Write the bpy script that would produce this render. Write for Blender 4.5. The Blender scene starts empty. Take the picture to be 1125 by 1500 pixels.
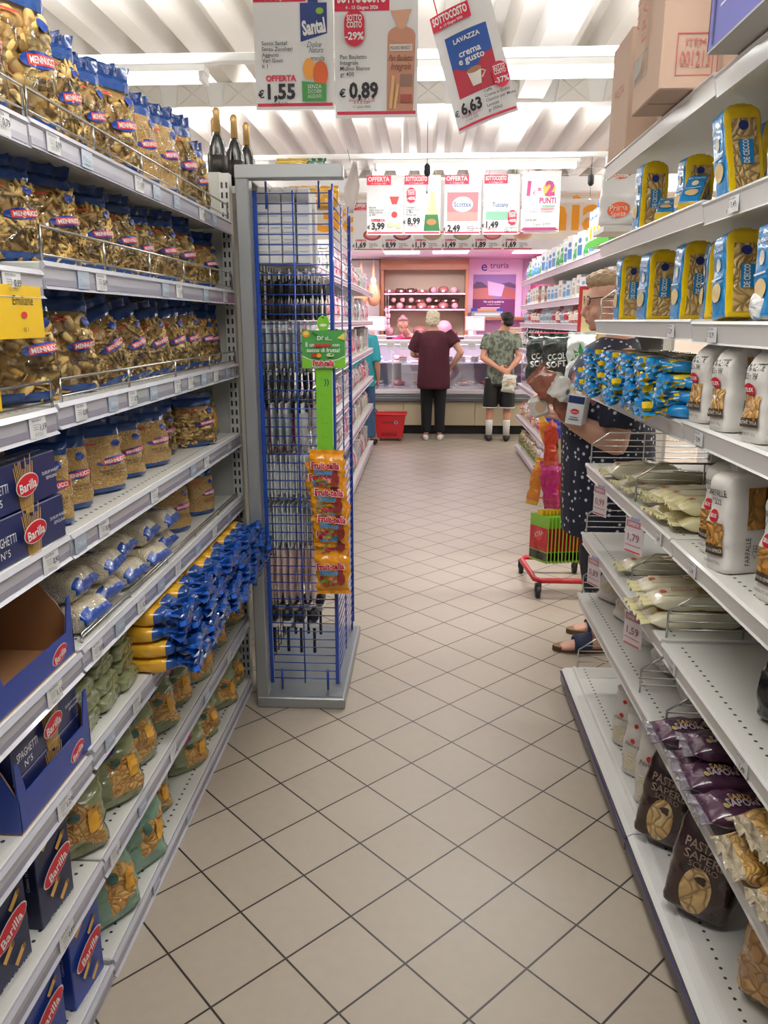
import bpy, math, random
from mathutils import Vector, Matrix, noise as mnoise
random.seed(11)
C = bpy.context.scene.collection
D = bpy.data
SC = bpy.context.scene
PI = math.pi
R = math.radians
V = Vector

# ------------------------------------------------------------------ camera, world, exposure
cam_d = D.cameras.new('camera'); cam = D.objects.new('camera', cam_d); C.objects.link(cam)
cam_d.sensor_fit = 'VERTICAL'; cam_d.sensor_height = 36.0; cam_d.lens = 36.0*1130/1500
cam_d.clip_start = .05; cam_d.clip_end = 100
cx = V((.99865238, .05189816, 0)); fw = V((-.05037473, .96933762, -.24051397)); cy = cx.cross(-fw)*-1
cz = -fw; cy = cz.cross(cx)
mw = Matrix((cx, cy, cz)).transposed().to_4x4(); mw.translation = V((0, 0, 1.5))
cam.matrix_world = mw
SC.camera = cam
w = D.worlds.new('world'); SC.world = w; w.use_nodes = True
w.node_tree.nodes['Background'].inputs[0].default_value = (.93, .95, 1, 1)
w.node_tree.nodes['Background'].inputs[1].default_value = .30
SC.view_settings.view_transform = 'Standard'; SC.view_settings.look = 'None'
SC.view_settings.gamma = 1; SC.view_settings.use_curve_mapping = False
SC.view_settings.exposure = 0.0
try:
    SC.cycles.max_bounces = 7; SC.cycles.diffuse_bounces = 4; SC.cycles.glossy_bounces = 3; SC.cycles.transmission_bounces = 4
    SC.cycles.transparent_max_bounces = 12; SC.cycles.sample_clamp_indirect = 4; SC.cycles.caustics_reflective = False; SC.cycles.caustics_refractive = False
    SC.cycles.use_denoising = True
except Exception: pass

# area lights belonging to the ceiling tubes and the deli canopy
TUBE_P = 27
def area(name, loc, sx, sy, power, col=(1, 1, 1), rot=(0, 0, 0), spread=180):
    l = D.lights.new(name, 'AREA'); l.shape = 'RECTANGLE'; l.size = sx; l.size_y = sy; l.energy = power; l.color = col; l.spread = R(spread)
    o = D.objects.new(name, l); C.objects.link(o); o.location = loc; o.rotation_euler = rot
    return o
TUBES = [(-1.75, 4.9, 2.90, .85), (.65, 4.9, 2.90, 1.5), (3.0, 4.9, 2.9, 1.5), (.48, 8.3, 3.02, 1.95), (-2.6, 8.3, 3.02, 1.95), (3.4, 8.3, 3.02, 1.95),
         (.1, .9, 2.95, 1.9), (-2.9, .9, 2.95, 1.9), (3.2, .9, 2.95, 1.9), (.2, 11.9, 3.1, 1.5), (3.6, 11.9, 3.1, 1.5), (-3.4, 11.9, 3.1, 1.5)]  # rearmost row of tubes is added, hidden by banners, to brighten the back wall
for (x, y, z, L) in TUBES:
    k = .6 if y < 2 else (.22 if (y > 8 and abs(x) < 1) else 1.15)
    area('tube_light', (x, y, z-.09), L, .12, TUBE_P*L*k, (1, .99, .97))
    area('tube_uplight', (x, y+.12, z+.04), L, .08, TUBE_P*L*(.75 if y < 10 else .3), (1, .99, .97), (R(180), 0, 0))
    area('tube_uplight', (x, y-.12, z+.04), L, .08, TUBE_P*L*(.75 if y < 10 else .3), (1, .99, .97), (R(180), 0, 0))
for x in (-1.2, .2, 1.6):
    area('deli_light', (x, 11.75, 2.38), 1.1, .5, 30, (1, .78, .97))
area('deli_light', (.3, 10.95, 1.16), 4.4, .06, 34, (1, .92, .98))

# ------------------------------------------------------------------ materials
_m = {}
def lin(c): return c/12.92 if c <= .04045 else ((c+.055)/1.055)**2.4
def rgb(h): return tuple(lin(int(h[i:i+2], 16)/255) for i in (0, 2, 4))+(1,)
def newmat(name):
    m = D.materials.new(name); m.use_nodes = True; nt = m.node_tree; return m, nt, nt.nodes['Principled BSDF']
def mt(h, rough=.5, metal=0, coat=0, bump=0, bscale=40, emit=0):
    k = (h, rough, metal, coat, bump, bscale, emit)
    if k in _m: return _m[k]
    m, nt, b = newmat('paint_'+h)
    b.inputs['Base Color'].default_value = rgb(h); b.inputs['Roughness'].default_value = rough; b.inputs['Metallic'].default_value = metal
    b.inputs['Coat Weight'].default_value = coat; b.inputs['Coat Roughness'].default_value = .08
    if emit:
        b.inputs['Emission Color'].default_value = rgb(h); b.inputs['Emission Strength'].default_value = emit
    if bump:
        tc = nt.nodes.new('ShaderNodeTexCoord'); n = nt.nodes.new('ShaderNodeTexNoise'); n.inputs['Scale'].default_value = bscale; n.inputs['Detail'].default_value = 3
        bp = nt.nodes.new('ShaderNodeBump'); bp.inputs['Strength'].default_value = bump; bp.inputs['Distance'].default_value = .01
        nt.links.new(tc.outputs['Object'], n.inputs['Vector']); nt.links.new(n.outputs['Fac'], bp.inputs['Height']); nt.links.new(bp.outputs['Normal'], b.inputs['Normal'])
    _m[k] = m; return m
def film(h, bump=.5, bscale=22, rough=.22):
    """printed plastic film: glossy, crumpled"""
    k = ('film', h, bump, bscale)
    if k in _m: return _m[k]
    m, nt, b = newmat('film_'+h)
    b.inputs['Base Color'].default_value = rgb(h); b.inputs['Roughness'].default_value = rough
    b.inputs['Coat Weight'].default_value = .6; b.inputs['Coat Roughness'].default_value = .07
    tc = nt.nodes.new('ShaderNodeTexCoord'); n = nt.nodes.new('ShaderNodeTexVoronoi'); n.feature = 'SMOOTH_F1'; n.inputs['Scale'].default_value = bscale; n.inputs['Smoothness'].default_value = .4
    n2 = nt.nodes.new('ShaderNodeTexNoise'); n2.inputs['Scale'].default_value = bscale*.8; n2.inputs['Distortion'].default_value = 1
    ad = nt.nodes.new('ShaderNodeMath'); ad.operation = 'ADD'
    bp = nt.nodes.new('ShaderNodeBump'); bp.inputs['Strength'].default_value = bump; bp.inputs['Distance'].default_value = .012
    nt.links.new(tc.outputs['Object'], n.inputs['Vector']); nt.links.new(tc.outputs['Object'], n2.inputs['Vector'])
    nt.links.new(n.outputs['Distance'], ad.inputs[0]); nt.links.new(n2.outputs['Fac'], ad.inputs[1])
    nt.links.new(ad.outputs[0], bp.inputs['Height']); nt.links.new(bp.outputs['Normal'], b.inputs['Normal']); nt.links.new(bp.outputs['Normal'], b.inputs['Coat Normal'])
    _m[k] = m; return m
def pasta(kind, c1='d9b36a', c2='b98a3e', scale=55, stretch=(1, 1, 1), green=False, gap_shade='8f6a35'):
    """short pasta seen through clear film"""
    k = ('pasta', kind)
    if k in _m: return _m[k]
    m, nt, b = newmat('pasta_'+kind); N = nt.nodes; L = nt.links
    tc = N.new('ShaderNodeTexCoord'); oi = N.new('ShaderNodeObjectInfo'); mp = N.new('ShaderNodeMapping'); mp.inputs['Scale'].default_value = stretch
    nz = N.new('ShaderNodeTexNoise'); nz.inputs['Scale'].default_value = 14; nz.inputs['Detail'].default_value = 1
    vm = N.new('ShaderNodeVectorMath'); vm.operation = 'MULTIPLY_ADD'; vm.inputs[1].default_value = (.09, .09, .09)
    ra = N.new('ShaderNodeVectorMath'); ra.operation = 'ADD'
    L.new(oi.outputs['Random'], ra.inputs[0]); L.new(tc.outputs['Object'], ra.inputs[1])
    L.new(ra.outputs[0], nz.inputs['Vector']); L.new(nz.outputs['Color'], vm.inputs[0]); L.new(ra.outputs[0], vm.inputs[2]); L.new(vm.outputs[0], mp.inputs['Vector'])
    vo = N.new('ShaderNodeTexVoronoi'); vo.inputs['Scale'].default_value = scale; L.new(mp.outputs[0], vo.inputs['Vector'])
    ve = N.new('ShaderNodeTexVoronoi'); ve.feature = 'DISTANCE_TO_EDGE'; ve.inputs['Scale'].default_value = scale; L.new(mp.outputs[0], ve.inputs['Vector'])
    sx = N.new('ShaderNodeSeparateColor'); L.new(vo.outputs['Color'], sx.inputs[0])
    mx = N.new('ShaderNodeMix'); mx.data_type = 'RGBA'; mx.inputs[6].default_value = rgb(c1); mx.inputs[7].default_value = rgb(c2); L.new(sx.outputs[0], mx.inputs[0])
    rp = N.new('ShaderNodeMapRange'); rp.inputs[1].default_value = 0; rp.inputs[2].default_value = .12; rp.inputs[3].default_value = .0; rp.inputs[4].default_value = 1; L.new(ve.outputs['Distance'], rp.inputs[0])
    m2 = N.new('ShaderNodeMix'); m2.data_type = 'RGBA'; m2.inputs[6].default_value = rgb(gap_shade); L.new(rp.outputs[0], m2.inputs[0]); L.new(mx.outputs[2], m2.inputs[7])  # shade in the gaps between pieces is painted into the colour
    L.new(m2.outputs[2], b.inputs['Base Color']); b.inputs['Roughness'].default_value = .55
    bp = N.new('ShaderNodeBump'); bp.inputs['Strength'].default_value = .6; bp.inputs['Distance'].default_value = .008
    pw = N.new('ShaderNodeMapRange'); pw.inputs[2].default_value = .3; L.new(ve.outputs['Distance'], pw.inputs[0]); L.new(pw.outputs[0], bp.inputs['Height'])
    L.new(bp.outputs['Normal'], b.inputs['Normal'])
    n3 = N.new('ShaderNodeTexNoise'); n3.inputs['Scale'].default_value = 16; n3.inputs['Distortion'].default_value = 1.5; L.new(ra.outputs[0], n3.inputs['Vector'])
    b2 = N.new('ShaderNodeBump'); b2.inputs['Strength'].default_value = 1.0; b2.inputs['Distance'].default_value = .02; L.new(n3.outputs['Fac'], b2.inputs['Height'])
    b.inputs['Coat Weight'].default_value = 1; b.inputs['Coat Roughness'].default_value = .07; L.new(b2.outputs['Normal'], b.inputs['Coat Normal'])
    _m[k] = m; return m
def glassy(h='ffffff', mixf=.12, rough=.03):
    k = ('glass', h, mixf)
    if k in _m: return _m[k]
    m = D.materials.new('clear_'+h); m.use_nodes = True; nt = m.node_tree; N = nt.nodes; L = nt.links
    for n in list(N):
        if n.type == 'BSDF_PRINCIPLED': N.remove(n)
    t = N.new('ShaderNodeBsdfTransparent'); t.inputs[0].default_value = rgb(h); g = N.new('ShaderNodeBsdfGlossy'); g.inputs['Roughness'].default_value = rough
    fr = N.new('ShaderNodeFresnel'); fr.inputs[0].default_value = 1.4; ad = N.new('ShaderNodeMath'); ad.inputs[1].default_value = mixf*.3; L.new(fr.outputs[0], ad.inputs[0])
    mx = N.new('ShaderNodeMixShader'); L.new(ad.outputs[0], mx.inputs[0]); L.new(t.outputs[0], mx.inputs[1]); L.new(g.outputs[0], mx.inputs[2])
    L.new(mx.outputs[0], N['Material Output'].inputs[0]); _m[k] = m; return m
WHITE = mt('f1f1f0', .5); SHELF = mt('dddcd6', .42); INK = mt('23242a', .6); RED = mt('d2173a', .45); CHROME = mt('c9c9c6', .25, 1); GREYM = mt('a9abab', .35, .6)
SKIN = mt('d09a80', .5); BLACK = mt('151517', .5)

# ------------------------------------------------------------------ mesh builder
class MB:
    def __init__(s): s.v = []; s.f = []; s.mi = []; s.sm = []; s.mats = []
    def mid(s, m):
        if m not in s.mats: s.mats.append(m)
        return s.mats.index(m)
    def add(s, vs, fs, m, smooth=False):
        o = len(s.v); s.v += [tuple(p) for p in vs]; i = s.mid(m)
        for f in fs: s.f.append([a+o for a in f]); s.mi.append(i); s.sm.append(smooth)
        return s
    def box(s, a, b, m, M4=None, bev=0):
        x0, y0, z0 = [min(p, q) for p, q in zip(a, b)]; x1, y1, z1 = [max(p, q) for p, q in zip(a, b)]
        if not bev:
            vs = [(x, y, z) for z in (z0, z1) for x, y in ((x0, y0), (x1, y0), (x1, y1), (x0, y1))]
            fs = [(3, 2, 1, 0), (4, 5, 6, 7), (0, 1, 5, 4), (1, 2, 6, 5), (2, 3, 7, 6), (3, 0, 4, 7)]
        else:
            c = min(bev, (x1-x0)/2.1, (y1-y0)/2.1, (z1-z0)/2.1)
            idx = {}; vs = []
            for i, x in enumerate((x0, x1)):
                for j, y in enumerate((y0, y1)):
                    for k, z in enumerate((z0, z1)):
                        dx = c*(1-2*i); dy = c*(1-2*j); dz = c*(1-2*k)
                        idx[i, j, k, 0] = len(vs); vs.append((x, y+dy, z+dz))
                        idx[i, j, k, 1] = len(vs); vs.append((x+dx, y, z+dz))
                        idx[i, j, k, 2] = len(vs); vs.append((x+dx, y+dy, z))
            fs = []
            for i in (0, 1):
                q = [idx[i, 0, 0, 0], idx[i, 1, 0, 0], idx[i, 1, 1, 0], idx[i, 0, 1, 0]]; fs.append(q if i else q[::-1])
                q = [idx[0, i, 0, 1], idx[1, i, 0, 1], idx[1, i, 1, 1], idx[0, i, 1, 1]]; fs.append(q[::-1] if i else q)
                q = [idx[0, 0, i, 2], idx[1, 0, i, 2], idx[1, 1, i, 2], idx[0, 1, i, 2]]; fs.append(q if i else q[::-1])
            for i in (0, 1):
                for j in (0, 1):
                    fs.append([idx[i, j, 0, 0], idx[i, j, 1, 0], idx[i, j, 1, 1], idx[i, j, 0, 1]])
                    fs.append([idx[i, 0, j, 0], idx[i, 1, j, 0], idx[i, 1, j, 2], idx[i, 0, j, 2]])
                    fs.append([idx[0, i, j, 1], idx[1, i, j, 1], idx[1, i, j, 2], idx[0, i, j, 2]])
                    for k in (0, 1): fs.append([idx[i, j, k, 0], idx[i, j, k, 1], idx[i, j, k, 2]])
        if M4: vs = [M4 @ V(p) for p in vs]
        return s.add(vs, fs, m)
    def tube(s, pts, r, m, n=8, closed=False, smooth=True):
        pts = [V(p) for p in pts]; N = len(pts); vs = []; fs = []
        rr = r if isinstance(r, (list, tuple)) else [r]*N
        up = None
        for i, p in enumerate(pts):
            if closed: d = pts[(i+1) % N]-pts[i-1]
            else: d = pts[min(i+1, N-1)]-pts[max(i-1, 0)]
            d.normalize()
            if up is None: up = V((0, 0, 1)) if abs(d.z) < .9 else V((1, 0, 0))
            a = up-d*up.dot(d)
            if a.length < 1e-4: a = V((1, 0, 0))-d*d.x
            a.normalize(); b = d.cross(a); up = a
            for k in range(n):
                t = 2*PI*k/n; vs.append(p+a*math.cos(t)*rr[i]+b*math.sin(t)*rr[i])
        for i in range(N if closed else N-1):
            j = (i+1) % N
            for k in range(n): fs.append((i*n+k, i*n+(k+1) % n, j*n+(k+1) % n, j*n+k))
        if not closed: fs += [tuple(range(n))[::-1], tuple((N-1)*n+k for k in range(n))]
        return s.add(vs, fs, m, smooth)
    def cyl(s, p, q, r, m, n=16, r2=None): return s.tube([p, q], [r, r if r2 is None else r2], m, n)
    def loft(s, secs, m, n=16, smooth=True, ref=(1, 0, 0)):
        """secs: (x,y,z,rx,ry); rings perpendicular to the path, rx along ref"""
        P = [V(q[:3]) for q in secs]; N = len(P); vs = []; fs = []
        for i, p in enumerate(P):
            d = (P[min(i+1, N-1)]-P[max(i-1, 0)]).normalized(); a = V(ref)-d*V(ref).dot(d)
            if a.length < .15: a = V((0, 1, 0))-d*d.y
            a.normalize(); b = d.cross(a)
            for k in range(n):
                t = 2*PI*k/n; vs.append(p+a*math.cos(t)*secs[i][3]+b*math.sin(t)*secs[i][4])
        for i in range(N-1):
            for k in range(n): fs.append((i*n+k, i*n+(k+1) % n, (i+1)*n+(k+1) % n, (i+1)*n+k))
        fs += [tuple(range(n))[::-1], tuple((N-1)*n+k for k in range(n))]
        return s.add(vs, fs, m, smooth)
    def ball(s, c, rx, ry, rz, m, n=14, k=9, rot=None):
        vs = []; fs = []
        for i in range(k+1):
            t = PI*i/k
            for j in range(n):
                u = 2*PI*j/n; p = V((rx*math.sin(t)*math.cos(u), ry*math.sin(t)*math.sin(u), rz*math.cos(t)))
                if rot: p = rot @ p
                vs.append(p+V(c))
        for i in range(k):
            for j in range(n): fs.append((i*n+j, (i+1)*n+j, (i+1)*n+(j+1) % n, i*n+(j+1) % n))
        return s.add(vs, fs, m, True)
    def prism(s, pts, axis, a, b, m, M4=None):
        """outline pts (p,q) extruded along axis 'x','y' or 'z' from a to b"""
        def mk(p, t): return {'x': (t, p[0], p[1]), 'y': (p[0], t, p[1]), 'z': (p[0], p[1], t)}[axis]
        n = len(pts); vs = [mk(p, a) for p in pts]+[mk(p, b) for p in pts]
        if M4: vs = [M4 @ V(p) for p in vs]
        fs = [tuple(range(n)), tuple(range(n, 2*n))[::-1]]+[(i, (i+1) % n+0, (i+1) % n+n, i+n)[::-1] for i in range(n)]
        return s.add(vs, fs, m)
    def build(s, name, parent=None, loc=None):
        me = D.meshes.new(name); me.from_pydata(s.v, [], s.f)
        for m in s.mats: me.materials.append(m)
        me.polygons.foreach_set('material_index', s.mi); me.polygons.foreach_set('use_smooth', s.sm); me.update()
        o = D.objects.new(name, me); C.objects.link(o)
        if parent: o.parent = parent
        if loc: o.location = loc
        return o
def fixn(o):
    import bmesh
    bm = bmesh.new(); bm.from_mesh(o.data); bmesh.ops.recalc_face_normals(bm, faces=bm.faces); bm.to_mesh(o.data); bm.free(); return o

_g = {}
def glyph(t, bold=0.0):
    k = (t, bold)
    if k in _g: return _g[k]
    cu = D.curves.new('t', 'FONT'); cu.body = t; cu.offset = bold; cu.resolution_u = 2; cu.fill_mode = 'BOTH'
    o = D.objects.new('t', cu); me = D.meshes.new_from_object(o)
    vs = [(v.co.x, v.co.y) for v in me.vertices]; fs = [tuple(p.vertices) for p in me.polygons]
    D.objects.remove(o); D.curves.remove(cu); D.meshes.remove(me)
    if not vs: vs = [(0, 0)]; fs = []
    x0 = min(p[0] for p in vs); x1 = max(p[0] for p in vs)
    vs = [((x-x0)/.69, y/.69) for x, y in vs]
    _g[k] = (vs, fs, (x1-x0)/.69); return _g[k]
STEP = .0007
def art(mb, P, ops, k0=1):
    """flat print ops mapped by P(x, z, off)"""
    k = k0
    for op in ops:
        t = op[0]; off = STEP*k
        if t == 'r':
            _, x0, z0, x1, z1, m = op[:6]; n = op[6] if len(op) > 6 else 1
            vs = [P(x0+(x1-x0)*i/n, z0+(z1-z0)*j/n, off) for j in range(n+1) for i in range(n+1)]
            mb.add(vs, [(j*(n+1)+i, j*(n+1)+i+1, (j+1)*(n+1)+i+1, (j+1)*(n+1)+i) for j in range(n) for i in range(n)], m)
        elif t == 'e':
            _, cx_, cz_, rx, rz, m = op[:6]; n = 20; rot = op[6] if len(op) > 6 else 0
            c, s_ = math.cos(rot), math.sin(rot); vs = [P(cx_, cz_, off)]; fs = []
            for q in (.55, 1):
                for i in range(n):
                    a = rx*q*math.cos(2*PI*i/n); b = rz*q*math.sin(2*PI*i/n); vs.append(P(cx_+a*c-b*s_, cz_+a*s_+b*c, off))
            for i in range(n):
                j = (i+1) % n; fs.append((0, 1+i, 1+j)); fs.append((1+i, 1+n+i, 1+n+j, 1+j))
            mb.add(vs, fs, m)
        elif t == 'q':
            (a, b, c, d), m = op[1], op[2]; n = op[3] if len(op) > 3 else 6; vs = []
            for j in range(n+1):
                for i in range(n+1):
                    s_, r_ = i/n, j/n; x = (a[0]*(1-s_)+b[0]*s_)*(1-r_)+(d[0]*(1-s_)+c[0]*s_)*r_; z = (a[1]*(1-s_)+b[1]*s_)*(1-r_)+(d[1]*(1-s_)+c[1]*s_)*r_; vs.append(P(x, z, off))
            mb.add(vs, [(j*(n+1)+i, j*(n+1)+i+1, (j+1)*(n+1)+i+1, (j+1)*(n+1)+i) for j in range(n) for i in range(n)], m)
        elif t == 'p':
            vs = [P(x, z, off) for x, z in op[1]]; mb.add(vs, [tuple(range(len(vs)))], op[2])
        elif t == 'l':
            pts = op[1]; wd = op[2]/2; vs = []; fs = []
            for i, (x, z) in enumerate(pts):
                a = pts[max(i-1, 0)]; b = pts[min(i+1, len(pts)-1)]; dx, dz = b[0]-a[0], b[1]-a[1]; L = math.hypot(dx, dz) or 1
                vs += [P(x-dz/L*wd, z+dx/L*wd, off), P(x+dz/L*wd, z-dx/L*wd, off)]
            for i in range(len(pts)-1): fs.append((2*i, 2*i+1, 2*i+3, 2*i+2))
            mb.add(vs, fs, op[3])
        elif t == 't':
            _, s_, cx_, cz_, h, m = op[:6]; kw = op[6] if len(op) > 6 else {}
            vs, fs, wd = glyph(s_, kw.get('b', 0)); sx = h
            if kw.get('w') and (wd*h > kw['w'] or kw.get('fill')): sx = kw['w']/wd
            rot = R(kw.get('rot', 0)); c, sn = math.cos(rot), math.sin(rot); al = {'l': 0, 'c': .5, 'r': 1}[kw.get('a', 'c')]
            out = []
            for x, y in vs:
                a = (x-wd*al)*sx+(y*h*kw.get('sl', 0)); b = (y-.5)*h; out.append(P(cx_+a*c-b*sn, cz_+a*sn+b*c, off))
            mb.add(out, fs, m)
        k += 1
    return k
def face(o, U, W, N=None):
    """flat mapper: origin o (V), U right, W up"""
    o = V(o); U = V(U); W = V(W); N = V(N) if N else U.cross(W)
    return lambda x, z, off: o+U*x+W*z+N*off

# ------------------------------------------------------------------ things
def thing(name, label, cat, loc=(0, 0, 0), rz=0, group=None):
    o = D.objects.new(name, None); C.objects.link(o); o.empty_display_size = .05
    o.location = loc; o.rotation_euler = (0, 0, rz); o['label'] = label; o['category'] = cat
    if group: o['group'] = group
    return o
def tag(o, label, cat, group=None, kind=None):
    if label: o['label'] = label; o['category'] = cat
    if group: o['group'] = group
    if kind: o['kind'] = kind
    return o
def struct(o): o['kind'] = 'structure'; return o
def kids(o): return [c for c in _ch.get(o.name, [])]
def dup(root):
    r = root.copy(); C.objects.link(r)
    for ch in root.children:
        c = ch.copy(); C.objects.link(c); c.parent = r
        for g in ch.children:
            d = g.copy(); C.objects.link(d); d.parent = c
    return r
_proto = {}
def place(key, builder, loc, rz, label, cat, group=None, tilt=(0, 0), sc=1, szv=None):
    """first use builds the prototype and stands it here, later uses copy it"""
    if key not in _proto:
        r = builder(); _proto[key] = r
    else: r = dup(_proto[key])
    r.location = loc; r.rotation_mode = 'XYZ'
    r.rotation_euler = (Matrix.Rotation(rz, 3, 'Z') @ Matrix.Rotation(tilt[1], 3, 'Y') @ Matrix.Rotation(tilt[0], 3, 'X')).to_euler()
    r.scale = szv or (sc, sc, sc); r['label'] = label; r['category'] = cat
    if group: r['group'] = group
    elif 'group' in r: del r['group']
    return r
def root(name): 
    o = D.objects.new(name, None); C.objects.link(o); o.empty_display_size = .05; return o
NTH = ['first', 'second', 'third', 'fourth', 'fifth', 'sixth', 'seventh', 'eighth', 'ninth', 'tenth', 'eleventh', 'twelfth']
# ------------------------------------------------------------------ the room
m, nt, b = newmat('floor_tiles')
tc = nt.nodes.new('ShaderNodeTexCoord'); br = nt.nodes.new('ShaderNodeTexBrick'); br.offset = 0; br.squash = 1
for k_, v_ in (('Scale', 1), ('Mortar Size', .0029), ('Mortar Smooth', .15), ('Brick Width', .2047), ('Row Height', .2047), ('Bias', 0)): br.inputs[k_].default_value = v_
br.inputs['Color1'].default_value = rgb('b2a697'); br.inputs['Color2'].default_value = rgb('ada191'); br.inputs['Mortar'].default_value = rgb('2a221f')
nz = nt.nodes.new('ShaderNodeTexNoise'); nz.inputs['Scale'].default_value = 30; nz.inputs['Detail'].default_value = 6
mx = nt.nodes.new('ShaderNodeMix'); mx.data_type = 'RGBA'; mx.blend_type = 'MULTIPLY'; mx.inputs[0].default_value = .12
nt.links.new(tc.outputs['Object'], br.inputs['Vector']); nt.links.new(tc.outputs['Object'], nz.inputs['Vector'])
nt.links.new(br.outputs['Color'], mx.inputs[6]); nt.links.new(nz.outputs['Fac'], mx.inputs[7]); nt.links.new(mx.outputs[2], b.inputs['Base Color'])
b.inputs['Roughness'].default_value = .42
bp = nt.nodes.new('ShaderNodeBump'); bp.inputs['Strength'].default_value = .3; bp.inputs['Distance'].default_value = .003; bp.invert = True
nt.links.new(br.outputs['Fac'], bp.inputs['Height']); nt.links.new(bp.outputs['Normal'], b.inputs['Normal'])
fl = MB()
rot45 = Matrix.Rotation(R(-45), 4, 'Z') @ Matrix.Translation((.029, -1.829, 0))
vs = [rot45 @ V(p) for p in ((-6, -3, 0), (6, -3, 0), (6, 13.2, 0), (-6, 13.2, 0))]
fl.add(vs, [(0, 1, 2, 3)], m); o = struct(fl.build('floor')); o.location = (-.029, 1.829, 0); o.rotation_euler = (0, 0, R(45))

CEIL = mt('e9e6e0', .6); CEIL2 = mt('f3f3f2', .5)
c = MB(); zt = 3.72; pts = []; x = -6.0; P_ = .36
while x < 6:
    pts += [(x, zt), (x+.10, zt), (x+.16, zt-.16), (x+.30, zt-.16)]; x += P_
pts += [(6, zt)]
vs = [(p[0], yy, p[1]) for yy in (-3, 13.2) for p in pts]; n = len(pts)
c.add(vs, [(i, i+1, n+i+1, n+i) for i in range(n-1)], CEIL)
c.box((-6, -3, zt+.02), (6, 13.2, zt+.06), CEIL)
struct(c.build('ceiling'))
wl = mt('efe7d6', .7)
for nme, a, b_ in (('wall_left', (-6.1, -3, 0), (-6, 13.2, 3.75)), ('wall_right', (6, -3, 0), (6.1, 13.2, 3.75)), ('wall_back', (-6, 13.2, 0), (6, 13.3, 3.75))):
    o = MB(); o.box(a, b_, wl)
    if nme == 'wall_back':
        F_ = face((0, 13.2, 0), (1, 0, 0), (0, 0, 1)); OR = mt('f2a628', .6)
        art(o, F_, [('r', -6, 2.28, 6, 2.42, mt('a8713f', .5)), ('t', 'Gastronomia', .42, 3.19, .54, OR, {'b': .02, 'w': 4.9, 'fill': 1})])
    struct(o.build(nme))
# long white roof beam, cross beam with closure panels
o = MB(); o.box((.78, -3, 3.38), (1.0, 13.2, 3.56), CEIL2); struct(o.build('trim_1'))
o = MB()
for yy in (7.5, 2.6, 12.3): o.box((-6, yy, 3.36), (6, yy+.16, 3.56), CEIL2)
for i in range(-14, 15):
    for yy in (7.5, 2.6):
        x = i*.42; o.prism([(x-.15, 3.36), (x+.15, 3.36), (x+.12, 3.55), (x-.12, 3.55)], 'y', yy-.02, yy, CEIL)
        o.tube([(x-.12, yy-.022, 3.38), (x+.1, yy-.022, 3.54)], .004, CEIL, 4); o.tube([(x+.12, yy-.022, 3.38), (x-.1, yy-.022, 3.54)], .004, CEIL, 4)
struct(o.build('trim_2'))
# lighting tracks with tube fittings
TUBE = mt('ffffff', .4, emit=6)
for i, (yy, zz) in enumerate(((4.9, 2.975), (8.3, 3.09), (.9, 3.025), (11.9, 3.17))):  # the last track is added to carry the back wall lamps
    o = MB(); o.box((-5.9, yy-.03, zz-.03), (5.9, yy+.03, zz+.02), CEIL2, bev=.006); o.build('lighting_track')
    ob = D.objects['lighting_track'] if i == 0 else D.objects['lighting_track.%03d' % i]
    tag(ob, ['white lighting track across the ceiling above the large price banners', 'white lighting track across the ceiling before the deli banners', 'white lighting track overhead behind the viewer', 'added white lighting track for the back wall lamps above the deli canopy'][i], 'lighting track')
    for hx in (-2.65, -.25, 1.9):
        r_ = MB(); r_.cyl((hx, yy, zz+.02), (hx, yy, 3.6), .006, CEIL2, 6); r_.build('hanger_rod', ob)
names = {0: 'shining tube lamp above the top pasta shelf, half hidden by banners', 1: 'shining tube lamp behind the banner with the tilted coffee pack', 2: 'shining tube lamp over the cartons on the far aisle',
         3: 'wide shining tube lamp over the row of deli banners', 4: 'shining tube lamp over the aisle behind the bottles', 5: 'shining tube lamp of the deli track over the neighbour aisle',
         6: 'tube lamp overhead of the viewer', 9: 'added tube lamp above the deli canopy, brightening the back wall', 10: 'added tube lamp brightening the wall by the orange letters', 11: 'added tube lamp brightening the far left of the back wall',
         7: 'tube lamp over the aisle behind the pasta shelves', 8: 'tube lamp over the aisle behind the blue packets'}
for i, (x, y, z, L) in enumerate(TUBES):
    t = thing('tube_lamp', names[i], 'lamp', (x, y, z))
    o = MB(); o.prism([(-.07, -.01), (.07, -.01), (.05, .03), (-.05, .03)], 'x', -L/2-.04, L/2+.04, CEIL2); o.build('housing', t)
    for s in (-1, 1):
        o = MB(); o.tube([(-L/2, s*.035, -.035), (L/2, s*.035, -.035)], .017, TUBE, 10); o.build('fluorescent_tube', t)
        o = MB(); o.box((s*(L/2+.005), -.06, -.06), (s*(L/2+.035), .06, -.0), CEIL2, bev=.004); o.build('end_socket', t)

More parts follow.
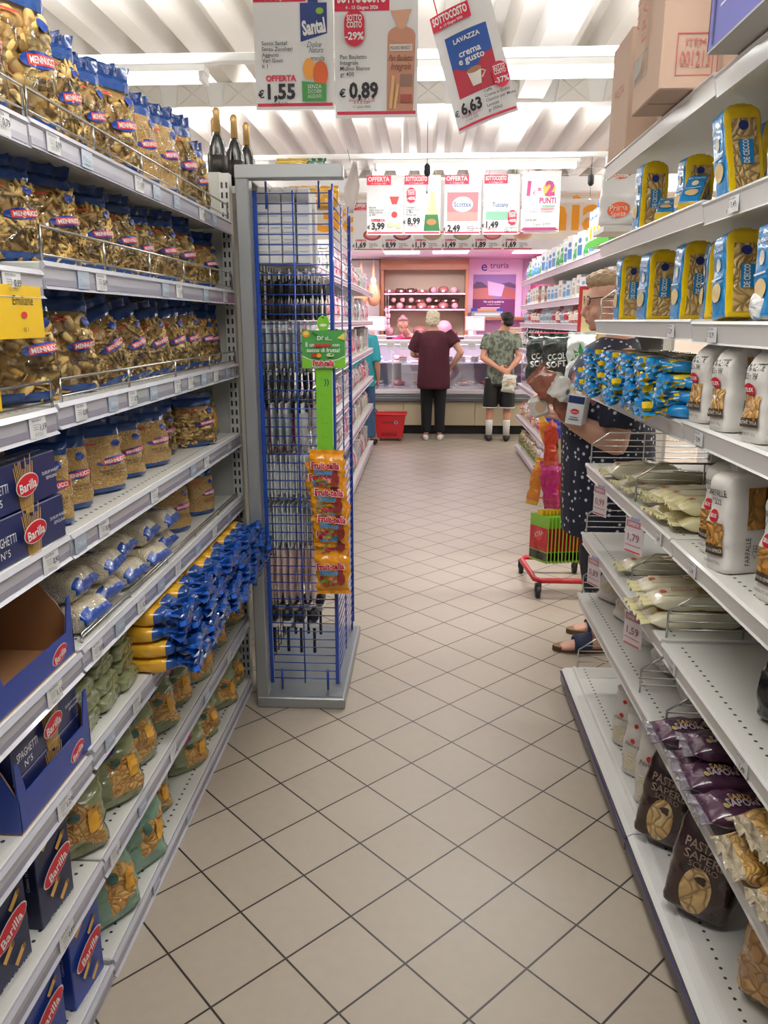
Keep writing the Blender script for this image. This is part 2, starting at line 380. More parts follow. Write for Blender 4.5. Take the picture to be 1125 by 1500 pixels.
# ------------------------------------------------------------------ shelving
RAILM = mt('c3c3cc', .25, 0, .3); RAILD = mt('9a98a8', .3, 0, .3); RAILW = mt('e4e3e0', .35, 0, .2); SLOT = mt('3a3a3a', .8)
TK = mt('f4f4f4', .5); TKB = mt('b9c8da', .35, 0, .5)
def ticket(par, s, X, y, z, txt, blue=False, wd=.052, hh=.036):
    mb = MB(); xx = X+s*.0025
    U = (0, s, 0); F_ = face((xx+s*.002, y, z), U, (0, 0, 1), (s, 0, 0))
    mb.box((xx, y-wd/2, z-hh/2), (xx+s*.0015, y+wd/2, z+hh/2), TKB if blue else TK)
    if blue: art(mb, F_, [('t', 'Offerta', 0, .0, .010, mt('dfe8f2', .5), {'w': .04, 'b': .02}), ('r', -.02, -.012, .02, -.010, mt('8fa3bd', .5))])
    else:
        bars = [('r', -.022+i*.0022, -.016, -.0212+i*.0022, -.009, INK) for i in range(9)]
        art(mb, F_, [('t', 'PASTA SEMOLA', -.006, .012, .0045, INK, {'w': .034}), ('r', -.022, .004, .0, .005, mt('888888')), ('r', -.022, .0, -.004, .001, mt('888888')), ('r', -.022, -.004, -.006, -.003, mt('888888')),
                     ('t', txt, .011, -.001, .011, INK, {'b': .02, 'w': .024})]+bars)
    return mb.build('price_ticket', par)
def guard(par, X, y0, y1, z, h=.045, s=1, posts=5):
    mb = MB(); r = .0028
    mb.tube([(X, y0, z), (X, y0, z+h), (X, y1, z+h), (X, y1, z)], r, CHROME, 6); mb.tube([(X, y0, z+.012), (X, y1, z+.012)], r*.8, CHROME, 6)
    for i in range(1, posts): yy = y0+(y1-y0)*i/posts; mb.tube([(X, yy, z), (X, yy, z+h)], r, CHROME, 6)
    return mb.build('wire_guard', par)
def bay(label, s, XF, XB, y0, y1, levels, railm, base_ledge=False, H=2.12, back='b9b7b0', base_lbl=None, bay_top=True):
    """s=+1 shelves face +X. levels: surface heights; the last is the base"""
    t = thing('shelving_unit', label, 'shelving', (0, 0, 0), 0, 'pasta aisle shelving')
    o = MB(); o.box((XB-s*.02, y0, .02), (XB, y1, H), mt(back, .6)); o.build('back_panel', t)
    for yy in (y0+.02, y1-.02):
        o = MB(); o.box((XB, yy-.018, 0), (XB+s*.045, yy+.018, H), SHELF)
        zz = .1
        while zz < H-.05: o.box((XB+s*.0445, yy-.010, zz), (XB+s*.0456, yy-.004, zz+.022), SLOT); o.box((XB+s*.0445, yy+.004, zz), (XB+s*.0456, yy+.010, zz+.022), SLOT); zz += .035
        o.build('upright', t)
    for i, z in enumerate(levels):
        last = i == len(levels)-1
        xf = XF+(s*.0)
        o = MB(); o.box((XB+s*.03, y0+.003, z-.028), (xf-s*.004, y1-.003, z), SHELF, bev=.003)
        yy = y0+.03
        while yy < y1-.02:
            for dx in (.028,) if s > 0 else (.03,):
                n = 8; c_ = (xf-s*(dx+.01), yy); vs = [(c_[0]+.0042*math.cos(2*PI*k/n), c_[1]+.0042*math.sin(2*PI*k/n), z+.0004) for k in range(n)]
                o.add(vs, [tuple(range(n))], SLOT)
            yy += .027
        sh = o.build('shelf', t)
        if s > 0:
            o = MB(); hh = .05
            o.prism([(xf-.006, z-.002), (xf+.001, z+.001), (xf+.006, z-.008), (xf, z-.012), (xf, z-hh+.006), (xf+.006, z-hh), (xf-.004, z-hh), (xf-.006, z-hh+.01)], 'y', y0+.002, y1-.002, railm)
            o.box((xf+.0002, y0+.004, z-hh+.007), (xf+.0012, y1-.004, z-.030), RAILD)
        else:
            o = MB(); hh = .05
            o.prism([(xf+.008, z), (xf-.001, z+.001), (xf-.006, z-.005), (xf-.001, z-.01), (xf+.006, z-hh+.004), (xf+.002, z-hh), (xf+.012, z-hh)], 'y', y0+.002, y1-.002, railm)
        o.build('price_rail', t)
    if base_ledge:
        o = MB(); o.prism([(.600, .0), (.600, .055), (.592, .075), (.606, .083), (.655, .085), (.655, 0)], 'y', y0, y1, mt('e3e3df', .4)); o.build('plinth', t)
        o = MB(); o.box((.588, y0, .022), (.602, y1, .074), mt('4b4546', .45, 0, .3), bev=.005); o.tube([(.5875, y0, .066), (.5875, y1, .066)], .0035, mt('2a2f66', .35), 6); o.build('bumper_strip', t)
    return t
LV = [1.852, 1.608, 1.344, 1.08, .831, .598, .323, .05]
LVn = [1.848, 1.590, 1.338, 1.083, .829, .590, .325, .045]
left_far = bay('left shelving of clear pasta bags, the unit ending at the blue wire rack', 1, -.71, -1.2, 1.462, 2.94, LV, RAILM)
left_near = bay('left shelving unit holding dark blue pasta boxes', 1, -.71, -1.2, -.05, 1.458, LVn, RAILM)
RV = [2.04, 1.772, 1.503, 1.258, .958, .677, .42, .09]
RVn = [2.032, 1.764, 1.498, 1.262, .956, .672, .42, .09]
right_far = bay('right shelving unit of blue and yellow pasta packets, nearest the woman', -1, .64, 1.15, 1.945, 3.03, RV, RAILW, True, H=2.5)
right_near = bay('right shelving unit with big white paper pasta bags', -1, .64, 1.15, .55, 1.94, RVn, RAILW, True, H=2.5)
guard(left_far, -.712, 1.47, 2.9, 1.852, .05); guard(left_near, -.712, .6, 1.455, 1.85, .05, posts=3)
guard(left_far, -.712, 1.47, 2.92, 1.608, .062); guard(left_far, -.712, 1.49, 2.92, 1.344, .045, posts=4); guard(left_near, -.712, .6, 1.45, 1.338, .05, posts=4)
guard(left_far, -.725, 1.5, 2.9, .831, .02)
PR = ['0,99', '1,19', '0,90', '1,15', '1,29', '0,89', '1,49', '0,79']
k = 0
for i, (z, lst) in enumerate(((1.852, [(1.55, 0), (1.7, 1), (2.0, 0), (2.13, 1), (2.3, 1), (2.55, 0), (2.7, 1)]), (1.608, [(1.63, 1), (1.72, 0), (2.15, 1), (2.27, 0), (2.55, 1), (2.8, 0)]),
        (1.344, [(1.56, 0), (1.73, 1), (1.85, 0), (2.0, 1), (2.2, 0), (2.33, 0), (2.47, 1), (2.62, 0), (2.78, 1), (2.88, 0)]), (1.08, [(1.5, 1), (1.62, 0), (1.95, 0), (2.3, 1), (2.45, 0), (2.75, 1)]),
        (.831, [(1.53, 0), (1.66, 1), (1.8, 0), (1.95, 1), (2.1, 0), (2.3, 1), (2.5, 0), (2.7, 1)]), (.598, [(1.55, 1), (1.72, 0), (2.5, 1)]), (.323, [(1.52, 0), (1.7, 1), (1.95, 0), (2.3, 1), (2.6, 0)]), (.05, [(1.75, 1), (2.05, 1)]))):
    for y, bl in lst: ticket(left_far, 1, -.71, y, z-.026, PR[k % 8], bl); k += 1
for z, lst in ((1.848, [1.36]), (1.590, [1.34]), (1.338, [1.375]), (1.083, [1.37]), (.829, [1.33]), (.590, [1.32]), (.325, [1.27])):
    for y in lst: ticket(left_near, 1, -.71, y, z-.026, PR[k % 8], False, .06, .042); k += 1
for (unit, z, y) in ((right_near, 1.764, 1.75), (right_near, 1.498, 1.80), (right_near, 1.262, 1.82), (right_near, .956, 1.78), (right_near, .672, 1.85), (right_near, .42, 1.6), (right_far, 1.503, 2.1), (right_far, .958, 2.05), (right_near, .672, 1.4)):
    ticket(unit, -1, .642, y, z-.028, PR[k % 8], False, .05, .032); k += 1
# bright clear card holders on the right rails
# wire dividers on the right shelves
def divider(par, y, z, h, x0=.655, x1=1.12, nw=4):
    mb = MB(); r = .0026
    mb.tube([(x0, y, z), (x0, y, z+h*.62), (x0+h*.55, y, z+h), (x1, y, z+h)], r*1.25, CHROME, 6)
    for i in range(1, nw+1):
        zz = z+h*.95*i/(nw+1); xs = x0 if zz < z+h*.62 else x0+(zz-z-h*.62)/(h*.38)*h*.55
        mb.tube([(xs, y, zz), (x1, y, zz)], r*.8, CHROME, 5)
    mb.tube([(x0+.2, y, z), (x0+.2, y, z+h)], r, CHROME, 5)
    return mb.build('wire_divider', par)
for z, h, ys in ((1.503, .12, (3.015,)), (1.258, .12, (3.02, 2.75, 2.12)), (.958, .12, (3.02, 2.36)), (.677, .12, (3.02, 2.33, 1.96)), (.42, .12, (3.02, 1.9, 2.15)), (.09, .13, (3.02,))):
    for y in ys: divider(right_far, y, z, h)
divider(right_near, 1.38, .42, .13); divider(right_near, 1.25, 1.764, .13)
# end panel beyond the left unit, with its slotted post
t = thing('partition', 'pale grey metal end panel with slotted post beside the left pasta shelves', 'panel')
o = MB(); o.box((-1.22, 2.955, 0), (-.745, 2.975, 2.02), mt('c9c7bf', .5)); o.build('panel', t)
o = MB(); o.box((-.748, 2.945, 0), (-.712, 2.985, 2.015), SHELF); zz = .06
while zz < 1.98: o.box((-.742, 2.9440, zz), (-.735, 2.9449, zz+.02), SLOT); o.box((-.725, 2.9440, zz), (-.718, 2.9449, zz+.02), SLOT); zz += .034
o.build('upright', t)
# ------------------------------------------------------------------ soft packs
def prof_at(prof, v):
    for i in range(len(prof)-1):
        a, b = prof[i], prof[i+1]
        if v <= b[0]:
            t = (v-a[0])/(b[0]-a[0]) if b[0] > a[0] else 0
            t = t*t*(3-2*t); return a[1]+(b[1]-a[1])*t, a[2]+(b[2]-a[2])*t
    return prof[-1][1], prof[-1][2]
BAGP = [(0, .88, .72), (.05, 1, .96), (.4, 1, 1), (.72, .97, .86), (.88, .93, .45), (1, .98, .05)]
BOXP = [(0, .97, .97), (.015, 1, 1), (.9, .97, .97), (.96, .96, .9), (1, .93, .55)]
PILL = [(0, .97, .1), (.05, .95, .45), (.14, 1, .92), (.5, 1, 1), (.86, 1, .92), (.95, .95, .45), (1, .97, .1)]
def sack(w_, d_, h_, matf, prof=BAGP, p=3.2, amp=.004, seed=1, n=32, rings=20, sag=0):
    mb = MB(); ph = [random.Random(seed*7+i).uniform(0, 6.3) for i in range(8)]
    def nz(x, y, z):
        return amp*(math.sin(x*70+z*38+ph[0])*.5+math.sin(z*92-x*41+ph[1])*.4+math.sin(y*90+z*55+ph[2])*.5+math.sin(z*160+x*120+ph[3])*.25)
    def at(t, v):
        sw, sd = prof_at(prof, v); a = w_/2*sw; b = d_/2*sd; ct, st = math.cos(t), math.sin(t)
        x = a*math.copysign(abs(ct)**(2/p), ct); y = b*math.copysign(abs(st)**(2/p), st)
        k = 1+nz(x, y, v*h_)/(d_/2)*min(1, 8*v+.1); z = v*h_-sag*(1-abs(ct))*max(0, v-.8)
        return V((x*(1+(k-1)*.4), y*k, z))
    vs = []; fs = []; mats = []
    for j in range(rings+1):
        v = j/rings
        for i in range(n): vs.append(at(2*PI*(i+.5)/n, v))
    o0 = len(mb.v); mb.v += [tuple(q) for q in vs]
    for j in range(rings):
        for i in range(n):
            m = matf((j+.5)/rings, (2*PI*(i+1)/n) % (2*PI)); mb.f.append([j*n+i, j*n+(i+1) % n, (j+1)*n+(i+1) % n, (j+1)*n+i]); mb.mi.append(mb.mid(m)); mb.sm.append(True)
    mb.f.append(list(range(n))[::-1]); mb.mi.append(mb.mid(matf(0, 0))); mb.sm.append(False)
    mb.f.append([rings*n+i for i in range(n)]); mb.mi.append(mb.mid(matf(1, 0))); mb.sm.append(False)
    def surf(side):
        def P(x, z, off):
            v = min(max(z/h_, 0), 1); sw, sd = prof_at(prof, v); a = w_/2*sw; b = d_/2*sd
            if side == 'f':
                c = min(abs(x/a), .999); y = -b*(1-c**p)**(1/p); t = math.atan2(-max(abs(y)/b, 1e-6)**(p/2), math.copysign(max(c, 1e-6)**(p/2), x)); q = at(t, v); return V((x*1.0, q.y-off*1.2-.0006, q.z))
            c = min(abs(x/b), .999); xx = a*(1-c**p)**(1/p); t = math.atan2(math.copysign(max(c, 1e-6)**(p/2), x), max(xx/a, 1e-6)**(p/2)); q = at(t, v); return V((q.x+off*1.2+.0006, x, q.z))
        return P
    mb.S = surf; mb.AT = at; return mb
def seal(w_, z, h_, m, par, seed=1, amp=.006, y0=0, dirn=1, name='top_seal', fan=1.05):
    mb = MB(); n = 14; vs = []; rd = random.Random(seed); ph = rd.uniform(0, 6)
    for th in (0, .0012):
        for j in range(4):
            for i in range(n+1):
                u = i/n-.5; k = j/3; vs.append((u*w_*(1+(fan-1)*k)*.97, y0+th+amp*k*math.sin(u*19+ph)+amp*.5*k*math.sin(u*47+ph*2), z+dirn*h_*k*(1+.08*math.sin(u*30+ph))))
    L = 4*(n+1); fs = []
    for o_, fl_ in ((0, 0), (L, 1)):
        for j in range(3):
            for i in range(n):
                q = (o_+j*(n+1)+i, o_+j*(n+1)+i+1, o_+(j+1)*(n+1)+i+1, o_+(j+1)*(n+1)+i); fs.append(q if not fl_ else q[::-1])
    mb.add(vs, fs, m, True); return mb.build(name, par)
BLUE = film('124186'); BLUED = film('103774'); YEL = film('f0c400', .35); GREENF = film('8a9068', 1.0); GREENT = film('7fa08a', .9); CREAM = film('e6dfc3', .3); CREAMY = film('e8dfae', .35)
WPAPER = mt('e6e1da', .55, 0, .15, .25, 30); PURP = film('4c2b44', .4); BROWN = film('35201f', .35); DCB = film('1b84c4', .3); DCY = film('f3cd12', .3); CLEARF = film('d8d6cc', 1.0, 34, .12)
PENNE = pasta('penne', 'e2bc76', 'c99c52', 62, (1, 1, .45)); SHELLS = pasta('shells', 'e6c684', 'cfa75f', 44); FUS = pasta('fusilli', 'e6c07a', 'cf9f55', 95, (1, .6, 1)); SMALL = pasta('small', 'e4be72', 'd0a257', 170, gap_shade='a87c3c')
BIGP = pasta('big', 'e6cb90', 'cfa968', 32, (1, 1, .7)); STR = pasta('strands', 'd9b25c', 'c39a4a', 120, (1, 1, .06)); NEST = pasta('nests', 'e0b65c', 'cc9540', 60, (.5, .5, 1.2)); RICE = pasta('rice', 'faf0d8', 'f2e4c2', 190, gap_shade='e6d4ac')
ORNG = pasta('orange', 'e2b468', 'd0923f', 64, (1, 1, .55), gap_shade='9a6f30'); GOLD = pasta('farfalle', 'c98d33', 'b67a24', 38)
LBL = mt('1c3f97', .4); LRED = mt('e0403c', .4)
def menn(cx_, cz_, s, rot=8):
    c, sn = math.cos(R(rot)), math.sin(R(rot))
    def q(x, z): return (cx_+(x*c-z*sn)*s, cz_+(x*sn+z*c)*s)
    lens = [q(-.62, -.04), (q(-.4, .08)), q(0, .2), q(.45, .2), q(.56, .16), q(.56, -.18), q(.0, -.2), q(-.4, -.16)]
    return [('e', q(-.02, .0)[0], q(-.02, .0)[1], .62*s, .2*s, LBL, R(rot)), ('q', [q(-.42, -.12), q(.56, -.12), q(.56, .12), q(-.42, .12)], LRED), ('t', 'MENNUCCI', cx_+.07*s*c, cz_+.07*s*sn, .15*s, WHITE, {'rot': rot, 'b': .03, 'w': .86*s, 'fill': 1})]
def clearfilm():
    if 'clearfilm' in _m: return _m['clearfilm']
    m = D.materials.new('clear_crumpled_film'); m.use_nodes = True; nt = m.node_tree; N = nt.nodes; L = nt.links; N.remove(N['Principled BSDF'])
    t = N.new('ShaderNodeBsdfTransparent'); t.inputs[0].default_value = (1, 1, 1, 1); g = N.new('ShaderNodeBsdfGlossy'); g.inputs['Roughness'].default_value = .09
    tc = N.new('ShaderNodeTexCoord'); n = N.new('ShaderNodeTexNoise'); n.inputs['Scale'].default_value = 17; n.inputs['Distortion'].default_value = 1.6; n.inputs['Detail'].default_value = 1.5
    oi = N.new('ShaderNodeObjectInfo'); va = N.new('ShaderNodeVectorMath'); L.new(tc.outputs['Object'], va.inputs[0]); L.new(oi.outputs['Random'], va.inputs[1])
    bp = N.new('ShaderNodeBump'); bp.inputs['Strength'].default_value = 1; bp.inputs['Distance'].default_value = .022; L.new(va.outputs[0], n.inputs['Vector']); L.new(n.outputs['Fac'], bp.inputs['Height']); L.new(bp.outputs['Normal'], g.inputs['Normal'])
    fr = N.new('ShaderNodeFresnel'); fr.inputs[0].default_value = 1.45; L.new(bp.outputs['Normal'], fr.inputs['Normal']); ad = N.new('ShaderNodeMath'); ad.inputs[1].default_value = .03; L.new(fr.outputs[0], ad.inputs[0])
    mx = N.new('ShaderNodeMixShader'); L.new(ad.outputs[0], mx.inputs[0]); L.new(t.outputs[0], mx.inputs[1]); L.new(g.outputs[0], mx.inputs[2]); L.new(mx.outputs[0], N['Material Output'].inputs[0]); _m['clearfilm'] = m; return m
def piece(kind, s=1):
    """one piece of pasta: verts, faces, about the origin along x"""
    vs = []; fs = []
    if kind in 'p':
        n = 8; L = .036*s; r = .0048*s; sl = .005*s
        for ii, (x, rr, k_) in enumerate(((-L/2+.002, r*.7, -1), (-L/2, r, -1), (L/2, r, 1), (L/2-.002, r*.7, 1))):
            for k in range(n): a = 2*PI*k/n; vs.append((x+sl*math.sin(a), rr*math.cos(a), rr*math.sin(a)))
        fs = [(i*n+k, i*n+(k+1) % n, (i+1)*n+(k+1) % n, (i+1)*n+k) for i in range(3) for k in range(n)]
    elif kind == 'f':
        n = 12; L = .032*s; r = .0062*s
        for i in range(n+1):
            x = -L/2+L*i/n; a = i*.95
            for q in (0, 1): b_ = a+PI*q; vs += [(x, r*math.cos(b_), r*math.sin(b_))]
            vs += [(x, r*.25*math.cos(a+PI/2), r*.25*math.sin(a+PI/2)), (x, r*.25*math.cos(a-PI/2), r*.25*math.sin(a-PI/2))]
        for i in range(n):
            for (a, b_) in ((0, 2), (2, 1), (1, 3), (3, 0)): fs.append((i*4+a, i*4+b_, i*4+4+b_, i*4+4+a))
    else:
        R_ = (.0082 if kind == 's' else .0125)*s; n, m = 8, 18
        for i in range(n+1):
            u = PI*(i/n); 
            for j in range(m+1):
                v = PI*1.5*(j/m)-.25*PI; w_ = math.sin(u)**.75*(1-.25*math.sin(u)*(j/m)); rg = 1+.07*(j % 2)
                vs.append((-R_*1.5*math.cos(u), R_*w_*math.cos(v)*rg, R_*w_*math.sin(v)*rg-R_*.1))
        fs = [(i*(m+1)+j, i*(m+1)+j+1, (i+1)*(m+1)+j+1, (i+1)*(m+1)+j) for i in range(n) for j in range(m)]
    return vs, fs
PCOL = [('f7d488', .45), ('f0c674', .45), ('e4b561', .5)]
def b_menn(pm, seed, h_=.23, w_=.15, d_=.095, lo=.10, hi=.83, kind='p'):
    def f():
        t = root('pasta_bag'); rd = random.Random(seed*13+ord(kind)); cf = clearfilm()
        if kind != 'm':
            ps = sack(w_*.95, d_*.90, h_*.985, lambda v, a: cf, seed=seed, amp=.004, n=24, rings=12); q_ = {'p': .80, 'f': .80, 's': .72, 'b': .62}[kind]; inn = sack(w_*(.95-(.9-q_)*.5), d_*q_, h_*.98, lambda v, a: mt('d2a55c', .6), seed=seed, amp=.004, n=24, rings=12); mats = [mt(*c) for c in PCOL]; cnt = {'p': 330, 'f': 290, 's': 320, 'b': 170}[kind]
            for i in range(cnt):
                a = -rd.uniform(-.25, PI+.25); v = rd.uniform(lo*.6, hi+(-.03 if kind in 'pf' else -.05)); c = ps.AT(a, v); sc_ = 1.0
                e = ps.AT(a+.08, v)-ps.AT(a-.08, v); nrm = V((e.y, -e.x, 0)).normalized(); up = V((0, 0, 1)); tg = nrm.cross(up)
                th = rd.gauss(PI/2, .75) if kind in 'pf' else rd.uniform(0, 6.3); xa = (tg*math.cos(th)+up*math.sin(th)+nrm*rd.uniform(-.12, .12)).normalized(); za = (nrm+tg*rd.uniform(-.4, .4)).normalized(); ya = za.cross(xa).normalized(); za = xa.cross(ya)
                roll = rd.uniform(0, 6.3) if kind in 'pf' else rd.choice([0, 0, 1.2, -1.2, PI])+rd.uniform(-.5, .5); cr, sr = math.cos(roll), math.sin(roll); y2 = ya*cr+za*sr; z2 = za*cr-ya*sr
                vs, fs = piece(kind, sc_); c = c-nrm*(rd.uniform(.0, .005) if kind in 'pf' else rd.uniform(.001, .006) if kind == 's' else rd.uniform(.005, .011)); inn.add([c+xa*x+y2*y+z2*z for x, y, z in vs], fs, rd.choice(mats), True)
            inn.build('pasta_filling', t)
        mb = sack(w_, d_, h_, lambda v, a: BLUE if v < lo or v > hi else (pm if kind == 'm' else cf), seed=seed, amp=.0055)
        art(mb, mb.S('f'), menn(.033, h_*.50, .068)+[('e', .045, h_*.745, .011, .011, LBL), ('t', 'Pasta di semola', .03, h_*.36, .010, INK, {'w': .07}), ('t', 'di grano duro', .033, h_*.31, .009, INK, {'w': .06}), ('r', -.062, h_*.755, -.005, h_*.775, LRED, 4)])
        art(mb, mb.S('s'), [('r', -.02, h_*.35, .02, h_*.6, mt('e9e4d4', .4), 4)])
        mb.build('pouch', t); seal(w_, h_-.004, .03, BLUED, t, seed, .009); return t
    return f
def b_green(seed, lie=False, teal=False):
    GM = GREENT if teal else GREENF
    def f():
        t = root('pasta_bag'); w_, d_, h_ = .14, .09, .23
        mb = sack(w_, d_, h_, lambda v, a: GM if not (.20+.08*math.sin(a*3+seed) < v < .70+.07*math.sin(a*4+seed*2) and 4.55 < a < 5.65) else ORNG, seed=seed, amp=.007)
        L_ = [('e', -.01, h_*.795, .04, .014, LBL, R(42)), ('q', [(-.038, h_*.72), (-.026, h_*.695), (.024, h_*.85), (.012, h_*.88)], LRED), ('t', 'MENNUCCI', -.008, h_*.795, .008, WHITE, {'rot': 45, 'w': .05, 'b': .02}),
              ('r', .028, h_*.35, .05, h_*.62, mt('e0a63a', .35), 4), ('e', .0, h_*.6, .012, .018, mt('42665a', .4))]
        if lie: L_ = [('e', .01, .055, .034, .013, LBL, R(35)), ('q', [(-.018, .028), (-.006, .016), (.038, .070), (.026, .082)], LRED), ('q', [(-.06, .03), (-.025, .03), (-.025, .10), (-.06, .10)], mt('e3c63a', .35)), ('e', .03, .1, .02, .02, mt('b9c2a0', .3))]
        art(mb, mb.S('f'), L_); art(mb, mb.S('s'), [('r', -.02, h_*.1, .0, h_*.4, mt('c9cbbf', .4), 3)])
        mb.build('pouch', t); seal(w_, h_-.004, .03, GM, t, seed, .009); return t
    return f
DCW = pasta('dcwindow', 'dfc38a', 'c8a565', 60, (1, 1, .6), gap_shade='94723c')
def dc_art(h_, w_):
    return [('r', -w_*.30, h_*.06, w_*.34, h_*.84, DCW, 8), ('e', 0, h_*.76, .011, .011, mt('26357f', .4)), ('q', [(-.012, h_*.33), (.018, h_*.33), (.018, h_*.60), (-.012, h_*.60)], mt('1583c6', .4)),
            ('t', 'DE CECCO', .001, h_*.465, .013, WHITE, {'rot': 90, 'b': .03, 'w': .052})]
def b_dececco(seed):
    def f():
        t = root('pasta_packet'); w_, d_, h_ = .056, .088, .20
        mb = sack(w_, d_, h_, lambda v, a: DCY if (a < .75 or a > 5.5 or 2.4 < a < 3.9) else DCB, prof=BOXP, p=11, seed=seed, amp=.0016, n=48)
        art(mb, mb.S('s'), dc_art(h_, d_)); art(mb, mb.S('f'), [('t', 'De Cecco', 0, h_*.80, .010, WHITE, {'w': .042, 'b': .02}), ('e', 0, h_*.62, .009, .015, mt('e3dcc6', .4)), ('e', 0, h_*.3, .017, .022, mt('dfc48c', .5)), ('r', -.02, h_*.45, .02, h_*.47, WHITE, 2)])
        mb.build('pouch', t); mb = MB(); mb.box((-w_*.45, -.014, h_-.006), (w_*.45, .014, h_+.004), DCY, bev=.003); mb.build('folded_top', t); return t
    return f
def b_selex(name, no, seed, h_=.20, w_=.07, d_=.098, flat=False):
    def f():
        t = root('paper_pasta_bag')
        mb = sack(w_, d_, h_, lambda v, a: WPAPER, prof=BOXP if flat else [(0, .95, .95), (.03, 1, 1), (.78, 1, 1), (.9, .95, .75), (1, .9, .2)], p=5, seed=seed, amp=.004, n=40)
        SX = mt('c5202f', .4); DK = mt('4a3a26', .5)
        art(mb, mb.S('f'), [('t', name[0], -.002, h_*.80, .015, INK, {'w': .055, 'fill': 1}), ('t', name[1], -.008, h_*.71, .013, INK, {'w': .045}), ('e', -.006, h_*.565, .015, .014, SX), ('t', 'SELEX', -.006, h_*.565, .008, WHITE, {'w': .024, 'b': .03}),
                            ('r', -.022, h_*.2, .026, h_*.5, GOLD if flat else ORNG, 4), ('r', -.024, h_*.17, .027, h_*.27, DK, 3), ('t', 'PASTA DI SEMOLA', 0, h_*.22, .007, WHITE, {'w': .052}), ('t', 'CONTENUTO 500 g', 0, h_*.10, .006, INK, {'w': .05})])
        art(mb, mb.S('s'), [('r', -.012, h_*.44, .036, h_*.86, GOLD, 6), ('r', .030, h_*.44, .040, h_*.86, DK, 3), ('t', name[0], -.008, h_*.22, .013, INK, {'rot': 90, 'w': .062, 'fill': 1}), ('t', name[1], .009, h_*.22, .010, INK, {'rot': 90, 'w': .03}),
                            ('e', .027, h_*.2, .010, .018, SX), ('t', 'SELEX', .027, h_*.2, .009, WHITE, {'rot': 90, 'w': .03, 'b': .03})])
        mb.build('pouch', t); seal(w_*.8, h_-.006, .02, WPAPER, t, seed, .006, name='folded_top'); return t
    return f
def b_long(bodym, endm, ops, seed, w_=.085, d_=.05, h_=.25, name='pasta_packet', p=3.5, fan=1.08, winm=None, amp=.002, sealh=.028):
    def f():
        t = root(name)
        mb = sack(w_, d_, h_, lambda v, a: bodym, prof=PILL, p=p, seed=seed, amp=amp)
        if ops: art(mb, mb.S('f'), ops)
        mb.build('pouch', t); seal(w_, h_-.003, sealh, endm, t, seed, .007, fan=fan, name='end_seal'); seal(w_, .003, .02, endm, t, seed+3, .004, dirn=-1, name='end_seal'); return t
    return f
def b_twist(body, tuft, ops, seed, w_=.075, d_=.045, L_=.25, name='spaghetti_packet'):
    """packet lying along y, twisted end towards -y"""
    def f():
        t = root(name)
        mb = sack(w_, d_, L_, lambda v, a: body if v > .1 else tuft[0], prof=[(0, .5, .5), (.08, .9, .9), (.15, 1, 1), (.9, 1, 1), (1, .9, .6)], p=3.5, seed=seed, amp=.0015)
        if ops: art(mb, mb.S('f'), ops)
        Rm = Matrix.Rotation(R(-90), 4, 'X'); mb.v = [tuple(Rm @ V(q)+V((0, 0, d_/2))) for q in mb.v]; mb.build('pouch', t)
        rd = random.Random(seed); mb = MB(); n = 16; vs = []; prof = [(0, .5), (.012, .36), (.024, .42), (.036, .62), (.048, .8), (.058, .7)]
        for j, (yy, rr) in enumerate(prof):
            for i in range(n):
                a = 2*PI*i/n; k = rr*(1+(.33 if i % 2 else -.28)*min(1, j/2.5)*rd.uniform(.5, 1.2)); vs.append((w_/2*k*math.cos(a)*1.15, -yy+rd.uniform(-.006, .006)*(j > 1), d_/2+d_/2*k*math.sin(a)*1.5))
        for j in range(len(prof)-1):
            for i in range(n):
                mb.add([], [], tuft[0]); q = [j*n+i, j*n+(i+1) % n, (j+1)*n+(i+1) % n, (j+1)*n+i]; mb.f.append(q[::-1]); mb.mi.append(mb.mid(tuft[0 if rd.random() < .62 or len(tuft) < 2 else 1])); mb.sm.append(False)
        mb.v = [tuple(q) for q in vs]; mb.f.append([(len(prof)-1)*n+i for i in range(n)]); mb.mi.append(0); mb.sm.append(False)
        mb.build('twisted_end', t); return t
    return f

# ------------------------------------------------------------------ left shelves: clear bags with blue tops
MG = {}
def mb_(kind, seed):
    pm = {'p': PENNE, 's': SHELLS, 'f': FUS, 'm': SMALL, 'b': BIGP}[kind]
    return b_menn(pm, seed, kind=kind)
KN = {'p': 'tube pasta', 's': 'shell pasta', 'f': 'twisted pasta', 'm': 'tiny soup pasta', 'b': 'very large pasta'}
def lbag(k, z, y0, y1, h, rz, lvl, where, X=-.79, tilt=(0, 0), sd=1, w=None, extra=''):
    w = w or min((y1-y0)*.95, .165)
    return place(('menn', k, sd), mb_(k, sd), (X, (y0+y1)/2, z+.001), R(rz), 'clear bag of %s, %s' % (KN[k], where), 'pasta bag', None, tilt, szv=(w/.15, w/.15 if w < .15 else 1, h/.25))
top = 'the top left shelf'
for i, (k, y0, y1, h, rz, sd) in enumerate([('b', 1.36, 1.50, .24, 62, 2), ('b', 1.515, 1.69, .29, 62, 1), ('p', 1.70, 1.83, .235, 60, 1), ('f', 1.835, 1.965, .225, 62, 1), ('s', 1.96, 2.13, .255, 58, 1), ('m', 2.13, 2.29, .235, 60, 2), ('m', 2.30, 2.48, .25, 60, 3), ('f', 2.50, 2.67, .27, 62, 2), ('p', 2.69, 2.83, .23, 62, 2)]):
    lbag(k, 1.852, y0, y1, h, rz, 1, '%s from the near end of %s' % (NTH[i], top), sd=sd, X=-.80)
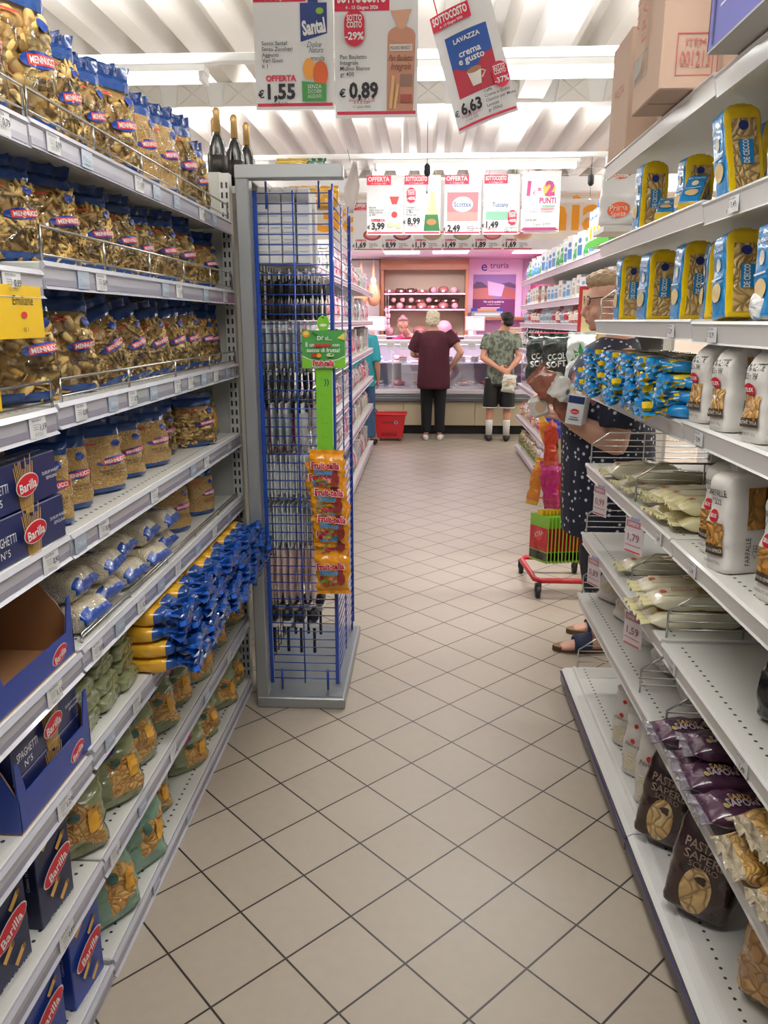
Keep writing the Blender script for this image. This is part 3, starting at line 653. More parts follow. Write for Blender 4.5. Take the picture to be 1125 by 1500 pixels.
for i, (k, y0, y1, h, rz, sd) in enumerate([('p', 1.42, 1.58, .19, 60, 1), ('p', 1.60, 1.76, .205, 58, 3), ('p', 1.79, 1.95, .195, 60, 2), ('f', 1.97, 2.12, .2, 62, 2), ('p', 2.14, 2.27, .19, 66, 1), ('f', 2.29, 2.45, .205, 60, 1), ('s', 2.48, 2.64, .21, 60, 2), ('f', 2.73, 2.9, .19, 60, 3)]):
    lbag(k, 1.608, y0, y1, h, rz, 2, '%s from the near end of the second left shelf' % NTH[i], sd=sd, X=-.81)
for i, (k, y0, y1, h, rz, sd, tl) in enumerate([('b', 1.40, 1.58, .222, 58, 3, 0), ('b', 1.605, 1.765, .225, 60, 4, 0), ('f', 1.82, 1.99, .2, 64, 1, -16), ('f', 2.0, 2.15, .205, 64, 2, -13), ('p', 2.17, 2.32, .205, 60, 2, -10), ('s', 2.33, 2.48, .21, 60, 1, -6), ('p', 2.49, 2.63, .22, 60, 1, -3), ('f', 2.655, 2.79, .21, 58, 3, 0), ('f', 2.80, 2.91, .205, 58, 1, 0)]):
    lbag(k, 1.344, y0, y1, h, rz, 3, '%s from the near end of the third left shelf' % NTH[i], sd=sd, X=-.80, tilt=(0, R(tl)))
for i, (k, y0, y1, h, rz, sd, X) in enumerate([('m', 1.47, 1.60, .19, 28, 1, -.80), ('m', 1.60, 1.75, .18, 45, 2, -.83), ('m', 1.77, 1.95, .18, 52, 3, -.83), ('m', 1.97, 2.12, .165, 50, 1, -.84), ('m', 2.13, 2.3, .17, 55, 2, -.83), ('f', 2.34, 2.48, .17, 50, 1, -.86), ('s', 2.53, 2.70, .175, 50, 1, -.80)]):
    lbag(k, 1.08, y0, y1, h, rz, 4, '%s from the spaghetti boxes at mid height' % NTH[i], sd=sd, X=X)
place('greenbag1', b_green(1), (-.83, 2.82, 1.081), R(55), 'olive green pasta bag at the far end of the mid-height shelf of soup pasta', 'pasta bag', szv=(.9, 1, .72))
for i, (k, y0, y1, h, rz, sd, X) in enumerate([('m', 2.33, 2.46, .185, 45, 2, -.82), ('m', 2.58, 2.70, .17, 50, 3, -.80)]):
    lbag(k, .831, y0, y1, h, rz, 5, '%s of two beyond the cream packs laid flat' % ['nearer', 'farther'][i], sd=sd, X=X)
# white packs lying flat with blue ends (second shelf below the middle)
RB = film('1d4fa8', .5)
def b_rice(seed):
    def f():
        t = root('pasta_bag'); w_, d_, h_ = .125, .068, .18
        mb = sack(w_, d_, h_, lambda v, a: (RB if v < .07 + .03*math.sin(a*2) else RICE), prof=PILL, p=4, seed=seed, amp=.003)
        art(mb, mb.S('f'), [('e', .0, .12, .045, .014, LBL), ('q', [(-.03, .113), (.04, .113), (.04, .127), (-.03, .127)], LRED), ('t', 'MENNUCCI', .005, .12, .010, WHITE, {'w': .06, 'b': .02}), ('t', 'Pasta speciale', 0, .085, .008, INK), ('e', -.02, .06, .012, .012, LBL)])
        mb.build('pouch', t); seal(w_, .178, .02, RB, t, seed, .006, name='end_seal'); return t
    return f
RP = [(1.56, 0), (1.57, 1), (1.70, 0), (1.71, 1), (1.84, 0), (1.85, 1), (1.98, 0), (2.0, 1), (2.13, 0), (2.14, 1)]
for i, (y, lv) in enumerate(RP):
    place(('rice', i % 3), b_rice(i % 3+1), (-.715-.012*(i % 3)-.01*lv, y+.02, .832+.034+lv*.066), R(90+[-4, 3, -7, 5][i % 4]), 'cream pack with blue end lying flat, %s from the near end, %s layer' % (NTH[i//2], ['lower', 'upper'][lv]), 'pasta bag', 'cream packs laid flat with blue ends', (R(-90), 0), sc=.98)
# spaghetti with twisted blue ends
SPY = film('e0a92c', .3)
def sp_ops(d_): return [('e', .0, .075, .011, .011, LBL), ('q', [(-.02, .11), (.02, .11), (.02, .17), (-.02, .17)], LRED, 3), ('t', 'MENNUCCI', 0, .14, .012, WHITE, {'rot': 90, 'w': .055})]
rd = random.Random(5)
for c_ in range(12):
    for l_ in range(4 if c_ < 11 else 3):
        i = (c_+l_) % 3
        place(('spag', i), b_twist(SPY, (BLUE, film('1f5cc0')), sp_ops(0), i+1, w_=.086, d_=.042), (-.648+rd.uniform(-.012, .014)-.008*l_, 1.87+c_*.088+rd.uniform(-.006, .006), .599+l_*.0425), R(90+rd.uniform(-4, 4)), 'yellow spaghetti packet with twisted blue end in the long heap below the soup pasta', 'spaghetti packet', 'yellow spaghetti packets with twisted blue ends')
# green packs lying in a pile, low left
for i in range(12):
    c_, l_ = i % 3, i//3
    place(('greenlie', i % 2), b_green(4+i % 2, True), (-.735+rd.uniform(-.01, .01)-.006*l_, 1.54+c_*.112+rd.uniform(-.01, .01), .599+.022+l_*.040), R(90+180+rd.uniform(-8, 8)) if 0 else R(90+rd.uniform(-8, 8)), 'pale green pasta pack in the flat pile beside the spaghetti', 'pasta pack', 'flat pile of green packs', (R(-90), 0), szv=(.80, .46, .80))
GS = [(.323, 1.49, .2, 40, -.795, 1, 'at the near end of the second lowest left shelf'), (.323, 1.68, .2, 50, -.775, 2, 'second on the second lowest left shelf, leaning out'), (.323, 1.85, .19, 50, -.80, 3, 'third on the second lowest left shelf'), (.323, 2.02, .175, 52, -.79, 1, 'fourth on the second lowest left shelf'),
      (.323, 2.18, .17, 50, -.80, 2, 'fifth on the second lowest left shelf'), (.323, 2.36, .2, 50, -.78, 3, 'sixth on the second lowest left shelf'), (.323, 2.62, .18, 48, -.80, 1, 'seventh on the second lowest left shelf'), (.323, 2.85, .17, 50, -.79, 2, 'at the far end of the second lowest left shelf'),
      (.05, 1.60, .21, 55, -.775, 4, 'nearest on the lowest left shelf, beside the blue boxes'), (.05, 1.80, .22, 60, -.775, 5, 'second on the lowest left shelf'), (.05, 2.01, .16, 55, -.83, 1, 'third on the lowest left shelf, set back'), (.05, 2.27, .16, 50, -.79, 2, 'fourth on the lowest left shelf'), (.05, 2.46, .17, 48, -.80, 3, 'fifth on the lowest left shelf'), (.05, 2.69, .18, 50, -.79, 1, 'sixth on the lowest left shelf'), (.05, 2.86, .16, 50, -.80, 3, 'last on the lowest left shelf, by the grey post')]
for i, (z, y, h, rz, X, sd, wh) in enumerate(GS):
    tl = (R(-8), 0) if i in (1, 3, 8) else (0, 0)
    place(('green', sd), b_green(sd, teal=sd > 3), (X, y, z+.001), R(rz), '%s pasta bag, %s' % ('blue-green' if sd > 3 else 'olive green', wh), 'pasta bag', None, tl, szv=(1.12, 1.1, h/.25))
# ------------------------------------------------------------------ dark blue boxes
NAVY = mt('1e2a5e', .35, 0, .2); NAVB = mt('1b3c96', .35, 0, .2); NAVK = mt('20264a', .4); BR = mt('d3142c', .35); CARD = mt('a9794f', .75); SPAGC = mt('e3b357', .5)
def barl(cx_, cz_, s, rot=0, pasta_=True, rx=.5):
    out = []
    if pasta_:
        rd = random.Random(3)
        for i in range(12):
            x = cx_-s*.42+i*s*.075; out.append(('l', [(cx_+(x-cx_)*.45, cz_-s*.85), (x, cz_+s*(.45+rd.uniform(0, .4)))], s*.035, SPAGC))
    out += [('e', cx_, cz_, s*rx*1.06, s*.33, WHITE, R(rot)), ('e', cx_, cz_, s*rx, s*.30, BR, R(rot)), ('t', 'Barilla', cx_, cz_-s*.03, s*.27, WHITE, {'rot': rot, 'w': s*rx*1.65, 'b': .02})]
    return out
def b_box(kind):
    """front -y (w x h), long side +x/-x"""
    def f():
        t = root('pasta_box')
        if kind == 'spag':   # lying long box: front faces the aisle
            w_, d_, h_ = .27, .055, .085
            mb = MB(); mb.box((-w_/2, -d_/2, 0), (w_/2, d_/2, h_), NAVY, bev=.0015)
            F_ = face((0, -d_/2, 0), (1, 0, 0), (0, 0, 1)); art(mb, F_, barl(.01, .042, .062, 5, rx=.6)+[('t', 'SPAGHETTI', -.095, .05, .016, WHITE, {'w': .075}), ('t', 'N°5', -.095, .028, .013, WHITE), ('t', 'DURUM WHEAT', .09, .052, .006, WHITE), ('t', 'SEMOLINA', .09, .042, .006, WHITE)])
            T_ = face((0, 0, h_), (1, 0, 0), (0, 1, 0)); art(mb, T_, [('t', 'Barilla', 0, 0, .02, WHITE)])
        else:
            w_, d_, h_ = .105, .06, .19; bc = NAVK if kind == 'penned' else NAVB
            mb = MB(); mb.box((-w_/2, -d_/2, 0), (w_/2, d_/2, h_), bc, bev=.0015)
            F_ = face((0, -d_/2, 0), (1, 0, 0), (0, 0, 1)); pen = []
            for (a, b_) in ((-.018, .155), (.02, .13), (-.01, .055), (.015, .03)): pen += [('l', [(a-.012, b_-.009), (a+.012, b_+.009)], .011, SPAGC), ('e', a+.012, b_+.009, .004, .0055, mt('8d6423', .5))]
            art(mb, F_, pen+barl(0, .095, .062, 18, False, rx=.72)+[('t', 'PENNE RIGATE', 0, .012, .008, WHITE, {'w': .08})])
            S_ = face((w_/2, 0, 0), (0, 1, 0), (0, 0, 1)); art(mb, S_, [('t', 'PENNE RIGATE N°73', .012, .11, .010, WHITE, {'rot': 90, 'w': .13}), ('e', -.005, .04, .011, .02, BR), ('t', 'Barilla', -.005, .04, .010, WHITE, {'rot': 90, 'w': .032})])
            S_ = face((-w_/2, 0, 0), (0, -1, 0), (0, 0, 1)); art(mb, S_, [('t', 'PENNE RIGATE N°73', -.005, .11, .012, WHITE, {'rot': 90, 'w': .13}), ('t', 'Cottura 11 minuti', .012, .11, .006, WHITE, {'rot': 90, 'w': .1}), ('e', -.005, .03, .011, .018, BR), ('t', 'Barilla', -.005, .03, .010, WHITE, {'rot': 90, 'w': .03})])
        mb.build('carton', t)
        o = MB(); o.box((-w_/2+.004, -.0012, h_), (w_/2-.004, .0012, h_+.0015), NAVB); o.build('glued_flap', t); return t
    return f
place('bx_spag', b_box('spag'), (-.745, 1.32, 1.084), R(88), 'dark blue spaghetti box, lower of the two laid on their side', 'pasta box')
place('bx_spag', None, (-.748, 1.315, 1.172), R(89), 'dark blue spaghetti box, upper of the two laid on their side', 'pasta box')
for i, (y, X, z, l) in enumerate([(1.14, -.775, .326, 'nearer upright one on the second lowest left shelf'), (1.31, -.77, .326, 'farther upright one on the second lowest left shelf')]):
    place('bx_pend', b_box('penned'), (X, y, z), R(85), 'dark blue penne box, '+l, 'pasta box', sc=1.12)
for i, (y, X, l) in enumerate([(1.08, -.80, 'nearest of the three bright ones on the bottom shelf'), (1.225, -.775, 'middle of the three bright ones on the bottom shelf'), (1.39, -.765, 'farthest of the three bright ones on the bottom shelf')]):
    place('bx_pen', b_box('penne'), (X, y, .046), R(84), 'bright blue penne box, '+l, 'pasta box', sc=1.15)
def b_tray(w_, d_, h_, hfront):
    def f():
        t = root('display_tray'); th = .003
        o = MB(); o.box((-w_/2, -d_/2, 0), (w_/2, d_/2, th), CARD); o.build('tray_floor', t)
        o = MB(); o.box((-w_/2, d_/2-th, th), (w_/2, d_/2, h_), CARD); o.build('back_wall', t)
        for s in (-1, 1):
            x0, x1 = (w_/2-th, w_/2) if s > 0 else (-w_/2, -w_/2+th)
            o = MB(); pts = [(-d_/2, th), (d_/2, th), (d_/2, h_), (-d_/2+d_*.35, h_), (-d_/2+d_*.12, hfront+.05), (-d_/2, hfront)]
            o.prism(pts, 'x', x0, x1-.001 if s > 0 else x1, CARD); o.prism(pts, 'x', (x1-.001) if s > 0 else x0-.0012, x1 if s > 0 else x0, NAVB); o.build('side_wall', t)
        o = MB(); o.prism([(-w_/2, th), (w_/2, th), (w_/2, hfront+.07), (w_/2-.012, hfront+.07), (w_/2-.03, hfront), (-w_/2+.03, hfront), (-w_/2+.012, hfront+.07), (-w_/2, hfront+.07)], 'y', -d_/2, -d_/2+th, NAVB)
        o.prism([(-w_/2+.002, th), (w_/2-.002, th), (w_/2-.002, hfront+.065), (w_/2-.012, hfront+.065), (w_/2-.03, hfront-.001), (-w_/2+.03, hfront-.001), (-w_/2+.012, hfront+.065), (-w_/2+.002, hfront+.065)], 'y', -d_/2+th, -d_/2+th+.0008, CARD)
        art(o, face((0, -d_/2, 0), (1, 0, 0), (0, 0, 1)), barl(w_*.28, hfront*.45, .05, 12, False, rx=.62)); o.build('front_lip', t); return t
    return f
place('tray1', b_tray(.30, .22, .17, .055), (-.83, 1.305, .830), R(90), 'open blue cardboard tray with torn brown inside, mostly empty', 'display tray')
place('tray2', b_tray(.30, .20, .20, .07), (-.82, 1.335, .591), R(90), 'open blue cardboard tray holding spaghetti boxes', 'display tray')
for i, (X, z) in enumerate([(-.762, .596), (-.762, .683), (-.83, .596), (-.83, .683)]):
    place('bx_spag', None, (X, 1.335, z), R(90), 'dark blue spaghetti box in the low cardboard tray, %s row, %s layer' % (['front', 'front', 'back', 'back'][i], ['lower', 'upper'][i % 2]), 'pasta box', 'spaghetti boxes in the low tray')
for i in range(2): place('bx_spag', None, (-.90, 1.3, .834+i*.087), R(90), 'dark blue spaghetti box at the back of the mostly empty tray, %s one' % ['lower', 'upper'][i], 'pasta box', sc=.98)
# yellow box and its shelf card
t = thing('pasta_box', 'bright yellow pasta box at the near end of the third shelf', 'pasta box', (-.80, 1.30, 1.339), R(80)); YB = mt('f7c90d', .4)
o = MB(); o.box((-.065, -.03, 0), (.065, .03, .2), YB, bev=.0015); art(o, face((0, -.03, 0), (1, 0, 0), (0, 0, 1)), [('t', 'Emiliane', 0, .14, .022, INK, {'w': .09, 'sl': .2}), ('e', 0, .09, .015, .009, BR), ('e', .02, .04, .02, .02, mt('d9a52c'))]); o.build('carton', t)
t = thing('shelf_card', 'yellow advertising card hanging from the second left shelf', 'card', (-.706, 1.345, 1.515), R(90))
o = MB(); o.box((-.09, -.001, -.045), (.09, .001, .045), YB); art(o, face((0, -.001, 0), (1, 0, 0), (0, 0, 1)), [('t', 'Emiliane', .02, .02, .016, INK, {'w': .07, 'sl': .2}), ('e', .02, -.005, .01, .006, BR), ('t', 'N 1', .02, -.03, .008, INK)]); o.build('card', t)
o = MB(); o.box((-.01, -.002, .04), (.01, .003, .055), WHITE); o.build('clip', t)
# ------------------------------------------------------------------ right shelves
def rp(z, y, X, rz, lbl, sd=1, tilt=(0, 0), szv=None):
    return place(('dc', sd), b_dececco(sd), (X, y, z+.001), R(rz), 'blue and yellow pasta packet, '+lbl, 'pasta packet', None, tilt, szv=szv)
for y, X, rz, sd, tl, sv, l in [(2.62, .70, -84, 1, (0, 0), (1, 1, 1.0), 'standing farthest on the second right shelf'), (2.33, .74, -84, 2, (0, 0), (1, 1, .82), 'standing second from far on the second right shelf'),
                                (1.93, .72, -84, 3, (R(4), R(-13)), (1.05, 1.05, 1), 'big and tilted above the joint on the second right shelf'), (1.66, .72, -84, 1, (0, R(-6)), (1.05, 1.05, 1), 'partly out of view on the second right shelf')]:
    rp(1.772, y, X, rz, l, sd, tl, sv)
rp(1.773, 2.42, .69, -20, 'lying crumpled on the second right shelf, left of two', 2, (R(-62), 0), (.9, .8, .6)).location.z += .0
rp(1.773, 2.23, .70, -30, 'lying crumpled on the second right shelf, right of two', 1, (R(-50), 0), (1, .9, .68))
rp(1.773, 2.10, .85, -90, 'behind the tilted one on the second right shelf', 1)
for y, X, rz, sd, tl, sv, l in [(2.80, .70, -84, 1, (0, 0), (1, 1, 1.04), 'first from the far end of the third right shelf'), (2.50, .71, -84, 2, (0, 0), (1.5, 1.1, 1.0), 'second and widest from far on the third right shelf'), (2.21, .72, -84, 3, (0, 0), (1.1, 1.05, .99), 'third from the far end of the third right shelf'),
                                (2.05, .74, -100, 1, (0, 0), (1.3, 1, .95), 'showing its blue back on the third right shelf'), (1.85, .71, -84, 2, (0, R(-9)), (1.1, 1.1, .96), 'tilted above the joint of the third right shelf'), (1.62, .71, -84, 3, (0, R(-7)), (1.1, 1.1, .95), 'nearest on the third right shelf')]:
    rp(1.503, y, X, rz, l, sd, tl, sv)
place('napkins', lambda: (lambda t: (lambda mb: (art(mb, mb.S('f'), [('e', 0, .24, .055, .035, mt('ee6a3a', .4)), ('t', 'Prima', 0, .25, .026, WHITE, {'b': .02}), ('t', 'Spesa', 0, .222, .022, WHITE, {'b': .02}), ('e', 0, .07, .055, .035, mt('ee6a3a', .4)), ('t', 'Prima', 0, .08, .026, WHITE), ('t', 'Spesa', 0, .053, .022, WHITE)]), mb.build('pouch', t), seal(.2, .318, .02, film('eeeeee'), t, 2), t)[-1])(sack(.22, .14, .32, lambda v, a: film('ececec', .3, 10), p=5, seed=3, amp=.003)))(root('napkin_pack')),
      (.93, 3.92, 1.93), R(-35), 'white pack with orange ovals standing past the end of the right shelf', 'household pack')
t = thing('shelving_unit', 'narrow white shelving beyond the right pasta shelves, holding the white pack', 'shelving', (1.15, 3.95, 0))
o = MB(); o.box((-.33, -.12, 1.9), (.3, .12, 1.928), SHELF, bev=.003); o.build('shelf', t)
o = MB(); o.box((.28, -.12, 0), (.31, .12, 2.3), SHELF); o.build('upright', t)
# blue spaghetti with yellow twisted ends
rd = random.Random(9)
for c_ in range(11):
    for l_ in range(4 if c_ > 0 else 3):
        i = (c_*2+l_) % 3
        place(('dcs', i), b_twist([DCB, DCY, DCB][i], (DCB, DCY), [('r', -.02, .07, .02, .2, STR, 2), ('r', -.036, .05, -.022, .22, DCY, 3)], 20+i, w_=.072, d_=.034, L_=.24), (.625+rd.uniform(-.02, .015)+.01*l_, 2.03+c_*.088+rd.uniform(-.008, .008), 1.259+l_*.0345), R(-90+rd.uniform(-6, 6)), 'blue spaghetti packet with yellow and blue twisted end, in the heap before the woman', 'spaghetti packet', 'blue and yellow spaghetti packets')
# white paper bags
for y, X, l in [(1.895, .698, 'farthest of the three on the fourth right shelf'), (1.745, .695, 'middle of the three on the fourth right shelf'), (1.575, .70, 'nearest of the three on the fourth right shelf')]:
    place('selex1', b_selex(('PENNETTE', 'LISCE n°84'), '', 5), (X, y, 1.263), R(-80), 'white paper bag of short tubes, '+l, 'pasta bag', None, (0, R(-3)), szv=(1.1, 1.05, .93))
place('selex2', b_selex(('FARFALLE', 'n°222'), '', 7, flat=True, h_=.22, w_=.08, d_=.118), (.708, 1.70, .957), R(-74), 'large white paper bag of butterfly pasta with golden window', 'pasta bag', None, (0, R(-4)), szv=(1.05, 1, 1.0))
place('selex2', None, (.735, 1.83, .957), R(-74), 'white paper bag of butterfly pasta, partly hidden behind the large one', 'pasta bag', None, (0, 0), szv=(1.05, 1, .98))
place('selex2', None, (.735, 1.50, .957), R(-76), 'white paper bag of butterfly pasta cut by the right edge', 'pasta bag', None, (0, 0), szv=(1, 1, 1))
place('crumpled', lambda: (lambda t: (sack(.09, .05, .12, lambda v, a: film('e6e6e4', .9, 40), p=2.5, seed=9, amp=.009).build('pouch', t), seal(.08, .118, .02, film('e6e6e4'), t, 4, .008), t)[-1])(root('pasta_bag')), (.68, 1.60, 1.522), R(-30), 'crumpled white clear pack lying at the edge of the third right shelf', 'pasta bag', None, (R(-80), 0))
# cream long packs
RUM = [('r', -.03, .03, .03, .22, mt('ddd3b3', .4), 5), ('e', 0, .215, .012, .009, mt('c05a4a', .4)), ('r', -.022, .04, .022, .13, STR, 4), ('t', 'RUMMO', 0, .165, .016, mt('c0392b', .4), {'rot': 90, 'w': .06}), ('t', 'SPAGHETTI', .016, .165, .007, INK, {'rot': 90, 'w': .05})]
def rum(y, X, z, lbl, i=0, rz=-90, sc=(1, 1, 1), grp='cream packs', flip=180):
    return place(('rum', i), b_long(CREAM if i < 2 else CREAMY, CREAMY, RUM if i < 2 else RUM[:2], 30+i), (X, y, z), R(rz+flip), lbl, 'pasta packet', grp, (R(-90), 0), szv=sc)
rum(2.72, .90, .985, 'cream pasta pack lying alone nearest the wire end of the fifth right shelf', 0, -90, (1.2, 1.25, 1), None)
ends = [(2.52, .980), (2.42, .980), (2.46, 1.015), (2.32, .980)]
for i, (y, z) in enumerate(ends): rum(y, .90+.01*i, z, 'short cream pasta pack end-on in the little stack beside the wire divider', 1, -90+(-4+3*i), (.85, .85, 1), 'cream packs stacked end-on')
for i in range(6):
    l_ = i//3; rum(2.17-.09*(i % 3)+.01*l_, .90+.012*(i % 3), .982+.040*l_, 'pale yellow floppy pasta pack in the pile beside the white paper bags', 2, -90+rd.uniform(-8, 8), (1, .9, 1), 'pale yellow packs piled by the paper bags')
for i, (y, z, l) in enumerate([(2.50, .705, 'lower')]): rum(y, .92, z, 'cream pasta pack with red lettering at the middle of the sixth right shelf', 0, -90+6*i, (1.1, 1.1, 1), None)
for i in range(4):
    l_ = i//2; rum(2.15-.10*(i % 2)+.008*l_, .885+.008*l_, .702+.048*l_ if l_ < 4 else .7, 'cream spaghetti pack with red lettering in the pile at the shelf joint', 0, -90+rd.uniform(-3, 3), (1.05, 1, 1.05), 'cream spaghetti packs at the joint')
# seventh shelf: white pouches, purple packs
WPF = film('ddd6cc', .5, 26)
for i, (y, X, z, rz, tl, l) in enumerate([(2.93, .74, .45, -60, -20, 'standing at the far end'), (2.72, .75, .45, -70, -25, 'leaning second'), (2.50, .73, .45, -60, -60, 'lying third'), (2.42, .74, .49, -70, -70, 'lying fourth'), (2.30, .75, .455, -80, -85, 'lying fifth'), (2.22, .75, .50, -90, -86, 'lying sixth, on top'), (2.12, .76, .455, -95, -86, 'lying by the wire divider')]):
    place(('wp', i % 2), b_menn(WPF if i != 1 else WPF, 40+i % 2) if 0 else (lambda s_=40+i % 2: (lambda t: (lambda mb: (art(mb, mb.S('f'), [('e', 0, .15, .014, .014, mt('c8504a', .4)), ('t', 'Pasta', 0, .12, .014, mt('7b7068'), {'sl': .2}), ('r', -.03, .04, .03, .09, RICE, 4)]), mb.build('pouch', t), seal(.12, .197, .025, WPF, t, s_), t)[-1])(sack(.12, .065, .2, lambda v, a: WPF, seed=s_, amp=.006)))(root('pasta_bag'))),
          (X, y, z if tl < -50 else .421), R(rz), 'whitish wrapped pasta bag on the seventh right shelf, '+l, 'pasta bag', None, (R(tl), 0), szv=(1, 1, .9 if tl < -50 else .8))
PO = [('t', 'SAPORI', -.005, .045, .020, mt('d8cfd2'), {'rot': 90, 'w': .07, 'b': .02}) if 0 else ('t', 'SAPORI', -.012, .17, .022, mt('cdbfc6'), {'rot': -90, 'w': .07, 'b': .03}), ('t', 'SARDI', .006, .17, .016, mt('caa86a'), {'rot': -90, 'w': .05, 'b': .02}), ('e', .0, .085, .028, .05, STR), ('e', -.026, .21, .007, .007, mt('b9b06a'))]
for i, (y, X, z, rz) in enumerate([(1.85, .865, .455, -92), (1.74, .885, .450, -86), (1.64, .875, .455, -93), (1.70, .90, .500, -95), (1.53, .87, .460, -88)]):
    place(('purp', 0), b_long(PURP, film('8a828c', 1.0, 40, .12), PO, 50, w_=.105, d_=.052, h_=.25, sealh=.024, amp=.003), (X, y, z), R(rz+180), 'dark purple spaghetti pack, %s of the purple pile' % ['lowest at the far side', 'low in the middle', 'low beside the near one', 'upper at the middle', 'upper at the near end'][i], 'pasta packet', None, (R(-90), 0))
BO = [('e', -.005, .07, .034, .055, BIGP), ('t', 'PASTA DI', .0, .175, .02, mt('9c8478'), {'w': .1, 'b': .02}), ('t', 'SAPERE', .0, .15, .02, mt('9c8478'), {'w': .1, 'b': .02}), ('t', 'SCURO', 0, .13, .014, mt('9c8478'), {'w': .08})]
BRP = [(0, .6, .35), (.06, .95, .9), (.3, 1, 1), (.8, .97, .9), (.92, .9, .5), (1, .85, .1)]
def b_brown():
    t = root('pasta_bag'); mb = sack(.15, .085, .24, lambda v, a: BROWN, prof=BRP, p=3.4, seed=60, amp=.004); art(mb, mb.S('f'), BO); art(mb, mb.S('s'), [('t', 'SAPERE SCURO', 0, .1, .012, mt('9c8478'), {'rot': 90, 'w': .08})]); mb.build('pouch', t); seal(.12, .236, .02, BROWN, t, 6); return t
place('brown', b_brown, (.668, 1.90, .10), R(-34), 'dark brown pasta bag with oval window on the bottom shelf, farther one', 'pasta bag', None, (R(-8), R(6)), szv=(1, 1, 1.08))
place('brown', None, (.672, 1.63, .10), R(-34), 'dark brown pasta bag with oval window on the bottom shelf, nearer one', 'pasta bag', None, (R(-8), R(6)), szv=(1.05, 1, 1.08))
place('brown', None, (.80, 1.47, .105), R(-60), 'dark brown pasta bag in shadow behind the nearer one on the bottom shelf', 'pasta bag', None, (R(-8), 0), szv=(.9, 1, .85))
def b_tag(seed, L_=.2, body=NEST, w_=.15, d_=.07, nm='pasta_packet', fop=True, CL=film('b5a88e', 1.0, 40, .12)):
    def f():
        t = root(nm); mb = sack(w_, d_, L_, lambda v, a: body if .04 < v < .96 else CL, prof=PILL, p=3, seed=seed, amp=.007)
        if fop: art(mb, mb.S('f'), [('r', -.045, .05, .055, .15, mt('e2b04a', .4), 5), ('t', 'Sfoglia', .005, .125, .018, INK, {'sl': .3, 'rot': -90 if 0 else 0}), ('t', 'all uovo', .005, .1, .010, INK), ('e', -.025, .07, .007, .007, INK)])
        mb.build('pouch', t); seal(w_, L_-.004, .02, CL, t, seed, .010, name='end_seal'); seal(w_, .004, .025, CL, t, seed+1, .01, dirn=-1, name='end_seal'); return t
    return f
for i, (y, z, X) in enumerate([(1.36, .46, .82), (1.22, .46, .83), (1.37, .525, .845), (1.22, .53, .85), (1.08, .46, .84), (1.08, .53, .85)]):
    place(('tag', i % 2), b_tag(70+i % 2), (X, y, z), R(-92+5*(i % 3)+180), 'egg pasta packet in crackling clear film, %s, %s layer' % (['farthest', 'middle', 'farthest', 'middle', 'nearest', 'nearest'][i], 'lower' if z < .5 else 'upper'), 'pasta packet', None, (R(-90), 0), szv=(.9, .9, 1))
for i, (y, X, rz) in enumerate([(1.36, .745, -50), (1.19, .75, -55)]):
    place(('nestbag', 0), b_tag(80, .24, pasta('amber', 'cfa468', 'b98a50', 30, gap_shade='8a6030'), .15, .1, 'pasta_bag', False), (X, y, .10), R(rz), 'clear bag of golden pasta nests at the bottom right, %s one' % ['farther', 'nearer'][i], 'pasta bag', None, (R(-6), 0), szv=(1, 1, .95))
place(('wp2'), lambda: (lambda t: (lambda mb: (art(mb, mb.S('f'), [('e', .0, .19, .008, .008, mt('c8302a', .4)), ('e', 0, .14, .009, .009, mt('c8302a', .4)), ('t', 'Natura', .0, .125, .014, mt('6b625c'), {'sl': .2}), ('r', -.025, .03, .025, .09, RICE, 4)]), mb.build('pouch', t), seal(.08, .215, .03, WPF, t, 8), t)[-1])(sack(.09, .07, .22, lambda v, a: mt('dcd6ce', .45, 0, .3, .2, 30), seed=44, amp=.004)))(root('pasta_bag')),
      (.70, 2.42, .091), R(-45), 'white slim pasta pack, farthest of the three on the bottom right shelf', 'pasta bag', None, (0, 0), szv=(.9, .9, .85))
place('wp2', None, (.69, 2.24, .091), R(-45), 'white slim pasta pack, middle of the three on the bottom right shelf', 'pasta bag', None, (0, 0), szv=(.9, .9, .9))
place('wp2', None, (.695, 2.08, .091), R(-42), 'white slim pasta pack, nearest of the three on the bottom right shelf', 'pasta bag', None, (0, 0), szv=(1.1, 1, 1.15))
t = thing('pasta_packet', 'black packet with golden side alone on the sixth right shelf', 'pasta packet', (.755, 1.50, .674), R(-60))
mb = sack(.1, .06, .13, lambda v, a: film('17171a', .3) if a > .5 else GOLD, p=6, seed=3, prof=PILL, amp=.002); mb.build('pouch', t); seal(.1, .128, .015, film('17171a'), t, 2)
# cartons on top
CB = mt('bfa38f', .75, 0, 0, .05, 8); CR = mt('b5605c', .7)
def carton(lbl, loc, rz, w_, d_, h_, ops_f, ops_s, col=CB):
    t = thing('cardboard_box', lbl, 'cardboard box', loc, R(rz)); o = MB(); o.box((-w_/2, -d_/2, 0), (w_/2, d_/2, h_), col, bev=.003)
    art(o, face((0, -d_/2, 0), (1, 0, 0), (0, 0, 1)), ops_f); art(o, face((w_/2, 0, 0), (0, 1, 0), (0, 0, 1)), ops_s); art(o, face((-w_/2, 0, 0), (0, -1, 0), (0, 0, 1)), ops_s)
    o.build('box_body', t); o = MB(); o.box((-w_/2+.01, -.002, -.0006), (w_/2-.01, .002, .0), mt('6b5548', .8)); o.build('bottom_seam', t)
    o = MB(); o.box((-w_/2+.004, -.03, h_), (w_/2-.004, .03, h_+.0008), mt('cdb59a', .3)); o.build('tape', t); return t
def frame(x0, z0, x1, z1, m, w_=.0025): return [('l', [(x0, z0), (x1, z0)], w_, m), ('l', [(x1, z0), (x1, z1)], w_, m), ('l', [(x1, z1), (x0, z1)], w_, m), ('l', [(x0, z1), (x0, z0)], w_, m)]
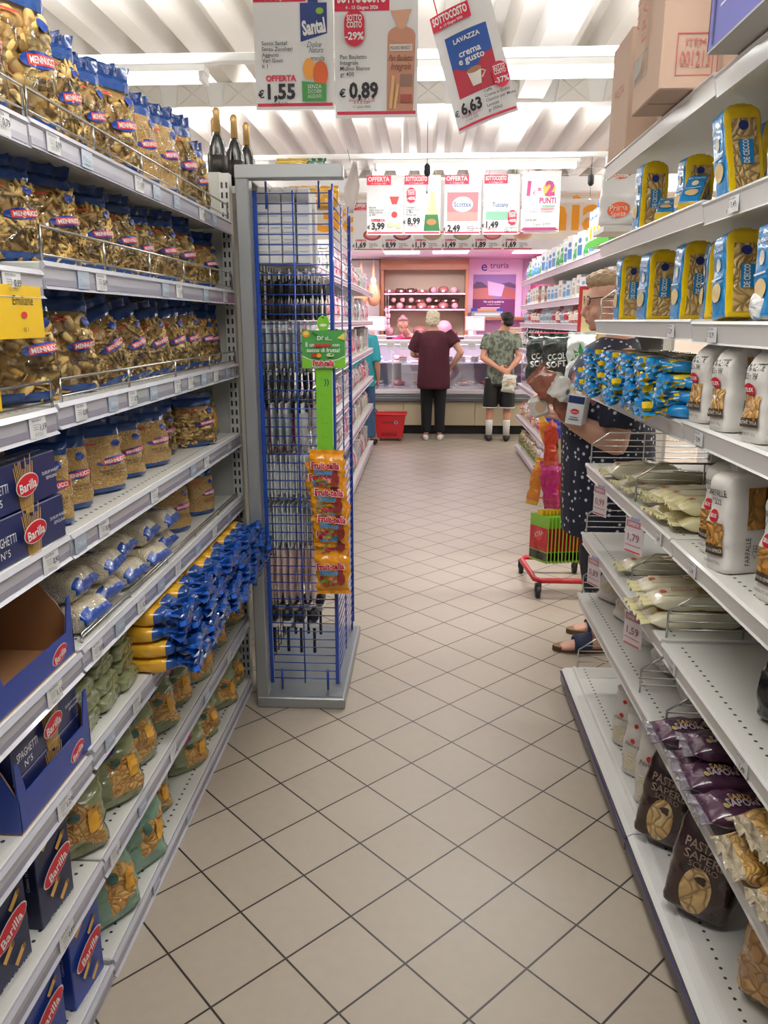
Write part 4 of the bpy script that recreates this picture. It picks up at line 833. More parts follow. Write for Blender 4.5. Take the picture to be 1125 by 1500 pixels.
fs_ = frame(-.15, .03, -.065, .12, CR)+[('t', 'ITEM', -.107, .10, .016, CR), ('t', '001213', -.107, .065, .034, CR, {'w': .07, 'fill': 1})]+frame(-.055, .03, .03, .12, CR)+[('t', 'YIELD', -.012, .095, .013, CR), ('t', 'COLOR', -.012, .07, .013, CR), ('t', 'DIM', -.012, .05, .012, CR), ('e', -.02, .30, .045, .045, CR)]
ss_ = frame(-.13, .07, .0, .13, mt('777770'))+[('r', -.12+i*.008, .08, -.116+i*.008, .12, mt('888880')) for i in range(14)]+[('t', 'FRAGILE', .0, .25, .04, CR, {'rot': 90}), ('t', 'ALTO', -.06, .24, .03, CR, {'rot': 90})]
carton('big brown cardboard box printed ITEM 001213 jutting over the top right shelf', (.74, 2.21, 2.041), 0, .37, .26, .42, fs_, ss_)
carton('tall plain cardboard box at the far end of the top right shelf', (.76, 2.88, 2.041), -90, .24, .24, .36, [('t', 'PASTA', 0, .2, .03, CR)], [])
carton('cardboard box with pale label behind the printed one', (.82, 2.60, 2.041), -90, .2, .2, .28, [('r', -.04, .05, .02, .13, mt('d9dade'))], [])
carton('plain pinkish cardboard box between the printed box and the blue tray', (.86, 1.955, 2.041), 0, .34, .20, .34, [], [])
t = thing('cardboard_tray', 'blue violet cardboard tray with torn rim jutting over the top right shelf', 'cardboard tray', (.745, 1.63, 2.034), R(-90)); BV = mt('5d5fae', .5)
o = MB(); o.box((-.18, -.17, 0), (.18, .17, .004), mt('b9b4ae', .7)); o.build('tray_floor', t)
rr = random.Random(2); zz = [(-.18, .004)]+[(.18, .004)]+[(.18-i*.018, .15+rr.uniform(-.006, .006)) for i in range(21)]
o = MB(); o.prism(zz, 'y', -.17, -.166, BV); art(o, face((0, -.17, 0), (1, 0, 0), (0, 0, 1)), [('l', [(-.12, .07), (.05, .072)], .004, WHITE), ('e', .1, .08, .02, .02, mt('d06a86')), ('l', [(-.15, .01), (-.15, .1)], .008, mt('2f2f6a'))]); o.build('front_wall', t)
for s in (-1, 1): o = MB(); o.box((s*.176, -.17, .004), (s*.18, .17, .15), BV); o.build('side_wall', t)
o = MB(); o.box((-.18, .166, .004), (.18, .17, .15), BV); o.build('back_wall', t)
# red price cards clipped to the right rails
def pcard(y, z, pr, lbl, rz=-66, X=.632):
    t = thing('price_card', lbl, 'price card', (X, y, z), R(rz)); o = MB(); t.scale = (.85, .85, .85); o.box((-.045, -.0008, -.125), (.045, .0008, 0), mt('efe6e6', .35, 0, .5))
    PK = mt('c9808a', .5); art(o, face((0, -.0008, 0), (1, 0, 0), (0, 0, 1)), [('r', -.04, -.03, .03, -.005, PK), ('t', 'OFFERTA', -.005, -.0175, .012, WHITE, {'w': .055, 'b': .02}), ('t', pr, 0, -.065, .026, mt('a5727c'), {'w': .07, 'b': .02}), ('r', -.038, -.095, .038, -.092, PK), ('r', -.038, -.118, .038, -.114, mt('d2173a', .5))]); o.build('card', t)
    o = MB(); o.box((-.02, -.003, -.006), (.02, .003, .006), mt('b9b9d8', .2)); o.build('clip', t)
pcard(2.72, .928, '0,99', 'reddish price card hanging from the far half of the fifth right shelf'); pcard(2.26, .925, '1,79', 'reddish price card hanging at the pale yellow packs', -62)
pcard(2.74, .655, '0,89', 'reddish price card hanging from the far half of the sixth right shelf'); pcard(2.19, .655, '1,59', 'reddish price card hanging beneath the cream spaghetti pile', -62)
# ------------------------------------------------------------------ grey end display with the blue wire rack
BLU = mt('123f9c', .3, 0, .4); STEEL = mt('a3a6a7', .38, .55, 0, .05, 6)
t = thing('end_display', 'grey metal end display with blue wire panels and a flat base plate', 'display stand', (0, 0, 0))
o = MB(); o.box((-.652, 2.78, 0), (-.606, 2.84, 2.0), STEEL, bev=.004); o.build('post', t)
o = MB(); o.box((-.652, 3.50, 0), (-.606, 3.56, 2.0), STEEL, bev=.004); o.build('post', t)
o = MB(); o.box((-.652, 2.775, 1.968), (-.283, 2.83, 2.012), mt('b2b5b5', .4, .3), bev=.003); o.build('top_bar', t)
o = MB(); o.box((-.652, 2.83, 1.968), (-.606, 3.56, 2.012), mt('b2b5b5', .4, .3), bev=.003); o.build('side_bar', t)
o = MB(); o.box((-.65, 2.775, .0), (-.300, 3.54, .045), STEEL, bev=.004); o.box((-.64, 2.79, .0452), (-.31, 3.53, .047), mt('8d949a', .3, .5)); o.build('base_plate', t)
def grid(par, A, B, z0, z1, mid=True):
    A = V(A); B = V(B); mb = MB()
    for P in (A, B): mb.box((P.x-.007, P.y-.007, z0), (P.x+.007, P.y+.007, z1), BLU, bev=.002)
    z = z0+.02
    while z < z1: mb.tube([(A.x, A.y, z), (B.x, B.y, z)], .0022, BLU, 5); z += .034
    m_ = (A+B)/2
    if mid: mb.tube([(m_.x, m_.y, z0), (m_.x, m_.y, z1)], .003, BLU, 5)
    for P, D_ in ((A, 1), (B, -1)):
        q = P+(B-A).normalized()*D_*.04; mb.tube([(q.x, q.y, z0-.03), (q.x, q.y, z0+.06)], .005, BLU, 6); mb.tube([(q.x, q.y, z1-.06), (q.x, q.y, z1+.03)], .004, BLU, 6)
    return mb.build('wire_panel', par)
grid(t, (-.600, 2.85, 0), (-.335, 2.85, 0), .075, 1.94); grid(t, (-.335, 2.87, 0), (-.335, 3.52, 0), .075, 1.94)
o = MB()
for i in range(52): o.tube([(-.63, 2.86, .1+i*.036), (-.63, 3.5, .1+i*.036)], .002, mt('3a3c40', .4, .5), 4)
for i in range(12): o.tube([(-.631, 2.87+i*.057, .08), (-.631, 2.87+i*.057, 1.96)], .002, mt('3a3c40', .4, .5), 4)
o.build('hook_grid', t)
def hook(y, z, L=.23):
    mb = MB(); mb.tube([(-.632, y, z), (-.632+L, y, z+.006), (-.632+L+.006, y, z+.018)], .0022, CHROME, 5); return mb.build('hook', t)
HW = mt('e9e9e8', .45); HK = mt('1c1d20', .45); HG = film('b9c0c4', .5); HP = film('dcc0ba', .5); HO = mt('e8703a', .45); RINGR = mt('c4284c', .4)
def b_hang(kind):
    def f():
        if kind == 'box':
            r_ = root('boxed_utensil'); o = MB(); o.box((-.022, -.06, -.25), (.022, .06, -.01), HW, bev=.002); art(o, face((0, -.06, 0), (1, 0, 0), (0, 0, 1)), [('r', -.016, -.05-i*.04, .016, -.048-i*.04, mt('b5b5b5')) for i in range(5)]); o.build('carton', r_); o = MB(); o.box((-.02, -.025, -.012), (.02, .025, .012), HW); o.build('hang_tab', r_)
        elif kind == 'card':
            r_ = root('utensil_card'); o = MB(); o.box((-.002, -.055, -.165), (.002, .055, .008), HW); o.box((.002, -.04, -.15), (.013, .04, -.03), HG, bev=.004); art(o, face((-.0, -.055, 0), (1, 0, 0), (0, 0, 1)), []); o.build('backing_card', r_)
        elif kind == 'black':
            r_ = root('kitchen_tool'); o = MB(); o.loft([(0, 0, 0, .006, .008), (0, 0, -.06, .008, .011), (0, 0, -.085, .005, .006)], HK, 8); o.build('handle', r_); o = MB(); o.loft([(0, 0, -.085, .004, .006), (0, 0, -.11, .006, .03), (0, 0, -.155, .007, .036), (0, 0, -.165, .003, .02)], HK, 10); o.build('tool_head', r_); o = MB(); o.box((-.0015, -.035, -.02), (.0015, .035, .006), HW); o.build('backing_card', r_)
        elif kind == 'ring':
            r_ = root('strainer'); o = MB(); o.tube([(0, .065*math.cos(a*PI/12), -.09+.075*math.sin(a*PI/12)) for a in range(24)], .0045, RINGR, 6, closed=True); o.build('rim', r_); o = MB(); o.ball((0, 0, -.09), .03, .062, .072, HW, 14, 8); o.build('mesh_bowl', r_); o = MB(); o.tube([(0, 0, -.16), (0, 0, -.23)], .005, RINGR, 6); o.build('handle', r_)
        elif kind == 'glove':
            r_ = root('rubber_glove'); o = MB(); o.loft([(0, 0, 0, .006, .04), (0, 0, -.08, .010, .045), (0, 0, -.16, .011, .05), (0, 0, -.2, .009, .045), (0, 0, -.235, .004, .03)], HP, 12); o.build('pouch', r_); o = MB(); o.box((-.001, -.04, -.03), (.001, .04, .01), HW); o.build('hang_card', r_)
        elif kind == 'brush':
            r_ = root('dish_brush'); o = MB(); o.loft([(0, 0, 0, .007, .010), (0, 0, -.14, .006, .009), (0, 0, -.2, .007, .01)], HK, 8); o.build('handle', r_); o = MB(); o.box((-.02, -.03, -.06), (.02, .03, -.012), HK, bev=.012); o.build('brush_head', r_); o = MB(); o.box((-.018, -.028, -.085), (.018, .028, -.062), HW, bev=.005); o.build('bristles', r_)
        elif kind == 'pack':
            r_ = root('utensil_pack'); o = MB(); o.loft([(0, 0, 0, .002, .05), (0, 0, -.03, .008, .052), (0, 0, -.13, .010, .05), (0, 0, -.17, .002, .048)], HG, 12); o.build('pouch', r_); o = MB(); o.box((-.0022, -.05, -.03), (.0022, .05, .012), HW); o.build('header_card', r_)
        else:
            r_ = root('orange_card'); o = MB(); o.box((-.002, -.045, -.09), (.002, .045, .01), HO); o.build('backing_card', r_); o = MB(); o.box((.002, -.03, -.08), (.012, .03, -.03), mt('b03a1c')); o.build('blister', r_)
        return r_
    return f
LB = {'box': ('white boxed utensil hanging on the top row of the blue rack', 'utensil box', 'white boxed utensils'), 'card': ('white carded utensil hanging below mid height in the blue rack', 'utensil', 'white carded utensils'), 'black': ('black kitchen tool hanging high inside the blue rack', 'kitchen tool', 'black kitchen tools'),
      'ring': ('strainer with red rim hanging behind the green candy strip', 'strainer', 'red rimmed strainers'), 'glove': ('pale pink rubber glove pack hanging low in the blue rack', 'gloves', 'pale pink glove packs'), 'brush': ('black and white dish brush hanging lowest in the blue rack', 'brush', 'dish brushes'),
      'pack': ('silvery bagged utensil hanging at mid height in the blue rack', 'utensil', 'silvery bagged utensils'), 'orange': ('orange carded utensil behind the green sign', 'utensil', 'orange cards')}
rd = random.Random(4)
for z, kind, n, dx, ys in ((1.955, 'box', 4, .047, (2.96, 3.12)), (1.67, 'black', 6, .036, (2.93, 3.06, 3.2, 3.36)), (1.49, 'pack', 8, .024, (2.94, 3.07)), (1.49, 'orange', 5, .03, (3.3,)), (1.325, 'black', 7, .026, (2.94, 3.08, 3.24)), (1.19, 'ring', 3, .05, (3.02,)), (1.19, 'pack', 6, .03, (2.92, 3.2, 3.36)),
                           (.995, 'card', 11, .019, (2.95, 3.12)), (.80, 'card', 11, .019, (2.95, 3.12)), (.625, 'glove', 7, .028, (2.95, 3.1)), (.37, 'brush', 4, .055, (2.95, 3.14)), (1.78, 'pack', 5, .035, (3.28, 3.42)), (1.0, 'pack', 6, .035, (3.32, 3.46)), (.72, 'pack', 5, .035, (3.34,))):
    for y in ys:
        hook(y, z)
        for i in range(n):
            a, b_, g_ = LB[kind]
            place(('hang', kind), b_hang(kind), (-.605+dx*i+(.02 if kind == 'box' else 0), y+rd.uniform(-.008, .008), z-.003), R(rd.uniform(-5, 5)), a, b_, g_)
# candy strip
LG = mt('7cc52b', .4, 0, .3); DG = mt('4a9a48', .45)
t = thing('candy_strip', 'green hanging strip with a Fruit-tella sign board clipped on the blue rack', 'candy strip', (-.365, 2.83, 1.05))
F_ = lambda y: face((0, y, 0), (1, 0, 0), (0, 0, 1), (0, -1, 0))
o = MB(); o.box((-.031, -.001, -.06), (.031, .001, .29), LG)
for i in range(5): art(o, F_(-.001), [('r', -.012, .03+i*.052, .012, .032+i*.052, mt('6ab022')), ('r', -.012, .032+i*.052, -.010, .045+i*.052, mt('6ab022'))])
art(o, F_(-.001), [('t', '))', .008, .235, .02, mt('27455f'), {'b': .02}), ('r', .029, .0, .031, .27, WHITE)]); o.build('strip', t)
o = MB(); o.box((-.078, -.005, .283), (.078, -.002, .417), DG); ff = F_(-.005)
OR_ = mt('f0a030'); YW = mt('f1dd66')
art(o, ff, [('p', [(-.078, .283), (.078, .283), (.078, .325), (.05, .312), (.0, .304), (-.05, .312), (-.078, .325)], LG), ('l', [(-.078, .327), (-.05, .314), (0, .306), (.05, .314), (.078, .327)], .003, WHITE), ('e', -.062, .404, .014, .012, OR_), ('e', -.062, .407, .009, .007, YW), ('p', [(.05, .39), (.077, .382), (.077, .41)], YW), ('l', [(-.04, .41), (-.02, .398)], .006, mt('2d6b2c')),
            ('t', "Di' sì...", .005, .390, .014, WHITE, {'b': .02}), ('t', 'È un', -.048, .367, .013, WHITE, {'b': .02}), ('t', 'piacere', -.003, .367, .014, RED, {'b': .04}), ('t', 'con', .046, .367, .012, WHITE, {'b': .02}), ('t', 'succo di frutta!', .0, .348, .014, WHITE, {'b': .02, 'w': .12}),
            ('e', -.03, .330, .014, .007, mt('b5372a')), ('e', -.016, .329, .008, .008, OR_), ('e', .025, .331, .014, .007, mt('cfe0a8')), ('e', .030, .333, .005, .004, DG), ('t', 'Fruit-tella', 0, .302, .021, WHITE, {'b': .08, 'w': .082}), ('t', 'Fruit-tella', 0, .302, .020, RED, {'b': .04, 'w': .078}), ('t', 'Il gusto di crescere', 0, .288, .007, WHITE, {'w': .07})])
o.build('sign_board', t)
o = MB(); pts = [(.02*math.cos(a*PI/8), .452+.016*math.sin(a*PI/8)) for a in range(0, 9)]+[(-.024, .44), (-.018, .428), (-.012, .41), (.012, .41), (.018, .428), (.024, .44)]
o.prism(pts, 'y', -.004, -.001, LG); art(o, F_(-.004), [('e', 0, .435, .013, .005, WHITE), ('e', 0, .461, .004, .002, INK)]); o.build('hanging_tab', t)
OC = film('f2a01c', .45, 26); CLR = film('c98a6a', .9, 60)
def b_candy(full):
    def f():
        r_ = root('candy_bag'); mb = sack(.135, .028, .145, lambda v, a: OC, prof=PILL, p=2.6, seed=90+full, amp=.004)
        sk = mb.S('f'); ops = [('q', [(-.05, .02), (.05, .02), (.055, .062), (-.05, .062)], mt('b98f5e', .2, 0, 1))]
        rr = random.Random(full)
        for i in range(16): ops.append(('e', rr.uniform(-.045, .02), rr.uniform(.024, .056), .007, .006, mt(rr.choice(['b02a22', '5f9a3a', 'd98a2a', 'a83048']), .25)))
        ops += [('e', .038, .05, .016, .026, mt('8a2a22', .3)), ('e', .038, .078, .010, .010, mt('8a2a22', .3))]
        ops += [('t', 'Fruit-tella', -.0, .102, .026, WHITE, {'b': .07, 'w': .116}), ('t', 'Fruit-tella', 0, .102, .024, mt('c0183c', .4), {'b': .04, 'w': .11}), ('t', 'Koala' if 0 else 'Xtreme', -.01, .078, .02, mt('1f8fc8', .3), {'b': .04, 'w': .075})]
        art(mb, sk, ops); mb.build('pouch', r_); seal(.135, .142, .02, OC, r_, full, .004, name='top_seal'); seal(.135, .003, .018, OC, r_, full+5, .004, dirn=-1, name='bottom_seal'); return r_
    return f
for i, (z, rot, y) in enumerate([(.882, 1, -.03), (.842, -8, -.018), (.782, 3, -.036), (.725, -2, -.022), (.68, 4, -.036), (.625, -3, -.022), (.50, -4, -.05)]):
    place(('candy', i % 3), b_candy(i % 3), (-.362+.004*i, 2.83+y, z), R(-4+3*(i % 3)), 'orange Fruit-tella candy bag on the green strip, %s from the top' % NTH[i], 'candy bag', None, (R(-6), R(rot)), sc=.96)
# goods on top of the display and the curled leaflet
for X, y, w_, h_, c1, l in ((-.47, 3.05, .17, .06, 'caa63a', 'flat yellow packet lying behind the grey top bar'), (-.40, 3.0, .07, .05, '2c5b3a', 'small green and yellow packet on top of the display'), (-.52, 3.1, .06, .06, 'd9d9dc', 'small silver packet on top of the display')):
    tt = thing('small_packet', l, 'packet', (X, y, 2.013)); mb = sack(w_, .05, h_, lambda v, a: film(c1), prof=PILL, p=4, seed=3, amp=.002); art(mb, mb.S('f'), [('e', 0, h_*.5, w_*.2, h_*.25, WHITE)]); mb.build('pouch', tt); seal(w_, h_-.002, .01, film(c1), tt, 3, .002)
tt = thing('small_packet', 'amber packet seen through the gap beneath the grey top bar', 'packet', (-.46, 3.35, 1.94)); mb = sack(.2, .05, .085, lambda v, a: film('d9a233'), prof=PILL, p=4, seed=5); mb.build('pouch', tt); seal(.2, .083, .01, film('d9a233'), tt, 3, .002)
t = thing('leaflet', 'curled pale paper leaflet dangling beside the grey top bar', 'leaflet', (-.33, 3.57, 1.96), R(-25)); t.scale = (.75, .75, .75); o = MB(); vs = []; n = 12
for j in range(9):
    for i in range(n+1): 
        u = i/n-.5; v = j/8; sh = (1-abs(v-.45)*1.5); vs.append((u*.11*max(.12, sh)+.03*(v-.5), .05*math.cos(u*3)+.02*v, v*.28))
o.add(vs, [(j*(n+1)+i, j*(n+1)+i+1, (j+1)*(n+1)+i+1, (j+1)*(n+1)+i) for j in range(8) for i in range(n)], mt('e6dedb', .6), True)
ob = o.build('sheet', t); md = ob.modifiers.new('s', 'SOLIDIFY'); md.thickness = .001
o = MB(); o.tube([(0, 0, .27), (-.02, .0, .34)], .0015, INK, 5); o.build('string', t)
# bottles behind the end panel
def b_bottle():
    r_ = root('wine_bottle'); G_ = mt('0c110d', .08, 0, 1); o = MB(); o.loft([(0, 0, 0, .036, .036), (0, 0, .01, .038, .038), (0, 0, .16, .038, .038), (0, 0, .2, .024, .024), (0, 0, .225, .015, .015)], G_, 20); o.build('body', r_)
    o = MB(); o.loft([(0, 0, .222, .0155, .0155), (0, 0, .29, .0145, .0145), (0, 0, .305, .017, .017), (0, 0, .32, .010, .010)], mt('c9a56c', .3, .5), 16); o.build('foil', r_); o = MB(); o.loft([(0, 0, .06, .0385, .0385), (0, 0, .13, .0385, .0385)], mt('26211d'), 20); o.build('label', r_); return r_
t = thing('rear_shelf', 'pale shelf top carrying the dark wine bottles behind the end panel', 'shelf', (0, 0, 0)); o = MB(); o.box((-1.2, 3.0, 1.955), (-.70, 3.5, 1.98), SHELF); o.build('shelf_board', t); o = MB(); o.box((-1.2, 3.47, 0), (-.7, 3.5, 1.955), mt('c9c7bf', .5)); o.build('rear_panel', t)
for i, (x, y) in enumerate([(-.775, 3.06), (-.735, 3.16), (-.715, 3.28), (-.82, 3.2)]): place('bottle', b_bottle, (x, y, 1.981), 0, 'dark wine bottle with foil neck, %s' % ['nearest of the group', 'second of the group', 'farthest right of the group', 'hidden at the back of the group'][i], 'bottle', sc=.86)

# ------------------------------------------------------------------ far gondolas
LVF = [1.80, 1.5, 1.2, .88, .56, .12]
g1 = bay('white shelving of household packs running behind the blue rack towards the deli', 1, -.60, -1.05, 3.75, 9.1, LVF, mt('d9c9d4', .35), H=2.0)
g2 = bay('white shelving of cartons and sweets on the far right aisle', -1, 1.08, 1.5, 4.9, 9.15, [1.925, 1.665, 1.48, 1.2, .8, .43, .08], mt('d8c8d6', .35), H=2.2)
def b_small(c1, c2, w_, d_, h_, soft):
    def f():
        r_ = root('grocery_pack')
        if soft: mb = sack(w_, d_, h_, lambda v, a: film(c1), seed=7, amp=.005, n=20, rings=10); S_ = mb.S('f')
        else: mb = MB(); mb.box((-w_/2, -d_/2, 0), (w_/2, d_/2, h_), mt(c1, .4), bev=.003); S_ = face((0, -d_/2, 0), (1, 0, 0), (0, 0, 1))
        art(mb, S_, [('q', [(-w_*.35, h_*.2), (w_*.35, h_*.2), (w_*.35, h_*.55), (-w_*.35, h_*.55)], mt(c2, .4), 3), ('e', 0, h_*.7, w_*.25, h_*.09, mt(c2, .4))]); mb.build('body', r_)
        if soft: seal(w_, h_-.003, .02, film(c1), r_, 3)
        return r_
    return f
VAR = [('e9e6e6', 'd87a8c', .13, .08, .17, 1), ('d9d0cf', '6f8fb0', .12, .07, .2, 0), ('c7b6b0', 'a04a50', .14, .08, .16, 1), ('e3dcd6', '86a35e', .11, .07, .14, 0), ('b9c4bd', '4d7a56', .13, .08, .15, 1), ('e8b9c4', 'c43a5a', .12, .08, .18, 1)]
rd = random.Random(21)
CN = {0: 'white and pink', 1: 'grey and blue', 2: 'beige and maroon', 3: 'ivory and green', 4: 'green grey', 5: 'pink'}
for lv in LVF:
    y = 3.9
    while y < 9.0:
        i = rd.randrange(6); place(('far', i), b_small(*VAR[i]), (-.68, y, lv+.001), R(90), CN[i]+' pack on the far left shelving seen past the blue rack', 'grocery pack', CN[i]+' packs far left', sc=rd.uniform(.9, 1.15)); y += .19
VR = {1.925: [('efefef', '2b74b8', .11, .08, .2, 0), ('f2f2f2', '4aa0d8', .12, .08, .19, 1), ('dfe7ea', '2f9a4a', .12, .08, .2, 1)], 1.665: [('ece8e4', 'b5a59a', .08, .07, .16, 0), ('c9a489', '8d5c42', .12, .08, .15, 1), ('d8dde2', '5a8ab8', .10, .07, .13, 0)],
      1.48: [('d8d2d0', 'b02a35', .14, .1, .12, 1), ('a8242c', 'e8d8c8', .13, .1, .12, 1), ('c9d2da', '8a9aa8', .13, .1, .12, 1)], 1.2: [('3a4a42', 'cfd8d0', .14, .08, .22, 1), ('2c3a38', 'e8e8e8', .14, .08, .22, 1)], .8: [('b9b4c4', '6f5a8a', .13, .1, .18, 1), ('d9c6c9', 'a45a6a', .13, .1, .15, 1)],
      .43: [('c9424a', 'f0d0a0', .13, .1, .13, 1), ('e9a9b8', 'c03a5a', .13, .1, .12, 1), ('e6e0dc', 'a88a7a', .13, .1, .14, 1)], .08: [('c4b08a', '6a7a3a', .14, .1, .15, 1), ('dcd6ce', 'b0a090', .14, .1, .18, 1)]}
VRN = {1.925: 'white pack on the top of the far right shelving', 1.665: 'small carton on the second far right shelf', 1.48: 'soft bag on the third far right shelf', 1.2: 'dark bag on the fourth far right shelf', .8: 'soft bag on the fifth far right shelf', .43: 'bright sweets bag on the sixth far right shelf', .08: 'bag on the bottom far right shelf'}
for lv, vs_ in VR.items():
    y = 5.05; k = 0
    while y < 9.05:
        i = rd.randrange(len(vs_)); k += 1; place(('farr', lv, i), b_small(*vs_[i]), (1.17, y, lv+.001), R(-78), VRN[lv], 'grocery pack', 'packs at height %.2f far right' % lv, sc=rd.uniform(.95, 1.1)); y += .20
# blue and white milk cartons near the end of that shelving
def b_milk():
    r_ = root('juice_bottle'); o = MB(); o.box((-.045, -.045, 0), (.045, .045, .22), mt('eef0f0', .35), bev=.004); art(o, face((0, -.045, 0), (1, 0, 0), (0, 0, 1)), [('e', 0, .09, .035, .045, OR_), ('p', [(-.045, .0), (.045, .0), (.045, .04), (0, .055), (-.045, .035)], mt('4f9a3a')), ('t', 'SUCCO', 0, .18, .02, mt('2050a8'), {'b': .02})])
    art(o, face((-.045, 0, 0), (0, -1, 0), (0, 0, 1)), [('e', 0, .09, .035, .045, OR_), ('r', -.045, 0, .045, .035, mt('4f9a3a'))]); art(o, face((.045, 0, 0), (0, 1, 0), (0, 0, 1)), [('e', 0, .09, .035, .045, OR_), ('r', -.045, 0, .045, .035, mt('4f9a3a'))])
    o.build('body', r_); o = MB(); o.loft([(0, 0, .22, .04, .04), (0, 0, .24, .03, .03), (0, 0, .25, .018, .018), (0, 0, .275, .018, .018)], mt('2050a8', .3), 12); o.build('cap', r_); return r_
for i in range(8): place('milk', b_milk, (1.10+.1*(i % 2), 4.98+.1*(i//2), 1.952), R(-60), 'white juice carton with blue cap standing at the near end of the far top shelf', 'carton', 'juice cartons on the far top shelf')
t = thing('display_box', 'red and yellow cardboard display end behind the woman\'s head', 'display box', (1.02, 4.85, 1.37), R(-10)); o = MB(); o.box((-.1, -.02, 0), (.1, .02, .33), mt('c22a32')); art(o, face((0, -.02, 0), (1, 0, 0), (0, 0, 1)), [('r', -.08, .02, .09, .31, mt('e8d9a0')), ('t', 'GIVO', 0, .1, .05, mt('e8a02a'), {'rot': 90})]); o.build('panel', t); o = MB(); o.box((-.1, .02, 0), (.1, .1, .1), mt('c22a32')); o.build('side', t)
# hanging snack bags by the end of the shelving
def b_snack(c1, c2, txt):
    def f():
        r_ = root('snack_bag'); mb = sack(.17, .07, .29, lambda v, a: film(c1), prof=PILL, p=2.6, seed=33, amp=.008)
        st = []
        if c2: 
            for i in range(10):
                a = i*PI/5; st.append(('p', [(.07*math.cos(a), .14+.11*math.sin(a)), (.045*math.cos(a+.3), .14+.06*math.sin(a+.3)), (.0, .14), (.045*math.cos(a-.3), .14+.06*math.sin(a-.3))], mt(c2, .4)))
        art(mb, mb.S('f'), st+[('t', txt[0], 0, .17, .035, mt('e8ebe6'), {'b': .03, 'w': .11, 'rot': 8}), ('t', txt[1], 0, .125, .035, mt('e8ebe6'), {'b': .03, 'w': .12, 'rot': 8}), ('e', .0, .05, .05, .03, mt('8fa39a' if not c2 else 'cfd9d2'))]); mb.build('pouch', r_); seal(.17, .286, .02, film(c1), r_, 4); return r_
    return f
for i, (x, y, z) in enumerate([(.72, 4.95, 1.12), (.80, 4.85, 1.12), (.86, 5.05, 1.12)]): place('snackb', b_snack('2a332f', '', ('COOL', 'SOFT')), (x, y, z), R(-8+6*i), 'dark green snack bag hanging before the deli side, %s' % ['left one', 'middle one', 'one behind'][i], 'snack bag')
for i, (x, y, z) in enumerate([(.94, 4.80, 1.13), (1.05, 4.86, 1.12), (1.14, 4.9, 1.12)]): place('snackg', b_snack('e4ebe6', '2f9a52', ('GUDA', 'BRAVA')), (x, y, z), R(4+4*i), 'white and green starburst snack bag, %s' % ['nearest', 'second', 'third'][i], 'snack bag')
t = thing('snack_rail', 'thin red rail carrying the snack bags', 'rail', (0, 0, 0)); o = MB(); o.tube([(.66, 4.92, 1.425), (1.22, 4.95, 1.425)], .005, RED, 6); o.tube([(1.22, 4.95, 1.425), (1.22, 4.95, 0)], .01, CHROME, 6); o.build('bar', t)
for x in (.7, .8, .9, 1.0, 1.1): o = MB(); o.tube([(x, 4.92, 1.425), (x, 4.9, 1.4)], .003, CHROME, 5); o.build('hook', t)
# red rolling stand with sweets
RT = mt('c01f2c', .35, 0, .3)
t = thing('rolling_stand', 'red tubular stand base on black castors carrying hanging sweets', 'rolling stand', (0, 0, 0))
o = MB(); o.tube([(.95, 4.12, .095), (.66, 4.12, .095), (.63, 4.15, .095), (.60, 4.50, .095), (.63, 4.56, .095), (.95, 4.56, .095)], .016, RT, 8); o.build('base_frame', t)
o = MB(); o.tube([(.95, 4.12, .095), (.95, 4.56, .095)], .016, RT, 8); o.tube([(.93, 4.34, .095), (.93, 4.34, 1.2)], .012, RT, 8); o.build('pole', t)
for x, y in ((.645, 4.11), (.605, 4.55), (.93, 4.12), (.93, 4.56)):
    o = MB(); o.tube([(x-.012, y, .035), (x+.012, y, .035)], .035, mt('232324', .5), 16); o.box((x-.018, y-.012, .035), (x+.018, y+.012, .082), mt('303030')); o.build('castor', t)
for z in (1.02, .70, .52): o = MB(); o.tube([(.93, 4.34, z), (.62, 4.34, z)], .005, RT, 6); o.build('arm', t)
def b_sweet(c1, c2, h_=.26, w_=.07, d_=.03):
    def f():
        r_ = root('sweets_bag'); mb = sack(w_, d_, h_, lambda v, a: film(c1, .8) if .12 < v < .85 else film(c2, .6), prof=PILL, p=2.4, seed=12, amp=.006); mb.v = [(x, y, z-h_) for x, y, z in mb.v]; mb.build('pouch', r_); o = MB(); o.box((-w_*.45, -.002, -.01), (w_*.45, .002, .015), film(c2)); o.build('header', r_); return r_
    return f
SW = [('d9852a', 'e8b23a', 'amber'), ('c23a1e', 'd8542a', 'orange red'), ('c0256e', 'd84a92', 'magenta'), ('4a4ab8', '8a5ac8', 'violet blue'), ('d8c8a0', 'e8e0d0', 'cream')]
for i, (x, y, z, k_, tl) in enumerate([(.655, 4.28, 1.0, 0, -14), (.70, 4.26, .98, 1, 0), (.735, 4.30, .98, 1, 2), (.77, 4.26, .99, 4, 0), (.70, 4.27, 1.10, 3, 0), (.74, 4.26, 1.11, 3, 3), (.68, 4.28, .73, 2, -8), (.715, 4.26, .735, 2, -3), (.75, 4.28, .73, 2, 4), (.785, 4.27, .73, 1, 4), (.66, 4.31, .74, 0, 10), (.80, 4.27, .98, 4, 3)]):
    place(('sweet', k_), b_sweet(*SW[k_][:2]), (x, y, z), R(-10), '%s sweets bag hanging on the red stand, %s' % (SW[k_][2], ['upper tier', 'lower tier'][z < .9]), 'sweets bag', SW[k_][2]+(' lower' if z < .9 else '')+' sweets bags', (0, R(tl)))
